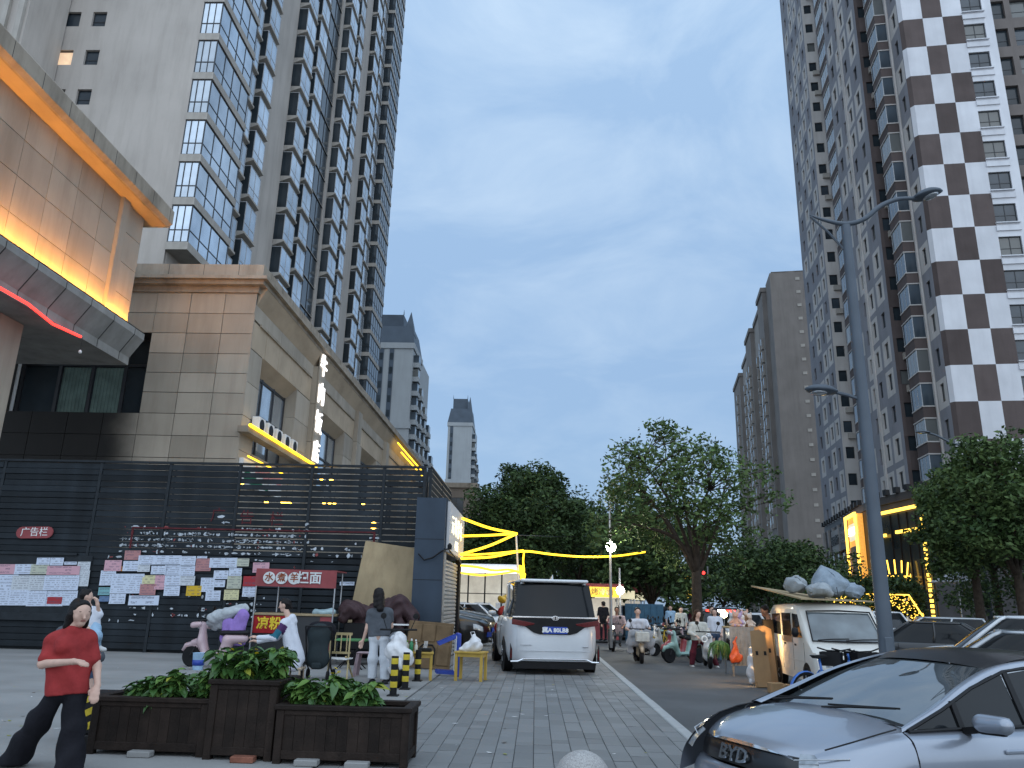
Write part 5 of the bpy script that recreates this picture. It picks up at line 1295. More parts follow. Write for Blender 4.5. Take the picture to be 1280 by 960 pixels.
# ================================================================== PEOPLE
M['skin'] = pm('skin', (.58, .385, .305), .5, var=.08, scale=12); M['skin2'] = pm('tanned_skin', (.30, .17, .12), .55, var=.08, scale=12)
M['hair'] = pm('black_hair', (.012, .010, .010), .45, var=.4, scale=60, bump=.4, bscale=90); M['hairbr'] = pm('brown_hair', (.05, .025, .018), .5, var=.4, scale=60, bump=.3)
M['lip'] = pm('lips', (.27, .055, .055), .5); M['eyew'] = pm('eye', (.02, .018, .016), .2)
def cloth(name, col, var=.18, scale=7): return pm(name, col, .85, var=var, scale=scale, bump=.35, bscale=28, spec=.2)
M['c_red'] = cloth('red_knit', (.30, .035, .035)); M['c_black'] = cloth('black_cloth', (.010, .010, .014)); M['c_whitep'] = cloth('white_linen', (.55, .58, .62), .08); M['c_greyt'] = cloth('grey_tee', (.085, .095, .11)); M['c_white'] = cloth('white_cotton', (.58, .6, .66), .08)
M['c_purple'] = cloth('deep_purple_cloth', (.07, .03, .10)); M['c_teal'] = cloth('teal_cloth', (.02, .12, .17)); M['c_maroon'] = cloth('maroon_cloth', (.09, .015, .025)); M['c_pinkish'] = cloth('faded_pink_cloth', (.38, .30, .32)); M['c_denim'] = cloth('blue_denim', (.06, .09, .15)); M['c_ltblue'] = cloth('light_blue_cloth', (.3, .45, .6)); M['c_cream'] = cloth('cream_cloth', (.5, .5, .46)); M['shoe'] = pm('dark_shoe', (.02, .02, .022), .6); M['shoew'] = pm('white_shoe', (.6, .6, .6), .6)
V = Vector
def folds(seed, amp=.004, f=26):
    return lambda X, Y_, Z: amp*(np.sin(f*Z+seed+6*np.sin(5*X+seed)+4*np.sin(7*Y_))*np.sin(9*X+3*seed+11*Y_)).astype(np.float32)
def person(label, loc, J, look=(0, -1, 0), skin='skin', hair='hair', hairstyle='short', top='c_white', sleeve=.55, legs='c_black', legr=(.085, .06, .05), leglen=1.0, shoes='shoe', res=.015, size=1.0, group=None, hem=.0, curl=.6, female=False, foldamp=.004, extra_top=None, top_fn=None, top_mats=None, seated=False, name='person', cuffr=None):
    t = thing(name, label, 'person', loc, 0, group)
    J = {k: V(v)-V(loc) for k, v in J.items()}; s = size
    L = V(look).normalized(); side = L.cross(V((0, 0, 1))).normalized(); up = side.cross(L)
    hd = J['head']; nk = J['neck']; pv = J['pelvis']; ch = J['neck']*.68+J['pelvis']*.32
    fr = .0 ; P = []
    def pr(a, b, ra, rb, sc=None): P.append((tuple(a), tuple(b), ra*s, rb*s) if sc is None else (tuple(a), tuple(b), ra*s, rb*s, sc))
    # head: skull, jaw, nose, ears
    pr(hd+up*.03*s-L*.012*s, hd+up*.03*s+L*.012*s, .083, .080); pr(hd-up*.02*s+L*.015*s, hd-up*.068*s+L*.038*s, .066, .042)
    pr(hd-up*.005*s+L*.088*s, hd-up*.028*s+L*.102*s, .011, .015); pr(hd+up*.012*s+L*.074*s+side*.032*s, hd+up*.012*s+L*.074*s-side*.032*s, .016, .016)
    for q in (1, -1): pr(hd+side*q*.080*s+up*.012*s-L*.005*s, hd+side*q*.080*s-up*.022*s+L*.0*s, .016, .012); pr(hd+side*q*.042*s-up*.02*s+L*.055*s, hd+side*q*.035*s-up*.035*s+L*.055*s, .026, .024)
    pr(hd-up*.06*s-L*.015*s, nk, .050, .055)
    S = [J['sl'], J['sr']]; E = [J['el'], J['er']]; Wr = [J['wl'], J['wr']]; H = [J['hl'], J['hr']]; K = [J['kl'], J['kr']]; A_ = [J['al'], J['ar']]
    pr(S[0]-V((0, 0, .01)), S[1]-V((0, 0, .01)), .046, .046); tw = (S[0]-S[1]).length/2/s
    for q in (0, 1):
        pr(S[q]*.7+nk*.3-V((0, 0, .075))*s, H[q]*.85+pv*.15, .074, .078)
        pr(S[q], E[q], .050, .040); pr(E[q], Wr[q], .039, .025)
        d = (J.get(('fl', 'fr')[q]) or (Wr[q]+(Wr[q]-E[q])*.3))-Wr[q]; d = d.normalized()
        ref = V((0, 0, 1)) if abs(d.z) < .8 else L
        sd = d.cross(ref).normalized(); pn = sd.cross(d)
        if curl < 0: pn = -pn
        c_ = abs(curl)
        pr(Wr[q], Wr[q]+d*.06*s, .024, .022)
        for f in range(4):
            o = sd*(f-1.5)*.019*s; b0 = Wr[q]+d*.045*s+o*.8; b1 = Wr[q]+d*(.09 if f in (1, 2) else .083)*s+o
            ln = (.042, .047, .044, .034)[f]
            d2 = (d*math.cos(c_)+pn*-math.sin(c_)+sd*(f-1.5)*.06).normalized(); d3 = (d*math.cos(c_*1.8)-pn*math.sin(c_*1.8)).normalized()
            pr(b0, b1, .0125, .0105); pr(b1, b1+d2*ln*s, .0105, .0095); pr(b1+d2*ln*s, b1+d2*ln*s+d3*ln*.6*s, .0095, .0085)
        tb = Wr[q]+d*.025*s+sd*.022*s*(1 if q else -1); t1 = tb+(d*.6+sd*.8*(1 if q else -1)-pn*.3).normalized()*.04*s
        pr(tb, t1, .014, .011); pr(t1, t1+(d*.9-pn*.3).normalized()*.032*s, .011, .009)
        pr(H[q], K[q], .078, .052); pr(K[q], A_[q], .05, .034)
        tdir = J.get(('tl', 'tr')[q]); tdir = (tdir-A_[q]).normalized() if tdir else V((L.x, L.y, -.25)).normalized()
        pr(A_[q]-tdir*.03*s-V((0, 0, .035))*s, A_[q]+tdir*.14*s-V((0, 0, .045))*s, .036, .028)
    pr(H[0], H[1], .085, .085); pr(ch, pv, .10, .10)
    b = body('body', P, M[skin], t, res, .018)
    for q in (1, -1):
        c = hd+L*.0795*s+side*q*.031*s+up*.008*s
        m2 = MB(); m2.add([c+side*math.cos(a)*.015*s+up*math.sin(a)*.0075*s+L*.004*s for a in np.linspace(0, 6.28, 9)[:-1]], [tuple(range(8))]); m2.build('eye', M['eyew'], b)
        c = c+up*.02*s+L*.006*s; m2 = MB(); m2.beam(c-side*.016*s, c+side*.016*s, .006*s, .005*s); m2.build('eyebrow', M[hair], b)
    c = hd-up*.052*s+L*.0835*s; MB().beam(c-side*.021*s, c+side*.021*s, .008*s, .008*s).build('mouth', M['lip'], b)
    # hair
    Hh = []
    def hp(a, b_, ra, rb): Hh.append((tuple(a), tuple(b_), ra*s, rb*s))
    hp(hd+up*.045*s-L*.022*s, hd+up*.05*s+L*.014*s, .090, .080); hp(hd-L*.035*s+up*.02*s, hd-L*.035*s-up*.02*s, .082, .066)
    if hairstyle in ('long', 'bob'):
        n_ = .24 if hairstyle == 'long' else .13
        for q in (1, -1): hp(hd+side*q*.055*s-L*.02*s, hd+side*q*.072*s-L*.05*s-up*n_*.8*s, .052, .036)
        hp(hd-L*.05*s, hd-L*.085*s-up*n_*s, .078, .058); hp(hd+side*.03*s-L*.05*s, hd+side*.05*s-L*.08*s-up*(n_+.03)*s, .055, .03)
    if hairstyle == 'tied':
        hp(hd-L*.09*s, hd-L*.12*s-up*.05*s, .04, .03)
    if hairstyle == 'pony': hp(hd-L*.10*s+up*.03*s, hd-L*.14*s-up*.14*s, .032, .022)
    fcut = lambda X, Y_, Z: (((X-hd.x)*L.x+(Y_-hd.y)*L.y+(Z-hd.z)*L.z)-.055*s-.35*np.maximum(0, (Z-hd.z)-.055*s)).astype(np.float32)
    body('hair', Hh, M[hair], t, min(res, .012), .02, disp=folds(2, .003, 70), cut=fcut)
    # top
    T = []
    def tp(a, b_, ra, rb): T.append((tuple(a), tuple(b_), ra*s, rb*s))
    for q in (0, 1):
        tp(S[q]*.74+nk*.26-V((0, 0, .03)), H[q]*.85+pv*.15-V((0, 0, .06)), .090, .122)
        e = min(1, sleeve*2)
        tp(S[q]-V((0, 0, .01)), S[q].lerp(E[q], e), .064, .060)
        if sleeve > .5: tp(E[q], E[q].lerp(Wr[q], (sleeve-.5)*2), .055, .042)
        if female: tp(ch+side*(.075 if q else -.075)*s+L*.03*s+V((0, 0, .02)), ch+side*(.075 if q else -.075)*s+L*.035*s, .078, .078)
    tp(S[0]*.95+nk*.05-V((0, 0, .005)), S[1]*.95+nk*.05-V((0, 0, .005)), .070, .070); tp(nk-V((0, 0, .045)), S[0]-V((0, 0, .005)), .068, .066); tp(nk-V((0, 0, .045)), S[1]-V((0, 0, .005)), .068, .066); tp(ch, pv-V((0, 0, .06)), .115, .12); tp(nk-V((0, 0, .05)), ch, .08, .10)
    if extra_top: T += extra_top(J, s, L, side)
    hz_ = pv.z-.02+hem; tcut = lambda X, Y_, Z: (hz_-Z+.01*np.sin(9*X+5*Y_)).astype(np.float32)
    body('top', T, [M[m] for m in top_mats] if top_mats else M[top], t, res, .025, disp=folds(len(label), foldamp), mat_fn=(lambda c: top_fn(c, J)) if top_fn else None, cut=tcut if not seated else None)
    # legs
    G_ = []
    def gp(a, b_, ra, rb): G_.append((tuple(a), tuple(b_), ra*s, rb*s))
    for q in (0, 1):
        gp(H[q], K[q], legr[0]*.88, legr[1]); kn = K[q].lerp(A_[q], leglen+.12); gp(K[q], kn, legr[1], legr[2])
        hr_ = .086; gp(pv.lerp(H[q], .5)+V((0, 0, .06)), H[q], hr_, hr_)
    gp(H[0], H[1], hr_, hr_)
    c0, c1 = K[0].lerp(A_[0], leglen), K[1].lerp(A_[1], leglen)
    lc = lambda X, Y_, Z: np.where((X-c0.x)**2+(Y_-c0.y)**2 < (X-c1.x)**2+(Y_-c1.y)**2, c0.z-Z, c1.z-Z).astype(np.float32)
    body('trousers', G_, M[legs], t, res, .045, disp=folds(3+len(label), foldamp*1.6, 17), cut=lc if not seated else None)
    for q in (0, 1):
        tdir = J.get(('tl', 'tr')[q]); tdir = (tdir-A_[q]).normalized() if tdir else V((L.x, L.y, -.25)).normalized()
        z_ = V((0, 0, .04))*s
        body('shoe', [(tuple(A_[q]-tdir*.04*s-z_), tuple(A_[q]+tdir*.13*s-z_*1.15), .045*s, .038*s), (tuple(A_[q]-tdir*.02*s-z_*.4), tuple(A_[q]+tdir*.02*s-z_*.4), .044*s, .044*s)], M[shoes], t, res, .02)
    return t
def jt(Y, **k):
    "joints measured in the photograph at street distance Y (third number: nearer or farther)"
    return {n: at(v[0], v[1], Y+(v[2] if len(v) > 2 else 0)) for n, v in k.items()}
# woman in red, striding to the right
person('woman in red short-sleeved top and wide black trousers striding past the planter', (-4.25, 7.25, 0), jt(7.25,
    head=(100, 768), neck=(91, 785), sl=(67, 801, -.02), sr=(110, 798, .10), el=(53, 830, -.10), er=(121, 833, .12), wl=(92, 827, -.30), wr=(122, 857, .05), fl=(106, 828, -.34), fr=(117, 872, -.02),
    pelvis=(83, 856), hl=(76, 861, -.03), hr=(95, 861, .05), kl=(47, 903, .04), kr=(91, 912, -.02), al=(14, 956, .16), ar=(86, 962, -.08), tl=(26, 967, .10), tr=(104, 970, -.2)),
    look=(.80, -.58, -.03), hairstyle='bob', top='c_red', sleeve=.36, legs='c_black', legr=(.094, .095, .125), leglen=.97, res=.0105, size=1.0, female=True, hem=-.06, curl=.35, foldamp=.008)
# grandmother carrying a small child, mostly hidden behind her
cj = jt(8.75, head=(97, 762), neck=(97, 783), sl=(78, 790), sr=(116, 790), el=(74, 822), er=(124, 822), wl=(88, 830, -.2), wr=(116, 812, -.25), pelvis=(98, 838), hl=(88, 842), hr=(107, 842), kl=(88, 878), kr=(112, 880), al=(90, 910), ar=(113, 913))
person('older carer in jeans holding a small child behind the woman in red', (-4.95, 8.75, 0), cj, look=(.5, -.8, -.1), hairstyle='tied', top='c_greyt', legs='c_denim', legr=(.075, .06, .055), res=.016, size=.92)
kj = jt(8.42, head=(108, 746), neck=(112, 760), sl=(106, 764), sr=(121, 764), el=(104, 775), er=(124, 768), wl=(108, 782, -.05), wr=(122, 756, -.06), fr=(121, 750, -.06), pelvis=(114, 783), hl=(109, 786), hr=(118, 786), kl=(108, 795, -.08), kr=(121, 795, -.08), al=(107, 806, .0), ar=(121, 806, 0))
person('small child in white and light blue held up on an arm', tuple(V(kj['pelvis'])-V((0, 0, .25))), kj, look=(.75, .35, 0), hairstyle='short', seated=True, top='c_white', legs='c_ltblue', legr=(.09, .07, .06), shoes='shoew', res=.012, size=.62)
# woman in white trousers seen from behind
person('woman with long black hair in grey tee and white trousers seen from behind', (-3.05, 15.2, 0), jt(15.2,
    head=(473, 744), neck=(474, 760), sl=(463, 766), sr=(487, 765), el=(459, 785, -.02), er=(489, 783, .12), wl=(454, 800, .02), wr=(478, 792, .35), fl=(450, 809, .03), fr=(474, 790, .42),
    pelvis=(474, 794), hl=(468, 797), hr=(480, 797), kl=(466, 824), kr=(480.5, 824), al=(465, 850, .05), ar=(481, 851)),
    look=(-.55, .83, -.08), hairstyle='long', top='c_greyt', sleeve=.28, legs='c_whitep', legr=(.092, .082, .082), leglen=.93, res=.015, size=1.06, female=True, curl=.5)
bg_ = MB().lathe([(.03, -.0), (.035, .004), (.036, .012), (.03, .016)], 14); p = at(455.5, 797, 15.22); tag(bg_.build('bracelet', M['chrome'], loc=p), 'thin bracelet on the wrist of the woman in grey', 'bracelet')
# seated vendor in a white hoodie
def vf(c, J):
    out_ = np.zeros(len(c), int); a = np.array(J['sl']); b_ = np.array(J['el']); d = b_-a
    t = ((c-a)@d)/(d@d); r = np.linalg.norm(c-(a+np.clip(t, 0, 1)[:, None]*d), axis=1); arm = r < .11
    out_[arm & (t > .12) & (t < .55)] = 1; out_[arm & (t >= .55) & (t < 1.05)] = 2
    return out_
person('seated vendor in white hoodie with purple and teal sleeve reaching over the pots', (-4.65, 15.4, 0), jt(15.4,
    head=(356, 757), neck=(361, 773), sl=(355, 779, -.16), sr=(366, 777, .18), el=(343, 797, -.30), er=(346, 797, .1), wl=(322, 797, -.28), wr=(322, 802, .06), fl=(315, 795, -.28), fr=(314, 800, .05),
    pelvis=(369, 825), hl=(368, 827, -.10), hr=(369, 826, .10), kl=(340, 826, -.18), kr=(340, 824, .15), al=(338, 848, -.15), ar=(338, 848, .16)),
    look=(-.97, -.12, -.1), hairstyle='tied', seated=True, top='c_white', top_mats=['c_white', 'c_purple', 'c_teal'], top_fn=vf, sleeve=.97, legs='c_greyt', res=.014, size=1.05,
    extra_top=lambda J, s, L, sd: [(tuple(J['neck']-L*.06+V((0, 0, .0))), tuple(J['neck']-L*.11-V((0, 0, .07))), .075*s, .06*s), (tuple(J['neck']-V((0, 0, .16))), tuple(J['pelvis']+V((0, 0, .10))), .135*s, .15*s), (tuple(J['pelvis']+V((-.04, 0, .08))), tuple(J['pelvis']+V((.03, 0, .02))), .145*s, .14*s)])
st = thing('stool', 'low wooden stool under the seated vendor', 'stool', (at(370, 826, 15.4).x, 15.4, 0))
zz_ = at(370, 826, 15.4).z-.11; MB().cbox(-.16, .16, -.16, .16, zz_-.035, zz_, .008).build('seat', M['stonewarm'], st)
for a, b in ((-1, -1), (1, -1), (1, 1), (-1, 1)): MB().beam((a*.13, b*.13, 0), (a*.12, b*.12, zz_-.036), .03, .03).build('leg', M['stonewarm'], st)
# woman in maroon trousers astride an electric bike
person('woman in cream jacket and maroon trousers standing astride an electric bike', (4.75, 24.0, -.15), jt(24.0,
    head=(872, 768), neck=(872, 778), sl=(864, 781), sr=(881, 781), el=(862, 791, -.05), er=(885, 790, -.05), wl=(870, 795, -.3), wr=(884, 794, -.32), pelvis=(874, 799), hl=(869, 801), hr=(878, 801), kl=(866, 816), kr=(890, 816, -.1), al=(865, 831), ar=(896, 832, -.05)),
    look=(.35, -.9, -.3), hair='hairbr', hairstyle='bob', top='c_cream', sleeve=.95, legs='c_maroon', legr=(.09, .085, .07), shoes='shoew', res=.017, size=1.04)
# rider in a white tee coming toward the camera
person('man in white tee riding a scooter with a grey wind apron', (3.2, 25.1, -.15), jt(25.1,
    head=(797, 765), neck=(797, 774), sl=(787, 777), sr=(807, 777), el=(783, 786, -.1), er=(812, 786, -.1), wl=(789, 789, -.38), wr=(811, 789, -.38), pelvis=(798, 800, .15), hl=(794, 802, .12), hr=(802, 802, .12), kl=(792, 805, -.28), kr=(804, 805, -.28), al=(794, 821, -.18), ar=(802, 821, -.18)),
    look=(0, -1, -.05), seated=True, hairstyle='short', top='c_white', sleeve=.35, legs='c_black', shoes='shoe', res=.017, size=1.08)
person('man in faded pink shirt riding the scooter behind', (2.9, 31, -.15), jt(31,
    head=(771, 763), neck=(771, 770), sl=(764, 772), sr=(779, 772), el=(762, 780, -.1), er=(782, 780, -.1), wl=(766, 783, -.35), wr=(779, 783, -.35), pelvis=(772, 788, .15), hl=(768, 790, .12), hr=(775, 790, .12), kl=(767, 794, -.25), kr=(776, 794, -.25), al=(768, 804, -.15), ar=(775, 804, -.15)),
    look=(0, -1, -.05), seated=True, skin='skin2', hairstyle='short', top='c_pinkish', sleeve=.6, legs='c_greyt', res=.02, size=1.05)
# man in dark clothes leaning between the cardboard and the van
person('man in dark clothes bending beside the open van', (5.55, 19.55, -.15), jt(19.55,
    head=(956, 764), neck=(961, 775), sl=(957, 781, -.15), sr=(967, 779, .15), el=(955, 797, -.2), er=(962, 800, .15), wl=(953, 811, -.25), wr=(954, 812, .0), pelvis=(967, 812, .1), hl=(964, 815, -.02), hr=(968, 815, .2), kl=(961, 835, -.05), kr=(966, 835, .2), al=(963, 853, 0), ar=(967, 853, .2)),
    look=(-.8, -.35, -.5), skin='skin2', hairstyle='short', top='c_black', sleeve=.9, legs='c_black', res=.018, size=1.06)
# people around the far food stalls and parked scooters
def stander(label, px, Y, top, legs, look, hair='short', h=1.65, zb=0.0, skin='skin'):
    x0 = at(px, 760, Y).x; k = h/1.65
    D = dict(head=(0, 1.54), neck=(0, 1.40), sl=(-.17, 1.35), sr=(.17, 1.35), el=(-.22, 1.08), er=(.22, 1.08), wl=(-.2, .85), wr=(.17, .92), pelvis=(0, .92), hl=(-.08, .88), hr=(.08, .88), kl=(-.09, .48), kr=(.1, .48), al=(-.09, .09), ar=(.1, .09))
    J = {n: (x0+a*k, Y+(-.12 if n in ('wl', 'wr') else 0), zb+b*k) for n, (a, b) in D.items()}
    return person(label, (x0, Y, zb), J, look, skin, 'hair', hair, top, .5, legs, res=.022, size=k)
stander('person in black standing at the lit food stall', 754, 36, 'c_black', 'c_black', (-.5, .8, 0), 'tied')
stander('person in pale top among the parked scooters', 851, 33, 'c_cream', 'c_denim', (.2, -.9, 0), 'tied', zb=-.15)
stander('shopper in white behind the toy stall', 893, 25.6, 'c_white', 'c_denim', (-.4, -.8, -.1), 'bob', 1.62, -.15)
stander('shopper in dark cap looking over the toy stall', 889, 27.0, 'c_greyt', 'c_black', (.3, -.9, -.1), 'short', 1.7, -.15)
stander('pedestrian in red far along the pavement', 786, 44, 'c_red', 'c_black', (0, -1, 0), 'short', 1.68, -.15)
stander('pedestrian in blue beside the tree trunks', 806, 40, 'c_denim', 'c_black', (.6, -.7, 0), 'short', 1.7, -.15)
stander('pedestrian in light blue walking between the far scooters', 838, 39, 'c_ltblue', 'c_black', (-.2, -.9, 0), 'short', 1.7, -.15)
stander('pedestrian in maroon top near the far traffic', 866, 43, 'c_maroon', 'c_denim', (.4, -.8, 0), 'bob', 1.6, -.15)
stander('customer in teal waiting at the second food stall', 762, 41.5, 'c_teal', 'c_denim', (.3, .9, 0), 'bob', 1.62)
stander('pedestrian in white behind the red food stalls', 793, 48, 'c_white', 'c_black', (0, -1, 0), 'short', 1.72, -.15)
# ================================================================== NEAR PROPS (left)
M['planter'] = vary(weather(pm('dark_brown_stained_wood', (.020, .0135, .0105), .6, var=.35, scale=6, bump=.3, bscale=60), amt=.5, scale=(6, 6, .6), tint=(.5, .48, .45), nscale=3), .7, 1.3)
M['plankw'] = weather(pm('weathered_ply', (.36, .28, .17), .75, var=.14, scale=1.5, bump=.2), amt=.5, scale=(3, 3, .4))
M['soil'] = pm('potting_soil', (.03, .022, .016), .95, bump=.8, scale=30); M['brickred'] = pm('old_red_brick', (.22, .09, .06), .85, var=.25, scale=12, bump=.3)
M['leafA'] = pm('planter_leaf', (.06, .145, .035), .42, var=.35, scale=5); M['leafB'] = pm('planter_leaf_light', (.12, .22, .05), .45, var=.3, scale=5); M['leafY'] = pm('yellowing_leaf', (.28, .30, .04), .5)
M['stemg'] = pm('green_stem', (.05, .09, .03), .6); M['petal'] = pm('yellow_petal', (.75, .55, .02), .6)
def planter(label, x0, x1, y0, y1, h, rot=0):
    t = thing('planter_box', label, 'planter', (x0, y0, 0), rot)
    w_, d_ = x1-x0, y1-y0; z0 = .04; pw = .075
    for a in (0, w_-pw):
        for b in (0, d_-pw): MB().cbox(a, a+pw, b, b+pw, 0, h-.045, .006).build('post', M['planter'], t)
    n = max(4, round((w_-2*pw)/.105))
    for side_y in (.018, d_-.045):
        for i in range(n):
            a = pw+(w_-2*pw)*i/n; MB().box(a+.0015, a+(w_-2*pw)/n-.0015, side_y+rnd.uniform(-.002, .002), side_y+.022, .12, h-.09).build('plank', M['planter'], t)
    m_ = max(3, round((d_-2*pw)/.105))
    for side_x in (.018, w_-.045):
        for i in range(m_):
            a = pw+(d_-2*pw)*i/m_; MB().box(side_x+rnd.uniform(-.002, .002), side_x+.022, a+.0015, a+(d_-2*pw)/m_-.0015, .12, h-.09).build('plank', M['planter'], t)
    for z1, z2 in ((.045, .12), (h-.09, h-.0451)):
        MB().cbox(pw, w_-pw, .004, .05, z1, z2, .004).build('rail', M['planter'], t); MB().cbox(pw, w_-pw, d_-.05, d_-.004, z1, z2, .004).build('rail', M['planter'], t)
        MB().cbox(.004, .05, pw, d_-pw, z1, z2, .004).build('rail', M['planter'], t); MB().cbox(w_-.05, w_-.004, pw, d_-pw, z1, z2, .004).build('rail', M['planter'], t)
    for a, b, c, d in ((-.02, w_+.02, -.02, .075), (-.02, w_+.02, d_-.075, d_+.02), (-.02, .075, .0755, d_-.0755), (w_-.075, w_+.02, .0755, d_-.0755)):
        MB().cbox(a, b, c, d, h-.045, h, .006).build('rim', M['planter'], t)
    MB().box(.05, w_-.05, .05, d_-.05, .1, h-.08).build('soil', M['soil'], t)
    return t
PLN = [('long dark planter box at the left end of the row', -4.32, -3.17, 8.02, 8.62, .53), ('tall square dark planter box in the middle of the row', -3.14, -2.48, 7.93, 8.58, .72), ('long dark planter box at the right end of the row', -2.44, -1.17, 7.84, 8.42, .52)]
for q in PLN: planter(*q)
for i, (x, y, m, lab) in enumerate(((-2.72, 7.86, 'brickred', 'red brick chocking the tall planter'), (-2.1, 7.8, 'walkcon', 'grey concrete block under the left of the right planter'), (-1.62, 7.76, 'walkcon', 'grey concrete block under the right of the right planter'), (-3.75, 7.96, 'walkcon', 'grey concrete block under the left planter'))):
    tag(MB().cbox(-.11, .11, -.05, .06, 0, .055, .008).build('chock_block', M[m], loc=(x, y, .005)), lab, 'block')
def leaf_mesh(L=.1, W=.045, bend=.25, name='leaf', m='leafA'):
    vs = []; n = 5
    prof = [.05, .75, 1, .72, .04]
    for i in range(n):
        u = i/(n-1); z = -bend*L*u*u*1.6+.12*L*u; y = L*u
        vs += [(-W*prof[i], y, z+.012), (0, y, z), (W*prof[i], y, z+.012)]
    fs = [(i*3+j, i*3+j+1, i*3+4+j, i*3+3+j) for i in range(n-1) for j in range(2)]
    me = MB().add(vs, fs).mesh(name, M[m], smooth=True, fix=False); return me
LV = [leaf_mesh(.11, .030, .35), leaf_mesh(.13, .036, .55), leaf_mesh(.09, .028, .2), leaf_mesh(.12, .034, .4, m='leafB'), leaf_mesh(.085, .026, .3, m='leafB')]; LVY = leaf_mesh(.13, .04, .5, m='leafY')
def petal_flower(par, p, r=.022):
    m2 = MB()
    for k in range(6):
        a = k*math.pi/3; m2.add([(0, 0, .003), (math.cos(a-.35)*r*.7, math.sin(a-.35)*r*.7, .008), (math.cos(a)*r, math.sin(a)*r, .004), (math.cos(a+.35)*r*.7, math.sin(a+.35)*r*.7, .008)], [(0, 1, 2, 3)])
    return m2.build('flower', M['petal'], par, loc=p, rot=(rnd.uniform(-.8, .2), rnd.uniform(-.5, .5), 0), fix=False)
def plant(x, y, z, h, nl, label, group, flowers=0, spread=.13, prg=random.Random(5)):
    t = thing('leafy_plant', label, 'plant', (x, y, z), 0, group)
    tips = []
    for k in range(prg.randint(3, 5)):
        a = prg.uniform(0, 6.28); l = prg.uniform(.3, 1)*spread; hh = h*prg.uniform(.7, 1.08)
        pts = [(0, 0, -.03), (math.cos(a)*l*.3, math.sin(a)*l*.3, hh*.45), (math.cos(a)*l, math.sin(a)*l, hh)]
        MB().tube(pts, [.006, .005, .003], 5).build('stem', M['stemg'], t); tips.append((pts, a))
    for i in range(nl):
        pts, a = tips[i % len(tips)]; u = prg.uniform(.25, 1); P_ = catmull(pts, 6); p = P_[int(u*(len(P_)-1))]
        az = prg.uniform(0, 6.28); el = prg.uniform(-.5, .55)
        me = LVY if prg.random() < .006 else LV[prg.randrange(5)]
        link('leaf', me, t, p, (el, prg.uniform(-.5, .5), az), (prg.uniform(.75, 1.25),)*3)
    for i in range(flowers):
        pts, a = tips[i % len(tips)]; petal_flower(t, (pts[2][0]+prg.uniform(-.05, .05), pts[2][1]-.02, pts[2][2]+prg.uniform(.0, .06)))
    return t
prg = random.Random(21)
for i in range(9):
    plant(-4.05+.105*i+prg.uniform(-.03, .03), 8.25+prg.uniform(-.1, .16), .47, .13+.14*min(1, i/4)*prg.uniform(1.0, 1.45), 110, 'leafy green plant crowded in the left planter box', 'plants in the left planter', 0)
for i in range(8):
    plant(-3.08+.075*i+prg.uniform(-.03, .03), 8.2+prg.uniform(-.12, .15), .66, prg.uniform(.24, .38), 105, 'leafy plant with yellow blooms in the tall middle planter', 'plants in the middle planter', 2 if i in (2, 3, 4, 5) else 0, .16)
for i in range(9):
    plant(-2.36+.093*i+prg.uniform(-.03, .03), 8.1+prg.uniform(-.12, .12), .46, prg.uniform(.19, .31)*(1 if i != 4 else 1.25), 105, 'leafy plant clustered in the right planter box', 'plants in the right planter', 4 if i == 4 else 0)
# striped barrier beside the left planter
p = at(113, 935, 8.35); sb = thing('striped_barrier', 'yellow and black striped barrier block behind the woman in red', 'barrier', (p.x, 8.5, 0))
M['yel'] = pm('traffic_yellow', (.55, .42, .04), .6, var=.2, scale=8)
MB().cbox(-.14, .14, -.14, .14, .12, .52, .012).build('block', M['black'], sb); MB().cbox(-.16, .16, -.16, .16, 0, .119, .012).build('foot', M['black'], sb)
for k in range(3):
    z = .13+.14*k; MB().prism([(-.139, z), (.139, min(.515, z+.14)), (.139, min(.519, z+.21)), (-.139, z+.07)], 'y', -.143, -.1405).build('stripe', M['yel'], sb); MB().prism([(-.139, z+.14 if z+.14 < .5 else .5), (.139, z), (.139, z+.07), (-.139, min(.519, z+.21))], 'x', .1405, .143).build('stripe', M['yel'], sb)
# granite ball bollard
p = at(728, 937, 6.35); r_ = .215
gb = thing('stone_ball', 'grey granite ball bollard at the bottom edge of the paving', 'bollard', (p.x, 6.35, 0)); M['granite'] = pm('speckled_granite', (.36, .35, .34), .6, var=.35, scale=90, bump=.15, detail=8)
MB().lathe([(r_*math.cos(a), r_*.98*math.sin(a)) for a in np.linspace(-1.4, 1.57, 18)], 32).build('ball', M['granite'], gb, smooth=True, loc=(0, 0, p.z-r_)); MB().lathe([(.17, 0), (.16, .06), (.1, .08)], 24).build('base', M['granite'], gb)
# striped bollards
for (px, py, Y, h, lab) in ((491, 872, 13.4, .62, 'black and yellow bollard nearest the planter, foot hidden by leaves'), (506, 861, 14.4, .62, 'black and yellow bollard on a square foot, middle of the three'), (521.5, 849, 15.9, .58, 'black and yellow bollard under the low table edge, farthest of the three')):
    x = at(px, py, Y).x; b = thing('bollard', lab, 'bollard', (x, Y, 0), 0, 'striped bollards')
    MB().cbox(-.09, .09, -.09, .09, 0, .025, .004).build('foot', M['black'], b); MB().cyl((0, 0, .026), .058, h-.03, 18).build('post', M['black'], b, smooth=True, sharp=40)
    for z in (.18, .36, .54): 
        if z < h-.06: MB().lathe([(.0586, z-.045), (.0595, z-.044), (.0595, z+.044), (.0586, z+.045)], 18).build('stripe', M['yel'], b, smooth=True, sharp=40)
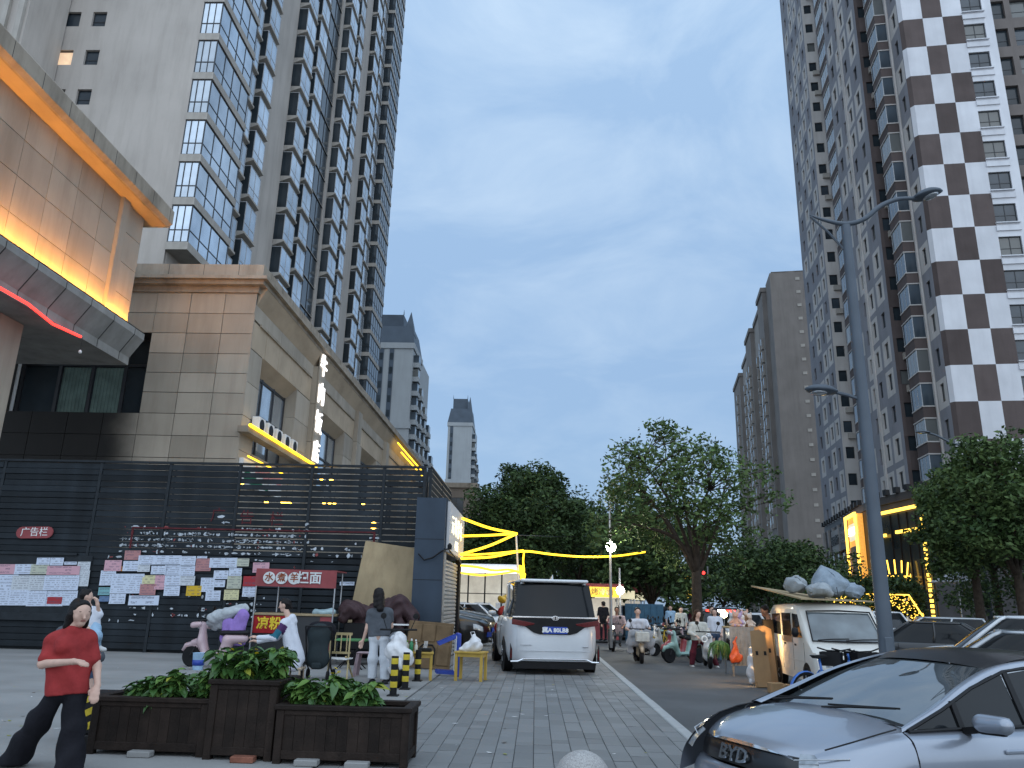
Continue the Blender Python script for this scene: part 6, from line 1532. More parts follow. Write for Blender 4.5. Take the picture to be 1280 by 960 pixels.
# tables
M['ywood'] = weather(pm('varnished_yellow_wood', (.46, .31, .07), .5, var=.15, scale=3), amt=.3, scale=(3, 3, 3))
def table(label, x, y, w_, d_, h, rz, cat='table', name='low_table'):
    t = thing(name, label, cat, (x, y, 0), rz); l = .055
    n = 4
    for i in range(n): MB().cbox(-w_/2+w_*i/n+.001, -w_/2+w_*(i+1)/n-.001, -d_/2, d_/2, h-.03, h, .003).build('plank', M['ywood'], t)
    for a in (-1, 1):
        for b in (-1, 1): MB().cbox(a*(w_/2-.045)-l/2, a*(w_/2-.045)+l/2, b*(d_/2-.045)-l/2, b*(d_/2-.045)+l/2, 0, h-.031, .004).build('leg', M['ywood'], t)
        MB().box(-w_/2+.075, w_/2-.075, a*(d_/2-.04)-.01, a*(d_/2-.04)+.01, h-.10, h-.031).build('apron', M['ywood'], t); MB().box(a*(w_/2-.04)-.01, a*(w_/2-.04)+.01, -d_/2+.075, d_/2-.075, h-.10, h-.031).build('apron', M['ywood'], t)
    return t
table('yellow wooden stool carrying a white plastic bag beside the people carrier', -1.27, 16.35, .60, .46, .55, R(-10), 'stool', 'wooden_stool')
table('low yellow table with condiment bottles in front of the brown board', -2.45, 16.3, .85, .62, .52, R(8))
M['plastic'] = pm('thin_white_plastic', (.62, .62, .63), .3, var=.1, scale=12, bump=.5, bscale=18, coat=.3)
bagm = body('plastic_bag', [((-.08, 0, .08), (.1, 0, .1), .09, .12), ((-.22, -.02, .03), (0, 0, .05), .035, .09), ((.06, 0, .18), (.04, 0, .28), .12, .05)], M['plastic'], None, .012, .04, folds(3, .012, 34), loc=(-1.27, 16.35, .555))
tag(bagm, 'crumpled white plastic bag standing on the yellow stool', 'bag')
hn = MB().tube([(.0, 0, .27), (-.03, 0, .36), (.04, 0, .37), (.08, 0, .28)], .009, 6).build('handle', M['plastic'], bagm)
def bottle(label, x, y, z, r, h, m, cap='wh'):
    t = thing('bottle', label, 'bottle', (x, y, z)); MB().lathe([(r*.9, 0), (r, .01), (r, h*.62), (r*.45, h*.78), (r*.4, h*.86)], 14).build('glass_body', m, t, smooth=True, sharp=50); MB().lathe([(r*.46, h*.861), (r*.46, h), (r*.3, h+.003)], 12).build('cap', M['leafB'] if cap == 'gr' else M['white'], t)
M['bamber'] = pm('sauce_bottle', (.25, .12, .03), .15); M['bclear'] = pm('pale_plastic_bottle', (.5, .5, .45), .2); M['bgreen'] = pm('green_bottle', (.02, .2, .08), .2)
for i, (dx, dy, r, h, m, c, lab) in enumerate(((-.12, .05, .035, .2, 'bclear', 'gr', 'clear bottle with green cap on the low table'), (-.02, -.05, .04, .24, 'bgreen', 'wh', 'green bottle in the cluster on the low table'), (.05, .08, .035, .22, 'bamber', 'wh', 'amber sauce bottle on the low table'), (.08, -.06, .033, .18, 'bclear', 'wh', 'short pale bottle at the front of the low table'), (-.2, -.05, .04, .15, 'bamber', 'gr', 'squat amber jar at the left of the low table'))):
    bottle(lab, -2.45+dx, 16.3+dy, .522, r, h, M[m], c)
tag(MB().lathe([(.05, 0), (.09, .05), (.095, .055), (.085, .05), (.04, .008)], 16).build('bowl', M['white'], loc=(-2.77, 16.2, .522), smooth=True), 'white bowl at the left edge of the low table', 'bowl')
tr = MB().cbox(-.13, .13, -.1, .1, 0, .07, .01).build('tray', M['black'], loc=(-2.2, 16.35, .522)); tag(tr, 'black cutlery tray at the right of the low table', 'tray'); 
for k in range(4): MB().tube([(.02*k-.04, 0, .03), (.02*k-.02, .02, .2)], .005, 4).build('chopstick', M['white'], tr)
# brown padded board (old cabinet back) leaning on the booth
M['brownpad'] = weather(pm('brown_scuffed_board', (.15, .10, .055), .7, var=.25, scale=4, bump=.25), amt=.5, scale=(2, 2, 2))
p = at(531, 818, 18.2); bd = thing('cabinet_board', 'brown scuffed cabinet back leaning upside down by the shutter', 'board', (p.x, 18.6, 0)); bd.rotation_euler = (R(-8), R(3), 0)
MB().cbox(-.52, .52, -.04, .04, 0.02, 1.04, .01).build('panel', M['brownpad'], bd)
for (x0, x1, z0, z1) in ((-.5, -.2, .56, .96), (-.18, .12, .60, .98), (.14, .48, .62, .98), (-.5, -.28, .1, .52), (.2, .48, .1, .56)): MB().cbox(x0, x1, -.065, -.041, z0, z1, .012).build('pad', M['brownpad'], bd)
MB().tube([(-.2, -.055, .1), (-.2, -.055, .46), (-.14, -.055, .53), (.08, -.055, .53), (.14, -.055, .46), (.14, -.055, .1)], .02, 6).build('hoop', M['black'], bd)
# blue plastic stool lying on its side
M['bluep'] = pm('blue_plastic', (.015, .05, .32), .4, var=.12); p = at(562, 838, 17.3)
bs = thing('plastic_stool', 'blue plastic stool tipped on its side with white underside', 'stool', (p.x+.02, 17.2, 0), R(12))
MB().cbox(.10, .19, -.2, .2, .0, .86, .02).build('seat', M['bluep'], bs); MB().cbox(.085, .0995, -.17, .17, .05, .81, .004).build('underside', M['white'], bs)
for y in (-.17, .12):
    MB().beam((.1, y+.03, .80), (-.28, y+.03, .64), .05, .07).build('leg', M['bluep'], bs); MB().beam((.1, y+.03, .07), (-.30, y+.03, .09), .05, .07).build('leg', M['bluep'], bs)
MB().beam((-.25, -.14, .1), (-.25, .15, .1), .04, .05).build('stretcher', M['bluep'], bs); MB().beam((-.24, -.14, .64), (-.24, .15, .64), .04, .05).build('stretcher', M['bluep'], bs)
# plywood sheet leaning on the fence
q = [at(457, 676, 21.3), at(523, 686, 21.3), at(512, 790, 20.6), at(432, 790, 20.6)]
mb = MB(); vs = [v for v in q]+[v+Vector((0, .02, .004)) for v in q]; mb.add(vs, BOXF); tag(mb.build('plywood_sheet', M['plankw']), 'large pale plywood sheet leaning tilted against the dark fence', 'board')
# food stall with red banner
sx0, sx1, sy0, sy1 = at(322, 720, 18.8).x, at(420, 720, 18.8).x, 18.8, 19.9
sl_ = thing('food_stall', 'food stall on thin posts under a faded red banner', 'food stall', ((sx0+sx1)/2, 18.8, 0)); cx = (sx0+sx1)/2; hw_ = (sx1-sx0)/2
zt_, zb_ = at(370, 712, 18.8).z, at(370, 734, 18.8).z
for x in (-hw_, hw_):
    for y in (0, 1.05): MB().tube([(x+(.0 if y == 0 else (.2 if x < 0 else -.1)), y, 0), (x+(0 if y == 0 else (.2 if x < 0 else -.1)), y, zt_-.02)], .018, 8).build('post', M['steel'], sl_)
ban = MB(); nb = 14; vs = []
for i in range(nb+1):
    for z in (zb_, (zb_+zt_)/2, zt_): vs.append((-hw_-.03+(2*hw_+.06)*i/nb, -.03+.012*math.sin(i*1.7+z*3), z+.02*(.5-i/nb)))
ban.add(vs, [(i*3+j, i*3+j+1, i*3+4+j, i*3+3+j) for i in range(nb) for j in range(2)]); bo = ban.build('banner', M['signred'], sl_, smooth=True)
M['letterw'] = pm('white_print', (.6, .62, .62), .7, var=.1); M['letterb'] = pm('brown_print', (.25, .07, .03), .7)
for i, ch in enumerate('水煮羊'):
    x = -hw_+.30+i*.30; z = (zt_+zb_)/2
    MB().prism([(x+.145*math.cos(a), z+.14*math.sin(a)) for a in np.linspace(0, 2*math.pi, 25)[:-1]], 'y', -.056, -.05).build('disc', M['letterw'], bo)
    link('lettering', text_mesh(ch, .21, M['letterb'], .002, bold=.004), bo, (x, -.06, z), FRONT)
link('lettering', text_mesh('担面', .30, M['letterw'], .002, bold=.006), bo, (-hw_+1.26, -.056, (zt_+zb_)/2), FRONT)
MB().box(-hw_, hw_, .02, 1.05, zt_-.03, zt_).build('roof_sheet', M['signred'], sl_)
zc_ = at(340, 768, 18.8).z; MB().cbox(-hw_, hw_-.25, .05, 1.0, .15, zc_-.02, .01).build('cart', M['bframe'], sl_); MB().cbox(-hw_-.02, hw_+.02, .0, 1.05, zc_-.019, zc_+.03, .008).build('counter', M['plankw'], sl_)
fp = MB().box(-hw_+.0, -hw_+.78, .02, .045, zc_-.42, zc_-.03).build('front_sign', pm('bright_red_board', (.33, .02, .025), .5), sl_)
M['lettery'] = pm('yellow_print', (.75, .55, .05), .6); link('lettering', text_mesh('凉粉', .30, M['lettery'], .002, bold=.008), fp, (-hw_+.39, .014, zc_-.22), FRONT)
MB().box(hw_-.3, hw_+.0, .03, .05, .3, zc_-.03).build('side_sign', M['signred'], sl_)
# pots on the ground and white bag on the counter
for (px, py, Y, r, h, lab) in ((322, 815, 15.5, .17, .34, 'dark cooking pot by the hands of the seated vendor'), (350, 830, 15.2, .15, .3, 'red enamel pot in front of the seated vendor')):
    x = at(px, py, Y).x; pt = thing('cooking_pot', lab, 'pot', (x, Y, 0)); MB().lathe([(r*.85, 0), (r, .04), (r, h), (r*1.06, h+.01), (r*.94, h+.012), (r*.92, h-.02), (.01, h-.05)], 20).build('pot_body', M['black'] if 'dark' in lab else M['c_red'], pt, smooth=True, sharp=50); MB().tube([(r, 0, h*.8), (r+.06, 0, h*.8), (r+.06, 0, h*.7), (r, 0, h*.7)], .012, 6).build('handle', M['steel'], pt)
p = at(398, 772, 18.9); tag(body('plastic_bag', [((-.2, 0, .05), (.25, 0, .06), .07, .06), ((.1, 0, .08), (.2, 0, .14), .06, .03)], pm('pale_blue_plastic', (.4, .55, .6), .4), None, .015, .03, folds(1, .01, 30), loc=(p.x, 19.3, zc_+.02)), 'pale blue plastic bag lying on the food stall counter', 'bag')
# brown tarpaulin thrown over a cart
M['tarp'] = pm('brown_tarpaulin', (.055, .032, .035), .55, var=.25, scale=5, bump=.3)
p = at(470, 800, 19.2); tp_ = thing('covered_cart', 'cart covered by a dark brown tarpaulin behind the woman in grey', 'cart', (p.x, 19.3, 0))
body('tarpaulin', [((-.75, 0, 1.25), (-.2, .1, 1.18), .22, .16), ((-.2, .1, 1.2), (.5, 0, 1.38), .18, .24), ((.5, 0, 1.38), (.85, 0, 1.1), .24, .14), ((-.85, -.1, 1.05), (-.7, .1, 1.25), .1, .2), ((.8, -.05, 1.15), (.9, -.1, .7), .15, .1), ((-.4, .3, 1.0), (.6, .3, 1.0), .3, .3), ((.45, -.12, 1.2), (.62, -.18, .8), .12, .08)], M['tarp'], tp_, .02, .045, folds(2, .032, 21))
MB().cbox(-.8, .8, -.1, .6, .35, .95, .02).build('cart_body', M['black'], tp_); 
for x in (-.55, .55): MB().lathe([(.14, -.03), (.17, -.02), (.17, .02), (.14, .03)], 16, c=(x, -.13, .17), ax='y').build('wheel', M['rubber'], tp_)
MB().box(.2, .9, -.3, -.26, .93, .965).build('push_bar', M['white'], tp_)
# slatted folding chair
p = at(424, 834, 16.1); fc = thing('folding_chair', 'pale wooden folding chair with slatted back by the stroller', 'chair', (p.x, 16.1, 0), R(-8)); M['palewood'] = pm('pale_wood', (.42, .34, .18), .6, var=.12)
for x in (-.2, .2): MB().beam((x-.02, -.0, .84), (x+.08, -.28, .0), .03, .022).build('leg', M['palewood'], fc); MB().beam((x, -.2, .42), (x, .25, 0), .03, .022).build('leg', M['palewood'], fc)
for x in (-.12, -.0, .12): MB().beam((x, -.004, .82), (x+.035, -.09, .50), .022, .012).build('back_slat', M['palewood'], fc)
MB().beam((-.24, 0, .83), (.22, 0, .83), .03, .05).build('top_rail', M['palewood'], fc); MB().beam((-.18, -.1, .48), (.25, -.1, .48), .03, .04).build('lower_rail', M['palewood'], fc); MB().cbox(-.19, .25, -.3, .06, .36, .385, .006).build('seat', M['white'], fc)
# black stroller
p = at(396, 834, 15.6); sr_ = thing('stroller', 'black baby stroller seen from behind by the vendor', 'stroller', (p.x, 15.6, 0)); M['strol'] = pm('dark_teal_nylon', (.022, .032, .036), .6, var=.2, scale=4, bump=.2)
body('seat_back', [((-.05, 0, .84), (.05, 0, .84), .17, .17, (1, .5, 1)), ((-.05, .03, .38), (.05, .03, .38), .16, .16, (1, .5, 1)), ((0, 0, .8), (0, 0, .4), .2, .19, (1, .4, 1))], M['strol'], sr_, .015, .05); body('canopy', [((-.1, .12, .88), (.1, .12, .88), .19, .19)], M['c_black'], sr_, .02, .05)
for s in (-1, 1):
    MB().tube([(s*.25, -.12, .98), (s*.25, .0, .7), (s*.23, .1, .3), (s*.22, .3, .12)], .014, 6).build('frame_tube', M['black'], sr_); MB().tube([(s*.24, .05, .45), (s*.25, -.1, .1)], .014, 6).build('frame_tube', M['black'], sr_)
    for y in (-.12, .32): MB().lathe([(.05, -.02), (.09, -.018), (.09, .018), (.05, .02)], 14, c=(s*.25, y, .09), ax='x').build('wheel', M['rubber'], sr_)
MB().tube([(-.25, -.12, .98), (.25, -.12, .98)], .018, 6).build('handle', M['black'], sr_); MB().cbox(-.1, .1, -.12, -.04, .2, .32, .03).build('pouch', M['strol'], sr_)

# ---------------- scooters
SC = {}
def scooter(label, loc, rz, col, group=None, apron=None, mirrors=True, name='scooter', cat='scooter', light=False, scale=1, res=.022, box=False):
    t = thing(name, label, cat, loc, rz, group); t.scale = (scale,)*3; key = col if isinstance(col, str) else col.name; cm = M[col] if isinstance(col, str) else col
    def share(nm, fn, par=t):
        k = (nm, key)
        if k not in SC: o = fn(); SC[k] = o.data; return o
        return link(nm.split('/')[0], SC[k], par)
    # local: x forward. deck, tail, shield
    share('bodywork', lambda: body('bodywork', [((-.55, 0, .62), (-.2, 0, .60), .10, .13, (1, 1, .9)), ((-.2, 0, .55), (-.12, 0, .32), .13, .12), ((-.15, 0, .27), (.28, 0, .27), .11, .11, (1, 1, .5)), ((.30, 0, .28), (.42, 0, .55), .12, .14, (.55, 1, 1)), ((.42, 0, .55), (.44, 0, .86), .14, .10, (.55, 1, 1)), ((.5, 0, .52), (.62, 0, .50), .09, .07)], cm, t, res, .04))
    share('seat', lambda: body('seat', [((-.58, 0, .74), (-.08, 0, .72), .10, .11, (1, 1, .55))], M['black'], t, res, .02))
    def wh(x): 
        k = 'swheel'
        if k not in SC: SC[k] = (MB().lathe([(.14, -.045), (.2, -.05), (.225, -.02), (.225, .02), (.2, .05), (.14, .045)], 22, ax='y').mesh('wheel', M['rubber'], smooth=True, sharp=50), MB().lathe([(.145, -.03), (.145, .03), (.05, .04), (.001, .04)], 12, ax='y').mesh('rim', M['steel']))
        o = link('wheel', SC[k][0], t, (x, 0, .225)); link('rim', SC[k][1], o)
    wh(.62); wh(-.5)
    share('handlebar', lambda: MB().tube([(.36, -.34, .98), (.42, -.12, .98), (.42, .12, .98), (.36, .34, .98)], .018, 7).tube([(.42, 0, .98), (.46, 0, .6), (.62, .07, .24)], .022, 7).build('handlebar', M['black'], t))
    share('mudguard', lambda: MB().tube([(.38, 0, .30), (.46, 0, .44), (.62, 0, .48), (.78, 0, .44), (.85, 0, .33)], [.04, .06, .065, .06, .04], 8).build('mudguard', cm, t, smooth=True))
    hk = 'hl_on' if light else 'hl_off'
    if hk not in SC: SC[hk] = MB().lathe([(.001, .045), (.05, .04), (.065, .02), (.065, -.03), (.001, -.05)], 14, ax='x').mesh('headlight', M['headlight'] if light else M['lens'], smooth=True)
    link('headlight', SC[hk], t, (.52, 0, .86))
    if mirrors:
        for q in (1, -1):
            k = 'smir%d' % q
            if k not in SC: SC[k] = MB().tube([(.38, q*.22, .98), (.40, q*.30, 1.18)], .008, 5).lathe([(.001, .012), (.055, .01), (.055, -.01), (.001, -.012)], 10, c=(.40, q*.30, 1.22), ax='x').mesh('mirror', M['black'])
            link('mirror', SC[k], t)
    if apron:
        body('apron', [((.48, -.2, .86), (.48, .2, .86), .09, .09, (.4, 1, 1)), ((.5, -.26, .6), (.5, .26, .6), .13, .13, (.35, 1, 1)), ((.5, -.28, .86), (.48, -.33, .34), .09, .08, (.35, 1, 1)), ((.5, .28, .86), (.48, .33, .34), .09, .08, (.35, 1, 1))], M[apron], t, .02, .06, folds(3, .012, 22))
    if box: MB().cbox(-.95, -.62, -.2, .2, .72, 1.06, .03).build('top_box', M['black'], t)
    return t
M['s_grey'] = paint('pale_grey_scooter', (.38, .38, .36), .4, 0); M['s_white'] = paint('white_scooter', (.55, .55, .55), .4, 0); M['s_pink'] = paint('pink_scooter', (.5, .36, .38), .4, 0); M['s_black'] = paint('black_scooter', (.02, .02, .022), .35, 0); M['s_yellow'] = paint('yellow_scooter', (.55, .38, .03), .4, 0); M['s_red'] = paint('red_scooter', (.3, .04, .05), .4, 0); M['s_green'] = paint('mint_scooter', (.25, .4, .36), .4, 0); M['s_cream'] = paint('cream_scooter', (.5, .40, .28), .4, 0)
M['quiltg'] = pm('grey_wind_apron', (.30, .31, .33), .8, var=.15, scale=10, bump=.4); M['quilt'] = pm('pale_quilt', (.40, .43, .45), .85, var=.08, scale=20, bump=.5, bscale=25); M['quiltp'] = pm('lilac_quilt', (.28, .18, .48), .85, var=.12, scale=10, bump=.4)
scooter('cream scooter with grey apron ridden by the man in white', (3.2, 25.1, -.15), R(-92), 's_cream', apron='quiltg')
bx = at(800, 799, 24.3); tag(MB().cbox(-.2, .2, -.12, .12, -.14, .14, .02).build('parcel_box', M['c_cream'], loc=(3.2, 24.36, .62)), 'pale box held in front of the white tee rider', 'box')
scooter('scooter with bright headlight ridden by the man in pink', (2.9, 31, -.15), R(-90), 's_black', light=True)
scooter('light scooter under the woman in maroon trousers', (5.0, 23.9, -.15), R(-95), 's_white')
rng_ = MB().tube([(.075*math.cos(a), 0, .075*math.sin(a)) for a in np.linspace(0, 6.28, 17)[:-1]], .024, 8, closed=True).build('ring', M['white'], loc=at(880.5, 799, 23.2)); tag(rng_, 'white round ring clipped on the front of the light scooter', 'ring')
PS = [(838, 814, 28.6, 's_grey', 200, 'pale grey scooter with domed front at the kerb edge'), (826, 808, 30.2, 's_black', 160, 'black scooter parked by the tree trunks'), (851, 820, 26.6, 's_red', 215, 'red trimmed scooter leaning in the row'), (858, 826, 25.4, 's_green', 205, 'mint scooter nearest the woman in maroon'),
      (846, 806, 31.5, 's_yellow', 190, 'yellow delivery scooter in the second row'), (862, 806, 31.0, 's_black', 170, 'black scooter behind the yellow one'), (832, 802, 33.5, 's_white', 150, 'white scooter deep in the parked row'), (868, 812, 28.8, 's_pink', 185, 'pink scooter beside the tree'), (854, 800, 35, 's_grey', 200, 'grey scooter at the back of the parked row')]
for px, py, Y, c, a, lab in PS: p = at(px, py, Y); scooter(lab, (p.x, Y, -.15), R(a), c, 'parked scooters')
for px, py, Y, c, a, lab in ((842, 799, 37.5, 's_red', 170, 'red scooter far back in the parked row'), (860, 798, 38.5, 's_white', 210, 'white scooter half hidden behind the yellow one'), (870, 800, 34.5, 's_black', 185, 'black scooter close to the tree trunk'), (848, 796, 42, 's_pink', 180, 'pink scooter at the very back of the row'), (878, 803, 31, 's_grey', 165, 'grey scooter between the tree and the toy stall'), (834, 796, 40, 's_yellow', 195, 'yellow scooter by the blue hoarding'), (822, 797, 37, 's_green', 175, 'mint scooter under the thin trunked tree')):
    p = at(px, py, Y); scooter(lab, (p.x, Y, -.15), R(a), c, 'parked scooters')
# pink electric bike under quilted covers at the fence
p = at(262, 815, 17.6); px_ = scooter('pink electric bike draped with lilac and grey quilts by the fence', (p.x+.2, 17.6, 0), R(172), 's_pink', name='electric_bike', cat='electric bike')
cv = body('lilac_cover', [((-.30, -.08, .72), (-.42, -.08, 1.08), .20, .15, (1, .6, 1)), ((-.1, -.1, .62), (-.1, -.1, .9), .16, .14, (1, .6, 1)), ((-.45, -.1, .55), (-.15, -.1, .55), .10, .1)], M['quiltp'], px_, .02, .05, folds(4, .008, 18)); body('grey_quilt', [((-.38, -.2, 1.24), (.25, -.24, 1.04), .11, .17, (1, .5, 1)), ((.1, -.25, .98), (.3, -.25, .88), .16, .13, (1, .5, 1)), ((-.1, -.14, 1.13), (.35, -.16, 1.02), .10, .12, (1, .8, 1)), ((-.34, -.14, 1.2), (.0, -.14, 1.14), .04, .10), ((.3, -.2, .98), (.4, -.2, .9), .11, .07)], M['quilt'], px_, .018, .05, folds(2, .006, 40))
body('glove_muff', [((.34, -.34, .86), (.5, -.34, .84), .06, .065), ((.36, .3, .9), (.5, .3, .88), .06, .065)], M['s_pink'], px_, .018, .03)
p = at(250, 812, 17.0); tb = thing('pail', 'small blue and white printed pail by the pink bike', 'pail', (p.x, 17.0, 0)); MB().lathe([(.10, 0), (.13, .33), (.135, .34), (.12, .33)], 18).build('pail_body', M['c_ltblue'], tb, smooth=True, sharp=50); MB().lathe([(.109, .09), (.115, .092), (.125, .2), (.119, .202)], 18).build('print_band', M['bluep'], tb, smooth=True)
# white scooter with helmet and bags behind the bollards
p = at(492, 855, 15.1); ws_ = scooter('white scooter with plastic covered front parked by the woman in grey', (p.x-.05, 15.2, 0), R(-70), 's_white'); body('plastic_cover', [((.52, -.1, .62), (.56, .1, .5), .16, .17), ((.5, 0, .8), (.52, 0, .6), .13, .15), ((.55, 0, .4), (.55, .05, .25), .13, .10)], M['plastic'], ws_, .018, .04, folds(4, .012, 28))
hp_ = at(493.5, 799, 15.0); tag(body('helmet', [((0, 0, 0), (0, .02, .02), .12, .11)], M['steel'], None, .015, .02, loc=hp_), 'shiny silver helmet perched on the white scooter', 'helmet')
pk = at(452, 842, 16.4); plastic_stool = thing('plastic_stool', 'pink plastic stool behind the legs of the woman in white trousers', 'stool', (pk.x, 16.6, 0)); M['pinkp'] = pm('dusty_pink_plastic', (.35, .26, .28), .5)
MB().cbox(-.15, .15, -.15, .15, .44, .47, .01).build('seat', M['pinkp'], plastic_stool)
for a in (-1, 1):
    for b in (-1, 1): MB().beam((a*.17, b*.17, 0), (a*.12, b*.12, .439), .07, .03).build('leg', M['pinkp'], plastic_stool)
gt = thing('folding_table', 'green edged folding table below the brown tarpaulin', 'table', (at(440, 812, 18.2).x, 18.2, 0)); M['greenm'] = pm('green_metal', (.08, .22, .09), .5)
MB().cbox(-.35, .35, -.25, .25, .60, .64, .006).build('top', M['greenm'], gt)
for a in (-.3, .3): MB().beam((a, -.2, 0), (-a, .2, .599), .02, .02).build('leg', M['black'], gt); MB().beam((a, .2, 0), (-a, -.2, .599), .02, .02).build('leg', M['black'], gt)
# ================================================================== BOOTH WITH SHUTTER
bx0, by0 = -2.97, 19.8
bo_ = thing('guard_booth', 'dark blue booth with pale roller shutter and a light box above', 'booth', (bx0, by0, 0))
hB = at(540, 622, by0).z; ws2 = at(558, 622, by0).x-bx0; zm = at(558, 690, by0).z
MB().box(-.1, ws2, 0, .12, 0, hB).build('front_wall', M['navy'], bo_)
for z in (1.0, 2.0, 3.0): MB().box(-.1, ws2+.002, -.004, -.001, z, z+.012).build('wall_seam', M['black'], bo_)
MB().box(-.1, ws2-.5, .121, 4.4, 0, hB-.2).build('back_wall', M['navy'], bo_)
MB().box(-.12, ws2+.02, .121, 4.5, zm, hB-.002).build('upper_box', M['navy'], bo_)
lbx = MB().box(ws2+.021, ws2+.09, .25, 4.3, zm+.04, hB-.06).build('light_box', pm('pale_sign_face', (.42, .44, .46), .5, var=.1, emit=(.8, .85, .9), es=.10), bo_)
M['glowletter'] = emi('glowing_letter', (1, .85, .55), 1.6)
for i, ch in enumerate('云峰停车'): link('lettering', text_mesh(ch, .55, M['glowletter'], .01), lbx, (ws2+.10, 1.0+i*.75, (zm+hB)/2+.05), (R(90), 0, R(90)))
link('lettering', text_mesh('小吃街', .28, M['glowletter'], .01), lbx, (ws2+.10, 2.1, (zm+hB)/2-.42), (R(90), 0, R(90)))
M['shut'] = weather(pm('pale_shutter_slat', (.42, .43, .43), .5, .2, var=.08, scale=3), amt=.4)
slm = MB().add([(0, 0, 0), (.03, 0, .03), (.03, 0, .075), (0, 0, .10), (0, 3.4, 0), (.03, 3.4, .03), (.03, 3.4, .075), (0, 3.4, .10)], [(0, 1, 5, 4), (1, 2, 6, 5), (2, 3, 7, 6), (0, 3, 2, 1), (4, 5, 6, 7), (0, 4, 7, 3)]).mesh('slat', M['shut'])
for k in range(int((zm-.05)/.102)): link('slat', slm, bo_, (ws2-.06, .5, .02+k*.102))
MB().box(ws2-.1, ws2+.01, .13, .49, 0, zm-.003).build('door_jamb', pm('worn_painted_jamb', (.38, .36, .33), .7, var=.35, scale=8), bo_)
MB().box(ws2-.1, ws2+.04, 3.95, 4.4, 0, zm-.003).build('door_jamb', M['black'], bo_)
wire = MB().tube([at(523, 692, 19.7), at(530, 700, 19.7), at(541, 697, 19.7), at(552, 689, 19.7), at(560, 686, 20.0), at(572, 700, 21.5)], .022, 6).build('cable', M['black']); tag(wire, 'black cable looping across the dark booth front', 'cable')
sp2 = at(562, 687, 19.75); tag(MB().lathe([(.05, 0), (.06, .1), (.02, .16)], 10).build('lamp_holder', M['black'], loc=sp2), 'small black lamp holder on the booth corner', 'lamp')

# ================================================================== YELLOW LIGHT STRIPS
def strip(label, pts, Y0, Y1, r=.038, m='yneon'):
    n = len(pts); P_ = [at(x, y, Y0+(Y1-Y0)*i/(n-1)) for i, (x, y) in enumerate(pts)]
    P_ = [Vector(p) for p in catmull(np.array([list(p) for p in P_]), 4)]
    return tag(MB().tube(P_, r, 6).build('strip_light', M[m]), label, 'strip light')
strip('uppermost yellow strip light sloping from the booth sign to the thin pole', [(578, 648), (612, 660), (646, 667)], 22.6, 25.0)
strip('second yellow strip light running level from the booth to the pole top', [(578, 670), (612, 669), (646, 667)], 22.6, 25.0)
strip('yellow strip light climbing from the booth corner up to the pole top', [(576, 693), (612, 682), (646, 667)], 22.6, 25.0)
strip('long yellow strip light crossing the street toward the trees', [(577, 698), (615, 696), (654, 689), (690, 693), (730, 696), (770, 695), (806, 690)], 22.6, 33)
strip('yellow strip light doubled along the lower span to the pole', [(577, 694), (615, 692), (654, 688)], 22.4, 25.0, .03)
strip('lowest wavy yellow strip light above the bright shop', [(577, 707), (597, 709), (618, 713), (636, 712), (652, 716)], 22.6, 25.2)
strip('faint yellow strip light just above the shop window', [(577, 716), (600, 719), (625, 717), (652, 713)], 22.8, 25.2, .03)
strip('yellow strip light dropping from the span to the bundle', [(655, 690), (654, 702), (655, 715), (652, 728)], 25.0, 25.2, .03)
bl = MB(); br = random.Random(4)
for k in range(7):
    bl.tube([at(651+br.uniform(-3, 3), 706+br.uniform(0, 6), 25.1), at(653+br.uniform(-4, 4), 718, 25.15), at(652+br.uniform(-3, 3), 730, 25.1)], .028, 5)
tag(bl.build('strip_light', M['yneon']), 'coiled bundle of yellow strip light behind the people carrier', 'strip light'); bl = None
p0, p1 = at(645, 666, 25.05), at(651, 735, 25.05); tag(MB().tube([(p1.x, 25.05, 0), (p1.x-.05, 25.05, 1.8), (p0.x, 25.05, p0.z)], .03, 7).build('pole', M['white']), 'thin white pole carrying the yellow strip lights', 'pole')
tag(MB().tube([at(648, 669, 25), at(700, 671, 40), at(760, 670, 60)], .012, 4).build('wire', M['black']), 'thin wire running from the pole across the dark trees', 'wire')
# bright shop behind the parked cars
gx0, gx1 = at(576, 730, 40).x, at(648, 730, 40).x
gs = thing('lit_shop', 'low glass fronted shop glowing white behind the parked cars', 'shop', (gx0-3, 40, 0)); W_ = gx1-gx0+3
M['shopglow'] = pm('lit_shop_interior', (.5, .5, .45), .6, emit=(1, .93, .78), es=.38, var=.5, scale=1.3)
zt2 = at(600, 707, 40).z
MB().box(0, W_, 3, 3.1, 0, zt2-.1).build('back_wall', M['shopglow'], gs); MB().box(0, W_, .3, 3, zt2-.15, zt2+.1).build('roof', M['white'], gs); MB().box(0, W_, 0, .29, zt2-.35, zt2-.05).build('fascia', emi('white_fascia_light', (.95, .97, 1), .9), gs)
for k in range(8): MB().box(W_*k/7-.035, W_*k/7+.035, .1, .17, 0, zt2-.36).build('mullion', M['black'], gs)
for z in (.9, 1.9): MB().box(0, W_, .12, .15, z, z+.04).build('transom', M['black'], gs)
for k in range(5): MB().cbox(.3+k*1.1, 1.1+k*1.1, 1.6, 2.2, 0, 1.5, .02).build('display_shelf', M['white'], gs)
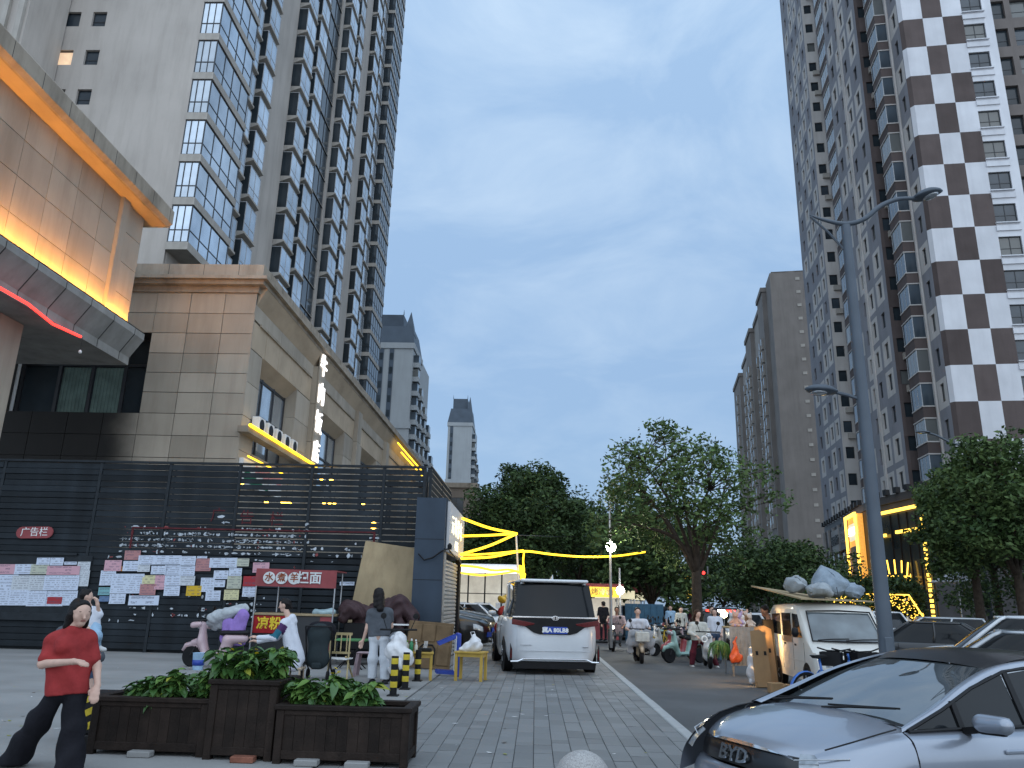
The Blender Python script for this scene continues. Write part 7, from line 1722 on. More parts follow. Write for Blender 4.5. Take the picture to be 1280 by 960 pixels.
# red lantern stall in front of the carrier
p = at(642, 755, 26); rs = thing('red_stall', 'red draped tricycle stall lit yellow beyond the people carrier', 'stall', (p.x, 26, 0))
body('red_drape', [((-.3, 0, 1.2), (.3, 0, 1.35), .2, .22), ((-.3, .1, .7), (.3, .1, .7), .3, .3)], M['c_red'], rs, .035, .06, folds(4, .02, 16)); body('yellow_light_lump', [((-.4, 0, 1.6), (.35, 0, 1.75), .12, .15)], M['s_yellow'], rs, .03, .05, folds(2, .03, 18))  # stand-in shape; the yellow lump puts yellow light into colour
for x in (-.4, .4): MB().lathe([(.2, -.03), (.26, -.03), (.26, .03), (.2, .03)], 16, c=(x, 0, .26), ax='y').build('wheel', M['rubber'], rs)
# ================================================================== FAR FOOD STALLS and bright lamps
def kiosk(label, px, Y, w_, col, sign, text, zb=0):
    x = at(px, 760, Y).x; t = thing('food_kiosk', label, 'food stall', (x, Y, zb))
    for a in (-w_/2, w_/2):
        for b in (0, 1.4): MB().box(a-.03, a+.03, b-.03, b+.03, 0, 2.2).build('post', M['steel'], t)
    MB().box(-w_/2, w_/2, 0, 1.4, 0, .9).build('counter', M[col], t); MB().prism([(-w_/2-.2, 2.2), (w_/2+.2, 2.2), (w_/2+.1, 2.45), (-w_/2-.1, 2.45)], 'y', -.3, 1.6).build('roof', M[col], t)
    so2 = MB().box(-w_/2, w_/2, -.36, -.31, 1.85, 2.3).build('sign', M[sign], t); link('lettering', text_mesh(text, .34, M['redlens'], .004), so2, (0, -.37, 2.07), FRONT)
    MB().box(-w_/2+.1, w_/2-.1, 1.2, 1.25, .95, 1.8).build('lit_back', M['shopglow'], t)
    MB().cbox(-w_/2+.15, -.1, .2, .8, .905, 1.25, .02).build('food_case', M['shopglow'], t)
    return t
M['ysign'] = emi('lit_yellow_sign', (1, .65, .08), .9); M['wsign'] = emi('lit_cream_sign', (1, .9, .6), .6)
kiosk('red food stall with lit yellow sign at the roadside', 752, 37, 1.7, 'signred', 'ysign', '烤冷面'); kiosk('red food stall with cream lit sign beside the thin lamp pole', 768, 43, 2.1, 'signred', 'wsign', '小吃'); kiosk('small dark red food stall at the back of the row', 783, 50, 2.2, 'signred', 'wsign', '炒面')
def pole_lamp(label, px, py, Y, ztop, bulb_r, power):
    p = at(px, py, Y); t = thing('pole_lamp', label, 'lamp', (p.x, Y, 0))
    MB().tube([(0, .08, 0), (0, .08, ztop)], [.06, .04], 8).build('pole', M['steel'], t); MB().beam((0, .08, p.z), (0, -.05, p.z), .04, .04).build('arm', M['steel'], t)
    MB().lathe([(.001, -bulb_r), (bulb_r*.7, -bulb_r*.7), (bulb_r, 0), (bulb_r*.7, bulb_r*.7), (.001, bulb_r)], 14).build('bulb', M['bulb'], t, smooth=True, loc=(0, -.15, p.z))
    l = bpy.data.lights.new('bulb_light', 'POINT'); l.energy = power; l.color = (1, .93, .75); l.shadow_soft_size = bulb_r*1.2; lo_ = bpy.data.objects.new('bulb_light', l); COL.objects.link(lo_); lo_.parent = t; lo_.location = (0, -.15-bulb_r*1.6, p.z)
pole_lamp('bright white bulb high on a thin pole over the pavement', 763, 684, 30, at(763, 612, 30).z, .2, 130); pole_lamp('lower bright white bulb above the red food stalls', 775, 738, 33, 3.0, .17, 70)
# blue hoarding by the tree trunks
p = at(806, 795, 38); hb = thing('hoarding', 'blue sheet metal hoarding behind the tree trunks', 'hoarding', (p.x, 38, -.15)); M['bluesh'] = pm('blue_sheet_metal', (.04, .10, .16), .5)
for k in range(6): MB().cbox(-.9+k*.3, -.605+k*.3, -.02, .02, 0, 1.75, .008).build('panel', M['bluesh'], hb)
# ================================================================== TOY STALL, CARDBOARD, VAN LOAD
x0, x1 = at(905, 800, 21.6).x, at(958, 800, 20.4).x
ts = thing('toy_stall', 'market table with grey cloth skirt and soft toys on top', 'market stall', ((x0+x1)/2, 21.3, -.15)); wt = (x1-x0)/2; zt3 = at(930, 784, 21).z+.15
M['gcloth'] = cloth('grey_table_cloth', (.26, .26, .25))
MB().box(-wt, wt, -.4, .5, zt3-.04, zt3).build('table_top', M['plankw'], ts)
for a in (-wt+.05, wt-.05):
    for b in (-.35, .45): MB().box(a-.025, a+.025, b-.025, b+.025, 0, zt3-.041).build('leg', M['steel'], ts)
sk = MB(); n_ = 40; vs = []
for i in range(n_+1):
    for k in range(4):
        z = zt3+.01-k*(zt3-.25)/3; vs.append((-wt-.02+(2*wt+.04)*i/n_, -.42-.02*k*(.6+.5*math.sin(i*1.3)), z))
sk.add(vs, [(i*4+j, i*4+j+1, i*4+5+j, i*4+4+j) for i in range(n_) for j in range(3)]); sk.build('cloth_skirt', M['gcloth'], ts, smooth=True, fix=False)
M['plushA'] = cloth('cream_plush', (.5, .42, .36)); M['plushB'] = cloth('lilac_plush', (.38, .3, .45)); M['plushC'] = cloth('peach_plush', (.52, .33, .25)); M['plushD'] = cloth('brown_plush', (.2, .12, .07)); M['plushE'] = cloth('white_plush', (.6, .58, .56))
TOY = {}
for q in 'ABCDE':
    o = body('plush_toy', [((0, 0, .06), (0, 0, .12), .08, .07), ((0, -.01, .21), (0, -.01, .22), .065, .065), ((-.05, 0, .27), (-.055, 0, .31), .025, .02), ((.05, 0, .27), (.055, 0, .31), .025, .02), ((-.06, -.03, .12), (-.1, -.08, .08), .028, .024), ((.06, -.03, .12), (.1, -.08, .08), .028, .024), ((-.04, -.05, .03), (-.06, -.12, .03), .035, .03), ((.04, -.05, .03), (.06, -.12, .03), .035, .03), ((0, -.06, .2), (0, -.075, .2), .028, .02)], M['plush'+q], None, .014, .02)
    TOY[q] = o.data; bpy.data.objects.remove(o)
tcol = dict(A='cream', B='lilac', C='peach', D='brown', E='white'); spots = []
tr_ = random.Random(8); names_ = ['at the left end of the stall front', 'second along the stall front', 'in the middle of the stall front', 'right of the middle of the stall front', 'near the right end of the stall front', 'at the left of the back row', 'left of centre in the back row', 'in the centre of the back row', 'right of centre in the back row', 'at the right of the back row']
for i in range(10):
    q = 'CBEDAEABDC'[i]; x = (x0+x1)/2-wt+.22+(i % 5)*(2*wt-.44)/4; y = 21.3+(-.2 if i < 5 else .2)
    o = link('plush_toy', TOY[q], None, (x, y, zt3-.15+(0 if i < 5 else .02)), (0, 0, tr_.uniform(-.7, .7)), (tr_.uniform(1.0, 1.35),)*3); tag(o, tcol[q]+' soft toy '+names_[i], 'soft toy', 'soft toys on the stall')
p = at(919, 812, 20.7); ob = body('orange_bag', [((-.06, 0, -.22), (.07, 0, -.2), .10, .11, (1, .6, 1)), ((0, 0, -.1), (0, 0, .16), .10, .04, (1, .5, 1)), ((-.03, 0, .15), (.05, 0, .3), .02, .02)], pm('orange_plastic', (.6, .09, .02), .4, bump=.4), None, .015, .03, folds(3, .01, 26), loc=p); tag(ob, 'bright orange carrier bag hanging from the toy stall', 'bag')
p = at(898, 806, 21.0); gv = MB(); gr_ = random.Random(2)
for k in range(120):
    a = gr_.uniform(-.9, .9); l = gr_.uniform(.2, .45); b0 = (gr_.uniform(-.06, .1), gr_.uniform(-.06, .06), .1); gv.tube([b0, (b0[0]+a*.2, b0[1]-.05, .1-l*.3), (b0[0]+a*.3, b0[1]-.06, .1-l)], [.008, .014, .004], 4)
tag(gv.build('greens_bunch', M['leafA'], loc=p), 'bunch of green vegetables hanging at the left of the toy stall', 'vegetables'); bpy.data.objects[-1] if False else None
# stall lamp that lights the van side
lp_ = at(957, 789, 19.0); sl2 = thing('stall_lamp', 'warm clip lamp glowing between the cardboard and the van', 'lamp', (lp_.x-.2, 18.75, -.15))
MB().tube([(0, 0, 0), (0, 0, 1.2)], .015, 6).build('stand', M['black'], sl2); MB().lathe([(.02, .1), (.05, .06), (.09, 0)], 14, c=(0, 0, 1.22)).build('shade', M['black'], sl2); MB().lathe([(.001, -.06), (.05, -.03), (.05, .02), (.001, .04)], 12, c=(0, 0, 1.2)).build('bulb', M['bulb'], sl2, smooth=True)
l = bpy.data.lights.new('lamp_light', 'POINT'); l.energy = 115; l.color = (1, .58, .22); l.shadow_soft_size = .1; lo2 = bpy.data.objects.new('lamp_light', l); COL.objects.link(lo2); lo2.parent = sl2; lo2.location = (.02, -.2, 1.12)
p = at(930, 760, 21); tag(MB().tube([(p.x+.35, 20.6, -.15), (p.x+.35, 20.6, at(934, 773, 20.6).z)], .025, 7).build('umbrella_pole', M['black']), 'thin black pole standing at the toy stall', 'pole')
p = at(905, 768, 22.2); bl2 = MB().lathe([(.001, -.1), (.09, -.04), (.09, .04), (.001, .1)], 12).build('stall_bulb', emi('warm_bulb', (1, .75, .35), 25), loc=(p.x, 22.2, p.z), smooth=True); tag(bl2, 'warm round bulb glowing over the toy stall', 'bulb'); MB().tube([(0, 0, -.1), (0, .1, -p.z+.0)], .012, 5).build('stand', M['steel'], bl2)
M['card'] = weather(pm('brown_cardboard', (.33, .21, .11), .8, var=.12, scale=2, bump=.1), amt=.3, scale=(3, 3, 1))
for i, (px, py, dy, wd, h, lean, rz, lab) in enumerate(((955, 850, 0, .42, 1.22, -9, 14, 'tall torn cardboard sheet propped against the dark board'), (961, 851, .18, .5, 1.3, -6, 18, 'second cardboard sheet behind the torn one'))):
    p = at(px, py, 18.2+dy); t = thing('cardboard_sheet', lab, 'cardboard', (p.x, 18.2+dy, -.15), R(rz)); t.rotation_euler.x = R(lean)
    MB().add([(-wd/2, 0, 0), (wd/2, 0, .02), (wd/2-.02, 0, h*.94), (wd*.1, 0, h), (-wd/2+.05, 0, h*.97)]+[(-wd/2, .012, 0), (wd/2, .012, .02), (wd/2-.02, .012, h*.94), (wd*.1, .012, h), (-wd/2+.05, .012, h*.97)], [(0, 1, 2, 3, 4), (9, 8, 7, 6, 5)]+[(k, 5+k, 5+(k+1) % 5, (k+1) % 5) for k in range(5)]).build('sheet', M['card'], t)
    for k in range(2): MB().box(-.07+.2*k-.03, -.07+.2*k+.03, -.004, .016, h*.55, h*.62).build('hand_hole', M['black'], t)
    MB().box(-wd/2+.01, wd/2, -.12, -.005, .0, .10).build('flap', M['card'], t)
p = at(970, 850, 18.5); tag(MB().box(-.1, .16, -.02, .02, 0, 1.42).build('dark_board', M['black'], loc=(p.x, 18.75, -.15), rot=(R(-4), 0, R(20))), 'narrow black board standing behind the cardboard', 'board')
p = at(948, 842, 18.6); tag(body('plastic_bag', [((0, 0, .2), (.05, 0, .7), .12, .1), ((0, 0, .08), (.1, 0, .1), .09, .1)], M['plastic'], None, .02, .04, folds(6, .018, 22), loc=(p.x-.1, 18.75, -.13)), 'translucent white plastic sheet slumped by the cardboard', 'plastic sheet')
for i, (px, dy) in enumerate(((968, -.9), (980, -.7), (990, -.5))): 
    p = at(px, 862, 17.4+dy*.2); tag(MB().cbox(-.14, .14, -.1, .1, 0, .2-.03*i, .01).build('goods_box', M['card'], loc=(p.x, 17.3+dy*.2, -.15), rot=(0, 0, R(10+22*i))), ['small carton at the foot of the cardboard', 'carton under the van door', 'flattened carton by the van wheel'][i], 'carton')
# load on the van roof
R2 = vt.matrix_basis if False else Matrix.Translation(vt.location) @ Matrix.Rotation(vt.rotation_euler.z, 4, 'Z')
def vl(x, y, z): return R2 @ Vector((x, y, z))
pb_ = MB(); c_ = [vl(.9, -.75, 1.86), vl(-1.5, -1.25, 2.16), vl(-1.6, .75, 1.90), vl(.55, .85, 1.84)]; pb_.add(c_+[v+Vector((0, 0, .03)) for v in c_], BOXF); tag(pb_.build('roof_board', M['plankw']), 'pale board lying across the van roof and jutting over its side', 'board')
M['sackg'] = cloth('pale_blue_sack', (.24, .29, .34)); M['sackw'] = cloth('grey_white_sack', (.30, .33, .35))
def sack(label, m, off, dims, seed, peak=None):
    g = random.Random(seed); bm = bmesh.new()
    for k in range(26):
        d = Vector((g.gauss(0, 1), g.gauss(0, 1), g.gauss(0, 1))).normalized(); bm.verts.new((d.x*dims[0], d.y*dims[1], dims[2]+max(-.96, d.z)*dims[2]))
    if peak: bm.verts.new(peak); bm.verts.new((peak[0]+.06, peak[1]+.05, peak[2]-.03))
    q = bmesh.ops.convex_hull(bm, input=bm.verts); bmesh.ops.delete(bm, geom=[v for v in bm.verts if not v.link_faces], context='VERTS')
    bmesh.ops.subdivide_edges(bm, edges=bm.edges[:], cuts=4, use_grid_fill=True, smooth=.35)
    for v in bm.verts: v.co += Vector((g.uniform(-1, 1), g.uniform(-1, 1), g.uniform(-1, 1)))*.02
    bm.normal_update()
    for v in bm.verts: v.co += v.normal*(.035*math.sin(17*v.co.x+9*v.co.z+seed)*math.sin(13*v.co.y+7*v.co.x)+.02*math.sin(31*v.co.y+23*v.co.z))
    bmesh.ops.smooth_vert(bm, verts=bm.verts[:], factor=.45, use_axis_x=True, use_axis_y=True, use_axis_z=True)
    me = bpy.data.meshes.new('sack'); bm.to_mesh(me); bm.free(); me.materials.append(M[m])
    me.polygons.foreach_set('use_smooth', [True]*len(me.polygons)); me.set_sharp_from_angle(angle=R(48))
    return tag(link('sack', me, None, vl(*off), (0, 0, g.uniform(-.4, .4))), label, 'sack', 'sacks on the van roof')
sack('large peaked blue grey sack heaped on the van roof', 'sackg', (-.5, .3, 1.93), (.42, .46, .24), 3, (-.1, .15, .72)); sack('rounded pale sack at the left of the roof load', 'sackw', (-.45, -.48, 2.0), (.26, .30, .20), 5); sack('front pale sack slumped over the windscreen edge', 'sackw', (.05, -.1, 1.9), (.24, .38, .17), 8); sack('small grey sack at the right end of the roof load', 'sackg', (-.3, .72, 1.92), (.26, .24, .17), 12)
# ================================================================== SHARED BICYCLES
M['bikeblue'] = pm('bright_blue_bike_paint', (.02, .12, .42), .35, coat=.4); M['bikeyel'] = pm('yellow_bike_paint', (.55, .38, .03), .4)
BK = {}
def bicycle(label, loc, rz, m, lean=0, group='share bikes by the van'):
    t = thing('bicycle', label, 'bicycle', loc, rz, group); t.rotation_euler.x = R(lean)
    if m not in BK:
        w = MB().tube([(.29*math.cos(a), 0, .29*math.sin(a)) for a in np.linspace(0, 2*math.pi, 33)[:-1]], .024, 7, closed=True)
        s = MB()
        for k in range(12): a = k*math.pi/6; s.tube([(0, .02*(-1)**k, 0), (.28*math.cos(a), 0, .28*math.sin(a))], .003, 3)
        s.lathe([(.03, -.04), (.03, .04)], 8, ax='y')
        f = MB(); f.tube([(.42, 0, .82), (.38, 0, .70), (.0, 0, .42), (-.12, 0, .36)], .028, 8); f.tube([(-.12, 0, .33), (-.22, 0, .86)], .022, 8)
        for y in (-.05, .05): f.tube([(-.13, y*.5, .33), (-.52, y, .31)], .014, 6); f.tube([(-.2, y*.5, .66), (-.52, y, .31)], .012, 6); f.tube([(.39, y, .62), (.56, y, .31)], .016, 6)
        f.tube([(.42, 0, .82), (.40, 0, .93)], .02, 7)
        g = MB()
        for cx_ in (-.52, .56):
            aa = np.linspace(.25, 2.9, 10); g.loft([[(cx_+r__*math.cos(a), y, .31+r__*math.sin(a)) for y, r__ in ((-.035, .325), (0, .345), (.035, .325))] for a in aa], caps=False, closed=False)
        h = MB().tube([(.30, -.28, 1.0), (.40, -.1, .96), (.40, .1, .96), (.30, .28, 1.0)], .014, 7)
        BK[m] = (w.mesh('wheel', M['rubber'], smooth=True), s.mesh('spokes', M['steel']), f.mesh('frame', M[m], smooth=True), g.mesh('mudguards', M[m], smooth=True), h.mesh('handlebar', M['black'], smooth=True), MB().lathe([(.03, -.03), (.03, .03)], 8, ax='x').mesh('grip', M['black']), MB().prism([(-.36, .90), (-.1, .91), (-.08, .88), (-.3, .85)], 'y', -.07, .07).mesh('saddle', M['black']),
                 MB().box(.46, .74, -.17, .17, .72, .73).box(.46, .47, -.17, .17, .731, .95).box(.73, .74, -.17, .17, .731, .95).box(.4705, .7295, -.17, -.16, .731, .95).box(.4705, .7295, .16, .17, .731, .95).mesh('basket', M['black']), MB().cbox(-.12, .12, -.012, .012, -.1, .1, .01).mesh('crank_guard', M['black']))
    B = BK[m]
    for cx_ in (-.52, .56): o = link('wheel', B[0], t, (cx_, 0, .31)); link('spokes', B[1], o)
    for nm, k in (('frame', 2), ('mudguards', 3), ('handlebar', 4), ('saddle', 6), ('basket', 7)): link(nm, B[k], t)
    link('crank_guard', B[8], t, (-.1, .04, .33))
    return t
p = at(1010, 870, 14.6); bicycle('blue share bike with blue mudguards in front of the van wheel', (p.x+.35, 14.4, -.15), R(20), 'bikeblue'); bicycle('blue share bike half hidden by the silver car', (p.x+1.15, 14.0, -.15), R(25), 'bikeblue', -6)
M['bikeblk'] = pm('black_bike_paint', (.012, .012, .014), .4); bicycle('black basket bicycle before the van bonnet', (p.x+.75, 15.1, -.15), R(-120), 'bikeblk'); bicycle('black bicycle with high bars beside the lamp post', (p.x+1.3, 15.2, -.15), R(-100), 'bikeblk', 5)
p = at(826, 814, 29.0); bicycle('yellow share bike at the end of the scooter row', (p.x, 29.0, -.15), R(200), 'bikeyel', 6, 'share bikes by the trees')
# ================================================================== STREET LAMPS
M['lampgrey'] = weather(pm('grey_blue_lamp_paint', (.10, .12, .145), .45, .2, var=.1, scale=2), amt=.3)
def lamp_head(par, p, d, L=.62, w_=.16):
    d = Vector(d).normalized(); s = d.cross(Vector((0, 0, 1))).normalized(); u = s.cross(d); n = 14; secs = []
    m2 = MB(); vs = []
    for i in range(9):
        t_ = i/8; ww = w_*math.sin(math.pi*(.12+.86*t_))**.6; hh = .10*math.sin(math.pi*(.1+.85*t_))**.7; c = Vector(p)+d*L*t_
        secs.append([c+s*math.cos(a)*ww+u*math.sin(a)*hh*(1 if math.sin(a) > 0 else .45) for a in np.linspace(0, 2*math.pi, n+1)[:-1]])
    m2.loft(secs); o = m2.build('lamp_head', M['lampgrey'], par, smooth=True); c = Vector(p)+d*L*.55-u*.036
    m3 = MB(); m3.loft([[c+d*L*.28*math.cos(a)*r__+s*w_*.72*math.sin(a)*r__-u*z for a in np.linspace(0, 2*math.pi, n+1)[:-1]] for r__, z in ((1, 0), (.8, .02), (.3, .03))]); m3.build('lens', M['lens'], o, smooth=True); return o
Yl = 12.0; b_ = at(1108, 812, Yl); tp2 = at(1057, 282, Yl)
lt1 = thing('street_lamp', 'tall grey street lamp with a curved double arm near the silver car', 'street lamp', (b_.x, Yl, -.15)); lx, lz = tp2.x-b_.x, tp2.z+.15
MB().tube([(0, 0, 0), (lx*.5, 0, lz*.5), (lx, 0, lz)], [.115, .10, .075], 14).build('pole', M['lampgrey'], lt1, smooth=True, sharp=40); MB().cyl((0, 0, 0), .2, .05, 16).build('base_plate', M['lampgrey'], lt1)
lpt = lambda x, y, dy=0: at(x, y, Yl+dy)-Vector(lt1.location)
arm = [lpt(1012, 269), lpt(1030, 275), lpt(1057, 280), lpt(1080, 274), lpt(1100, 258), lpt(1122, 249), lpt(1146, 248)]
MB().tube([Vector(q) for q in catmull(np.array([list(v) for v in arm]), 5)], [.012+.03*min(1, i/9) if i < 26 else .035 for i in range(31)], 8).build('arm', M['lampgrey'], lt1, smooth=True)
MB().tube([lpt(1013, 271), lpt(1035, 290), lpt(1058, 315)], .02, 6).build('brace', M['lampgrey'], lt1)
hd_ = lamp_head(lt1, lpt(1143, 248), lpt(1180, 240)-lpt(1143, 248)+Vector((0, -.05, 0)), .47, .19)
MB().tube([lpt(1077, 500), lpt(1060, 494), lpt(1042, 490)], .028, 7).build('arm', M['lampgrey'], lt1); lamp_head(lt1, lpt(1044, 491), lpt(1004, 487)-lpt(1044, 491)+Vector((0, -.05, 0)), .48, .19)
MB().cbox(-.06, .06, -.125, -.10, .9, 1.3, .01).build('hatch', M['lampgrey'], lt1)
Y2 = 42; b_ = at(1238, 770, Y2); tp2 = at(1208, 560, Y2); lt2 = thing('street_lamp', 'slender curved street lamp rising out of the right hand trees', 'street lamp', (b_.x, Y2, -.15))
lp2 = lambda x, y: at(x, y, Y2)-Vector(lt2.location)
MB().tube([(0, 0, 0), lp2(1208, 560)], [.14, .09], 10).build('pole', M['lampgrey'], lt2, smooth=True); MB().tube([Vector(q) for q in catmull(np.array([list(lp2(*q)) for q in ((1223, 553), (1208, 557), (1190, 554), (1172, 545), (1160, 541))]), 5)], .06, 7).build('arm', M['lampgrey'], lt2, smooth=True); lamp_head(lt2, lp2(1162, 541), lp2(1145, 540)-lp2(1162, 541), .75, .25)
MB().tube([lp2(1222, 555), lp2(1209, 572)], .035, 6).build('brace', M['lampgrey'], lt2)
# traffic light and lit yellow sign by the tree
p = at(879, 719, 60); tl_ = thing('traffic_light', 'red traffic light glowing beside the big tree trunk', 'traffic light', (p.x, 60, -.15)); MB().tube([(.35, 0, 0), (.35, 0, p.z+.8)], .07, 8).build('pole', M['steel'], tl_); MB().cbox(-.17, .17, -.1, .1, p.z-.5, p.z+.5, .03).build('housing', M['black'], tl_)
for k, m in ((.15+.32, 'rneon'), (.15, 'black'), (-.17, 'black')): MB().lathe([(.13, 0), (.10, .03), (.001, .04)], 14, c=(0, 0, 0), ax='y').build('lens', M['rneon'] if m == 'rneon' else M['redlens'], tl_, loc=(0, -.145, p.z-.15+k), rot=(0, 0, 0))
MB().beam((.03, .02, p.z), (.35, .02, p.z), .05, .05).build('bracket', M['steel'], tl_)
p = at(860, 742, 66); ys = thing('lit_sign', 'small vertical yellow lit sign far behind the tree trunks', 'sign', (p.x, 66, -.15)); MB().box(-.05, .05, -.05, .05, 0, p.z).build('post', M['steel'], ys); MB().cbox(-.35, .35, -.1, .1, p.z-.2, p.z+1.9, .03).build('panel', M['ysign'], ys)
# ================================================================== SHOPS UNDER THE CHEQUERED TOWER
sh = thing('shop_podium', 'two storey shop row with gold lit frames under the chequered tower', 'building', (27.4, 66, -.15)); so3 = Vector((27.4, 66, -.15))
poly = [(31.2, 86), (27.4, 66), (27.0, 63), (27.6, 56), (37, 56.5), (40, 86)]
M['shopw'] = weather(pm('dark_shop_cladding', (.06, .058, .06), .5, var=.2, scale=.7), amt=.3); M['shopl'] = weather(pm('pale_shop_cladding', (.30, .29, .28), .6, var=.15, scale=.7), amt=.3)
MB().prism([(x-so3.x, y-so3.y) for x, y in poly], 'z', 0, 9.7).build('wall', M['shopw'], sh)
MB().prism([(x-so3.x+(-.12 if x < 30 else 0), y-so3.y-(.12 if y < 60 else 0)) for x, y in poly], 'z', 9.702, 10.3).build('parapet', M['shopw'], sh)
def onface(a, b, u0, u1, d0, d1, z0, z1, m, nm='panel'):
    a = Vector((*a, 0)); b = Vector((*b, 0)); t_ = (b-a).normalized(); nrm = Vector((t_.y, -t_.x, 0))
    if nrm.x > 0 or nrm.y > .5: nrm = -nrm
    vs = []
    for z in (z0, z1):
        for u, d in ((u0, d0), (u1, d0), (u1, d1), (u0, d1)):
            v = a+t_*u+nrm*d-so3; vs.append((v.x, v.y, z))
    return MB().add(vs, BOXF).build(nm, M[m], sh)
Fa = ((31.2, 86), (27.4, 66)); Fb = ((27.0, 63), (27.6, 56)); Fc = ((27.4, 66), (27.0, 63)); Fd = ((27.6, 56), (37, 56.5))
for k in range(7):
    u = .6+k*2.8
    if k < 6: onface(*Fa, u, u+2.2, .01, .09, 4.6, 7.0, 'glassd', 'window'); onface(*Fa, u, u+2.3, .01, .12, .2, 3.4, 'shopglow' if k % 3 == 1 else 'glass', 'shop_front')
    onface(*Fa, u-.35, u-.05, .01, .25, 0, 9.7, 'shopl', 'pilaster')
for k in range(14): onface(*Fa, .4+k*1.45, .75+k*1.45, .0, .35, 10.31, 10.75, 'black', 'roof_spot')
for k in range(5): onface(*Fb, .5+k*1.5, .95+k*1.5, .0, .35, 10.31, 10.75, 'black', 'roof_spot')
sgn = onface(*Fa, 6.8, 10.6, .26, .5, 7.1, 9.2, 'shopl', 'sign_board'); onface(*Fa, 11.2, 14.6, .26, .5, 7.1, 9.2, 'shopw', 'sign_board')
def face_text(s, size, face, u, d, z, m, par):
    a = Vector((*face[0], 0)); b = Vector((*face[1], 0)); t_ = (b-a).normalized(); nrm = Vector((t_.y, -t_.x, 0))
    if nrm.x > 0 or nrm.y > .5: nrm = -nrm
    v = a+t_*u+nrm*d-so3; rz = math.atan2(t_.y, t_.x); return link('lettering', text_mesh(s, size, M[m], .02, bold=.01), par, (v.x, v.y, z), (R(90), 0, rz))
face_text('烟酒茶行', 1.0, Fa, 8.7, .53, 8.15, 'black', sgn); face_text('宾馆', 1.2, Fa, 12.9, .53, 8.15, 'shopl', sgn)
# golden frame with white sign
M['gold'] = emi('gold_led', (1, .6, .08), 3); M['orglow'] = pm('orange_glow_panel', (.5, .25, .05), .5, emit=(1, .45, .08), es=.8, var=.4)
onface(*Fa, 15.6, 19.9, .1, .5, 3.3, 9.6, 'orglow', 'gold_frame_back')
onface(*Fa, 16.2, 19.3, .51, .6, 4.2, 7.0, 'shopw', 'window')
for u0, u1, z0, z1 in ((15.5, 15.75, 3.0, 9.7), (19.75, 20.0, 3.0, 9.7), (15.76, 19.74, 9.45, 9.7), (11, 20.6, 2.7, 2.95)): onface(*Fa, u0, u1, .62, .8, z0, z1, 'gold', 'strip_light')
sb_ = onface(*Fa, 16.4, 19.2, .52, .62, 7.5, 8.9, 'wsign', 'sign_board'); face_text('美发沙龙', .72, Fa, 17.8, .66, 8.2, 'wneon', sb_)
onface(*Fa, 11.0, 15.4, .3, .5, 1.5, 2.6, 'orglow', 'lit_sign'); 
# right hand frame round the dark glass
onface(*Fb, .1, 6.9, .02, .1, .2, 8.8, 'glassd', 'glazing')
for u0, u1, z in ((.3, 6.6, 8.9), (.6, 1.9, 7.2), (3.4, 6.6, 7.3)): onface(*Fb, u0, u1, .3, .45, z, z+.22, 'gold', 'strip_light')
for k in range(24): onface(*Fb, 6.75, 6.95, .25, .4, .6+k*.35, .6+k*.35+.22, 'gold', 'strip_light')
for k in range(10): onface(*Fb, .1, .2, .25, .35, 3+k*.4, 3.2+k*.4, 'gold', 'strip_light')
for k in range(6): onface(*Fd, 1.0+k*1.4, 2.1+k*1.4, .02, .1, .3, 3.2, 'glassd', 'window')
onface(*Fd, .1, .4, .05, .3, .4, 4.5, 'gold', 'strip_light')
for k in range(2, 6): onface(*Fb, k*1.15, k*1.15+.06, .11, .2, .2, 8.8, 'black', 'mullion')
# crown shaped light sculpture and fairy lights
cw_ = MB(); 
for k in range(9):
    a = math.pi*k/8; x = 1.1*math.cos(a); cw_.tube([(x*.8, 0, 0), (x, 0, .7), (x*1.25, 0, 1.4+.6*math.sin(a))], .05, 5)
for z, r__ in ((0, .85), (.45, 1.0), (.8, 1.15)): cw_.tube([(r__*math.cos(a), .3*math.sin(a), z) for a in np.linspace(0, 2*math.pi, 17)[:-1]], .06, 5, closed=True)
tag(cw_.build('light_sculpture', M['gold'], loc=(26.2, 58.8, 3.2)), 'golden crown shaped light sculpture on the dark shop glass', 'light sculpture')
hdg = thing('terrace_rail', 'terrace railing wrapped in golden fairy lights before the shops', 'railing', (20.5, 48, -.15)); fr_ = random.Random(6)
x0_, x1_ = at(1076, 750, 48).x-20.5, at(1158, 750, 48).x-20.5; zr1 = at(1110, 743, 48).z+.15
MB().beam((x0_, 0, zr1), (x1_-1.0, 0, zr1), .08, .06).build('rail', M['gold'], hdg); MB().beam((x1_-1.0, 0, zr1), (x1_, 0, .9), .08, .06).build('rail', M['gold'], hdg)
for k in range(9): MB().box(x0_+(x1_-x0_)*k/8-.03, x0_+(x1_-x0_)*k/8+.03, -.03, .03, 0, (zr1 if k < 7 else 1.1)-.04).build('baluster', M['black'], hdg)
fl = MB()
for k in range(330):
    x = fr_.uniform(x0_, x1_); z = fr_.uniform(.5, zr1 if x < x1_-1 else max(.7, zr1-(x-x1_+1)*1.4)); fl.box(x-.022, x+.022, -.1, -.05, z-.022, z+.022)
for k in range(150): x = fr_.uniform(x0_-1.6, x0_); z = fr_.uniform(.5, zr1+.4); fl.box(x-.022, x+.022, -.1, -.05, z-.022, z+.022)
tag(fl.build('fairy_lights', M['gold'], hdg, fix=False), kind='stuff')
for k in range(3): onface(*Fb, 1.2+k*1.9, 2.6+k*1.9, .12, .2, .4, 2.8, 'shopglow', 'lit_door') if k == 1 else None
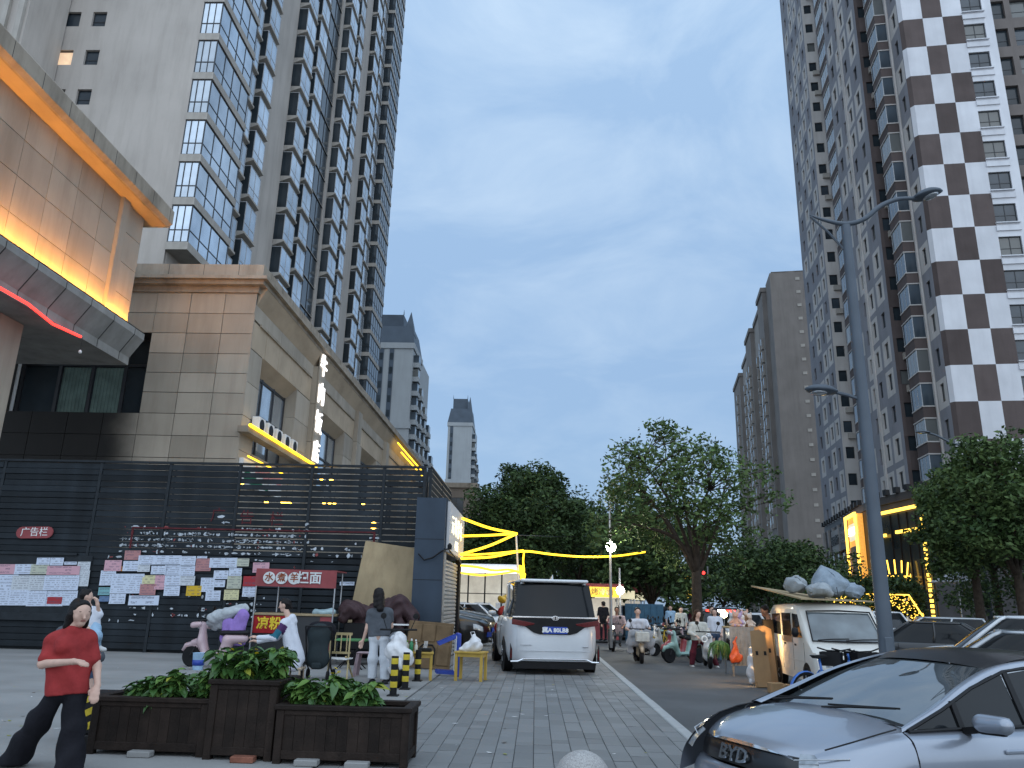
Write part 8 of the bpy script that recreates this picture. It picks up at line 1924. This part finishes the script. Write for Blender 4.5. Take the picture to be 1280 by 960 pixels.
# white parasol tops by the shops
p = at(1196, 722, 46); um = thing('parasol', 'white shop parasol half hidden under the right hand trees', 'parasol', (p.x, 46, -.15)); MB().tube([(0, 0, 0), (0, 0, p.z+.2)], .035, 6).build('pole', M['steel'], um); MB().lathe([(.02, p.z+.55), (.9, p.z+.2), (1.5, p.z-.1), (1.48, p.z-.14), (.9, p.z+.15), (.02, p.z+.5)], 8).build('canopy', M['c_white'], um)
# ================================================================== TREES
M['bark'] = pm('dark_bark', (.055, .042, .032), .9, var=.3, scale=8, bump=.6, bscale=30)
def leafmat(name, a, b):
    m = pm(name, a, .55, var=0, scale=.9, var2=b, detail=3); return m
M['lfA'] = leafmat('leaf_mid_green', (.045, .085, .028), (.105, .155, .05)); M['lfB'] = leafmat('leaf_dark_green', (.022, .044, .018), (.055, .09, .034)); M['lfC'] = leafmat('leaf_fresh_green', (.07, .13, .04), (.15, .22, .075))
def leaf_cloud(centers, radii, n, size, seed, flat=.75, aspect=.45):
    g = np.random.default_rng(seed); C_ = np.array(centers); Rr = np.array(radii); wgt = Rr**2; wgt /= wgt.sum()
    k = g.choice(len(C_), n, p=wgt); d = g.normal(size=(n, 3)); d /= np.linalg.norm(d, axis=1)[:, None]
    rr = g.uniform(.12, 1, n)**.5; P = C_[k]+d*(Rr[k]*rr)[:, None]*np.array([1, 1, flat])
    a = g.normal(size=(n, 3)); a[:, 2] = a[:, 2]*.6-.25; a /= np.linalg.norm(a, axis=1)[:, None]
    b = np.cross(a, g.normal(size=(n, 3))); b /= np.linalg.norm(b, axis=1)[:, None]
    s = size*g.uniform(.6, 1.35, n)[:, None]; L = a*s; W = b*s*aspect
    up = np.cross(a, b)*s*.12
    v = np.stack([P-L*.5, P+W*.5+up, P+L*.5, P-W*.5+up], 1).reshape(-1, 3)
    f = np.arange(n*4).reshape(n, 4)
    return v, f
def np_mesh(name, v, f, mats, mi=None):
    me = bpy.data.meshes.new(name); nv, nf = len(v), len(f)
    me.vertices.add(nv); me.vertices.foreach_set('co', v.astype(np.float32).ravel()); me.loops.add(nf*4); me.loops.foreach_set('vertex_index', f.astype(np.int32).ravel())
    me.polygons.add(nf); me.polygons.foreach_set('loop_start', np.arange(0, nf*4, 4, dtype=np.int32)); me.polygons.foreach_set('loop_total', np.full(nf, 4, np.int32))
    for m in mats: me.materials.append(m)
    if mi is not None: me.polygons.foreach_set('material_index', mi.astype(np.int32))
    me.update(); me.validate(); return me
def tree(label, loc, h, trunk_h, tr, crown_c, crown_r, nclump, nleaf, size, seed, mats=('lfA', 'lfC', 'lfB'), group=None, shell=.55, limbs=9, lean=0, clump_r=(.16, .3), twigs=True, bark='bark', name='street_tree', fork=None):
    g = random.Random(seed); t = thing(name, label, 'tree', loc, 0, group); cx, cy, cz = crown_c; rx, ry, rz_ = crown_r
    ends = []; cl = []; rad = []
    for i in range(nclump):
        while True:
            d = Vector((g.gauss(0, 1), g.gauss(0, 1), g.gauss(0, 1))).normalized(); q = g.uniform(shell, 1)**.6
            if d.z > -.75: break
        w_ = 1+.16*math.sin(3*math.atan2(d.y, d.x)+seed)+g.uniform(-.12, .1)
        c = Vector((cx+d.x*rx*q*w_, cy+d.y*ry*q*w_, cz+d.z*rz_*q*w_)); cl.append(c); rad.append(g.uniform(*clump_r)*(rx+ry+rz_)/3)
    m2 = MB(); tk = [(0, 0, 0), (lean*.3, 0, trunk_h*.4), (lean*.7, 0, trunk_h*.8), (lean, 0, trunk_h)]
    m2.tube(tk, [tr*1.25, tr, tr*.88, tr*.8], 10); m2.build('trunk', M[bark], t, smooth=True)
    lb = MB(); top = Vector((lean, 0, trunk_h)); mains = []
    for i in range(limbs):
        a = 2*math.pi*(i+g.uniform(-.3, .3))/limbs; e = Vector((cx+math.cos(a)*rx*.55, cy+math.sin(a)*ry*.55, cz+g.uniform(-.35, .45)*rz_))
        st_ = top-Vector((0, 0, g.uniform(0, .25)*trunk_h*.5)); mid = st_.lerp(e, .45)+Vector((g.uniform(-.1, .1)*rx, g.uniform(-.1, .1)*ry, .12*rz_))
        pts = [Vector(p) for p in catmull(np.array([list(st_-Vector((0, 0, .1))), list(mid), list(e)]), 4)]; r0 = tr*g.uniform(.42, .62)
        lb.tube(pts, [r0*(1-.72*k/(len(pts)-1)) for k in range(len(pts))], 7); mains.append(pts)
    if twigs:
        for c in cl:
            best = min((p for m_ in mains for p in m_[2:]), key=lambda p: (p-c).length); r0 = tr*.13
            mid = best.lerp(c, .5)+Vector((g.uniform(-.05, .05)*rx, g.uniform(-.05, .05)*ry, .04*rz_)); lb.tube([best, mid, c], [r0, r0*.7, r0*.3], 5)
            for k in range(3): lb.tube([mid.lerp(c, .5), c+Vector((g.gauss(0, .5), g.gauss(0, .5), g.gauss(0, .4)))*rad[0]], [r0*.4, r0*.15], 4)
    lb.build('branches', M[bark], t, smooth=True, fix=False)
    v, f = leaf_cloud([list(c) for c in cl], rad, nleaf, size, seed); gm = np.random.default_rng(seed+1)
    mi = gm.choice(3, len(f), p=(.5, .2, .3)); o = link('crown', np_mesh('crown', v, f, [M[m] for m in mats], mi), t); return t
# big open tree right of centre
p = at(872, 795, 27.5)
tree('large open crowned tree with spreading limbs right of the street centre', (p.x, 27.5, -.15), 8, 3.0, .185, (-.62, 0, 5.25), (3.05, 2.8, 2.75), 140, 9000, .185, 3, mats=('lfA', 'lfC', 'lfA'), limbs=11, shell=.42, clump_r=(.13, .25), lean=.05)
# dense dark tree behind the people carrier
p = at(662, 760, 46); tree('dense dark rounded tree rising behind the people carrier', (p.x, 46, 0), 9, 3, .3, (0, 0, 5.9), (3.1, 3.2, 3.2), 90, 26000, .27, 5, mats=('lfB', 'lfA', 'lfB'), clump_r=(.26, .38))
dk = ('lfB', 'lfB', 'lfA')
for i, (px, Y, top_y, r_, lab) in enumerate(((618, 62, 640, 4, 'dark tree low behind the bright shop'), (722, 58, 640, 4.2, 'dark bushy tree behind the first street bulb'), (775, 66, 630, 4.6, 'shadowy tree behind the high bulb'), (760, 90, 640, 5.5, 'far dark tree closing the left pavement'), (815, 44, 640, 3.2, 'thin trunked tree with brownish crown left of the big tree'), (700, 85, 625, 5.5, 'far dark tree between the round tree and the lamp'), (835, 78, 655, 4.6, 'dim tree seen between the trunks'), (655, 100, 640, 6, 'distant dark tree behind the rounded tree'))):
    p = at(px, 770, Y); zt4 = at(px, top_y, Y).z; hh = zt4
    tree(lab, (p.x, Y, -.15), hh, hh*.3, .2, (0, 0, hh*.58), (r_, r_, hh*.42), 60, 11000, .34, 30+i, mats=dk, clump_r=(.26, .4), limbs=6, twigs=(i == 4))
# row along the far right kerb
for i, (px, Y, ty, r_, lab) in enumerate(((905, 80, 690, 4.2, 'rounded dark tree at the far end of the right kerb row'), (935, 70, 685, 4.0, 'second dark tree from the far end of the right kerb'), (968, 60, 680, 3.8, 'dark tree before the grey apartment block'), (1005, 56, 672, 3.4, 'dark tree beside the shop row end'), (1032, 50, 715, 2.2, 'smaller tree in front of the gold lit frame'), (1080, 49, 722, 1.7, 'small tree behind the lamp post'), (1122, 50, 716, 1.8, 'dark small tree before the gold framed glass'))):
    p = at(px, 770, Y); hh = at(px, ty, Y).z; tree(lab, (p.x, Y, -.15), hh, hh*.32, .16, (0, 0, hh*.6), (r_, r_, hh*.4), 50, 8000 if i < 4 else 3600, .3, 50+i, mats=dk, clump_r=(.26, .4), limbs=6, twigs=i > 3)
# big dark green trees at the right edge
for i, (px, Y, ty, r_, rz2, n_, lab) in enumerate(((1226, 36, 588, 2.0, 2.5, 11500, 'broad green tree below the chequered wall'), (1280, 33, 552, 2.7, 2.9, 14000, 'tallest green tree at the right edge of the street'), (1250, 44, 575, 3.0, 3.2, 13000, 'dark green tree behind the slender street lamp'), (1300, 40, 600, 4.2, 3.6, 12000, 'green tree cut by the right edge of view'))):
    p = at(px, 770, Y); zt4 = at(px, ty, Y).z; tree(lab, (p.x, Y, -.15), zt4, zt4-2*rz2+.6, .2, (0, 0, zt4-rz2), (r_, r_, rz2), 80, n_, .25, 70+i, mats=('lfA', 'lfB', 'lfA') if i < 2 else dk, clump_r=(.24, .36), limbs=7, twigs=i < 2)
# clipped hedge at the right
p = at(1240, 770, 30); hv, hf = leaf_cloud([(p.x+1.2*math.cos(k*2.1)*.5-1+k*.42, 30+.3*math.sin(k), .35+.02*(k % 3)) for k in range(14)], [.6]*14, 9000, .10, 9, .8)
tag(link('hedge', np_mesh('hedge', hv, hf, [M['lfC']])), 'low clipped green hedge under the right hand trees', 'hedge')

# scraps of litter and fallen leaves on the ground
lt_ = MB(); lg_ = random.Random(17)
for k in range(260):
    x, y = lg_.uniform(-9, 1.7), lg_.uniform(8.6, 24); r__ = lg_.uniform(.008, .032); a = lg_.uniform(0, 6.28); z = .0065 if x > -2.02 else .009
    if -4.5 < x < -1.0 and y < 8.8: continue
    lt_.add([(x+r__*math.cos(a+t_)*(1.5 if t_ in (0, 3.14) else .7), y+r__*math.sin(a+t_)*(1.5 if t_ in (0, 3.14) else .7), z+.004*(t_ == 0)) for t_ in (0, 1.57, 3.14, 4.71)], [(0, 1, 2, 3)], lg_.randrange(3))
tag(lt_.build('litter', [M['leafY'], M['bark'], M['white']], fix=False), kind='stuff')
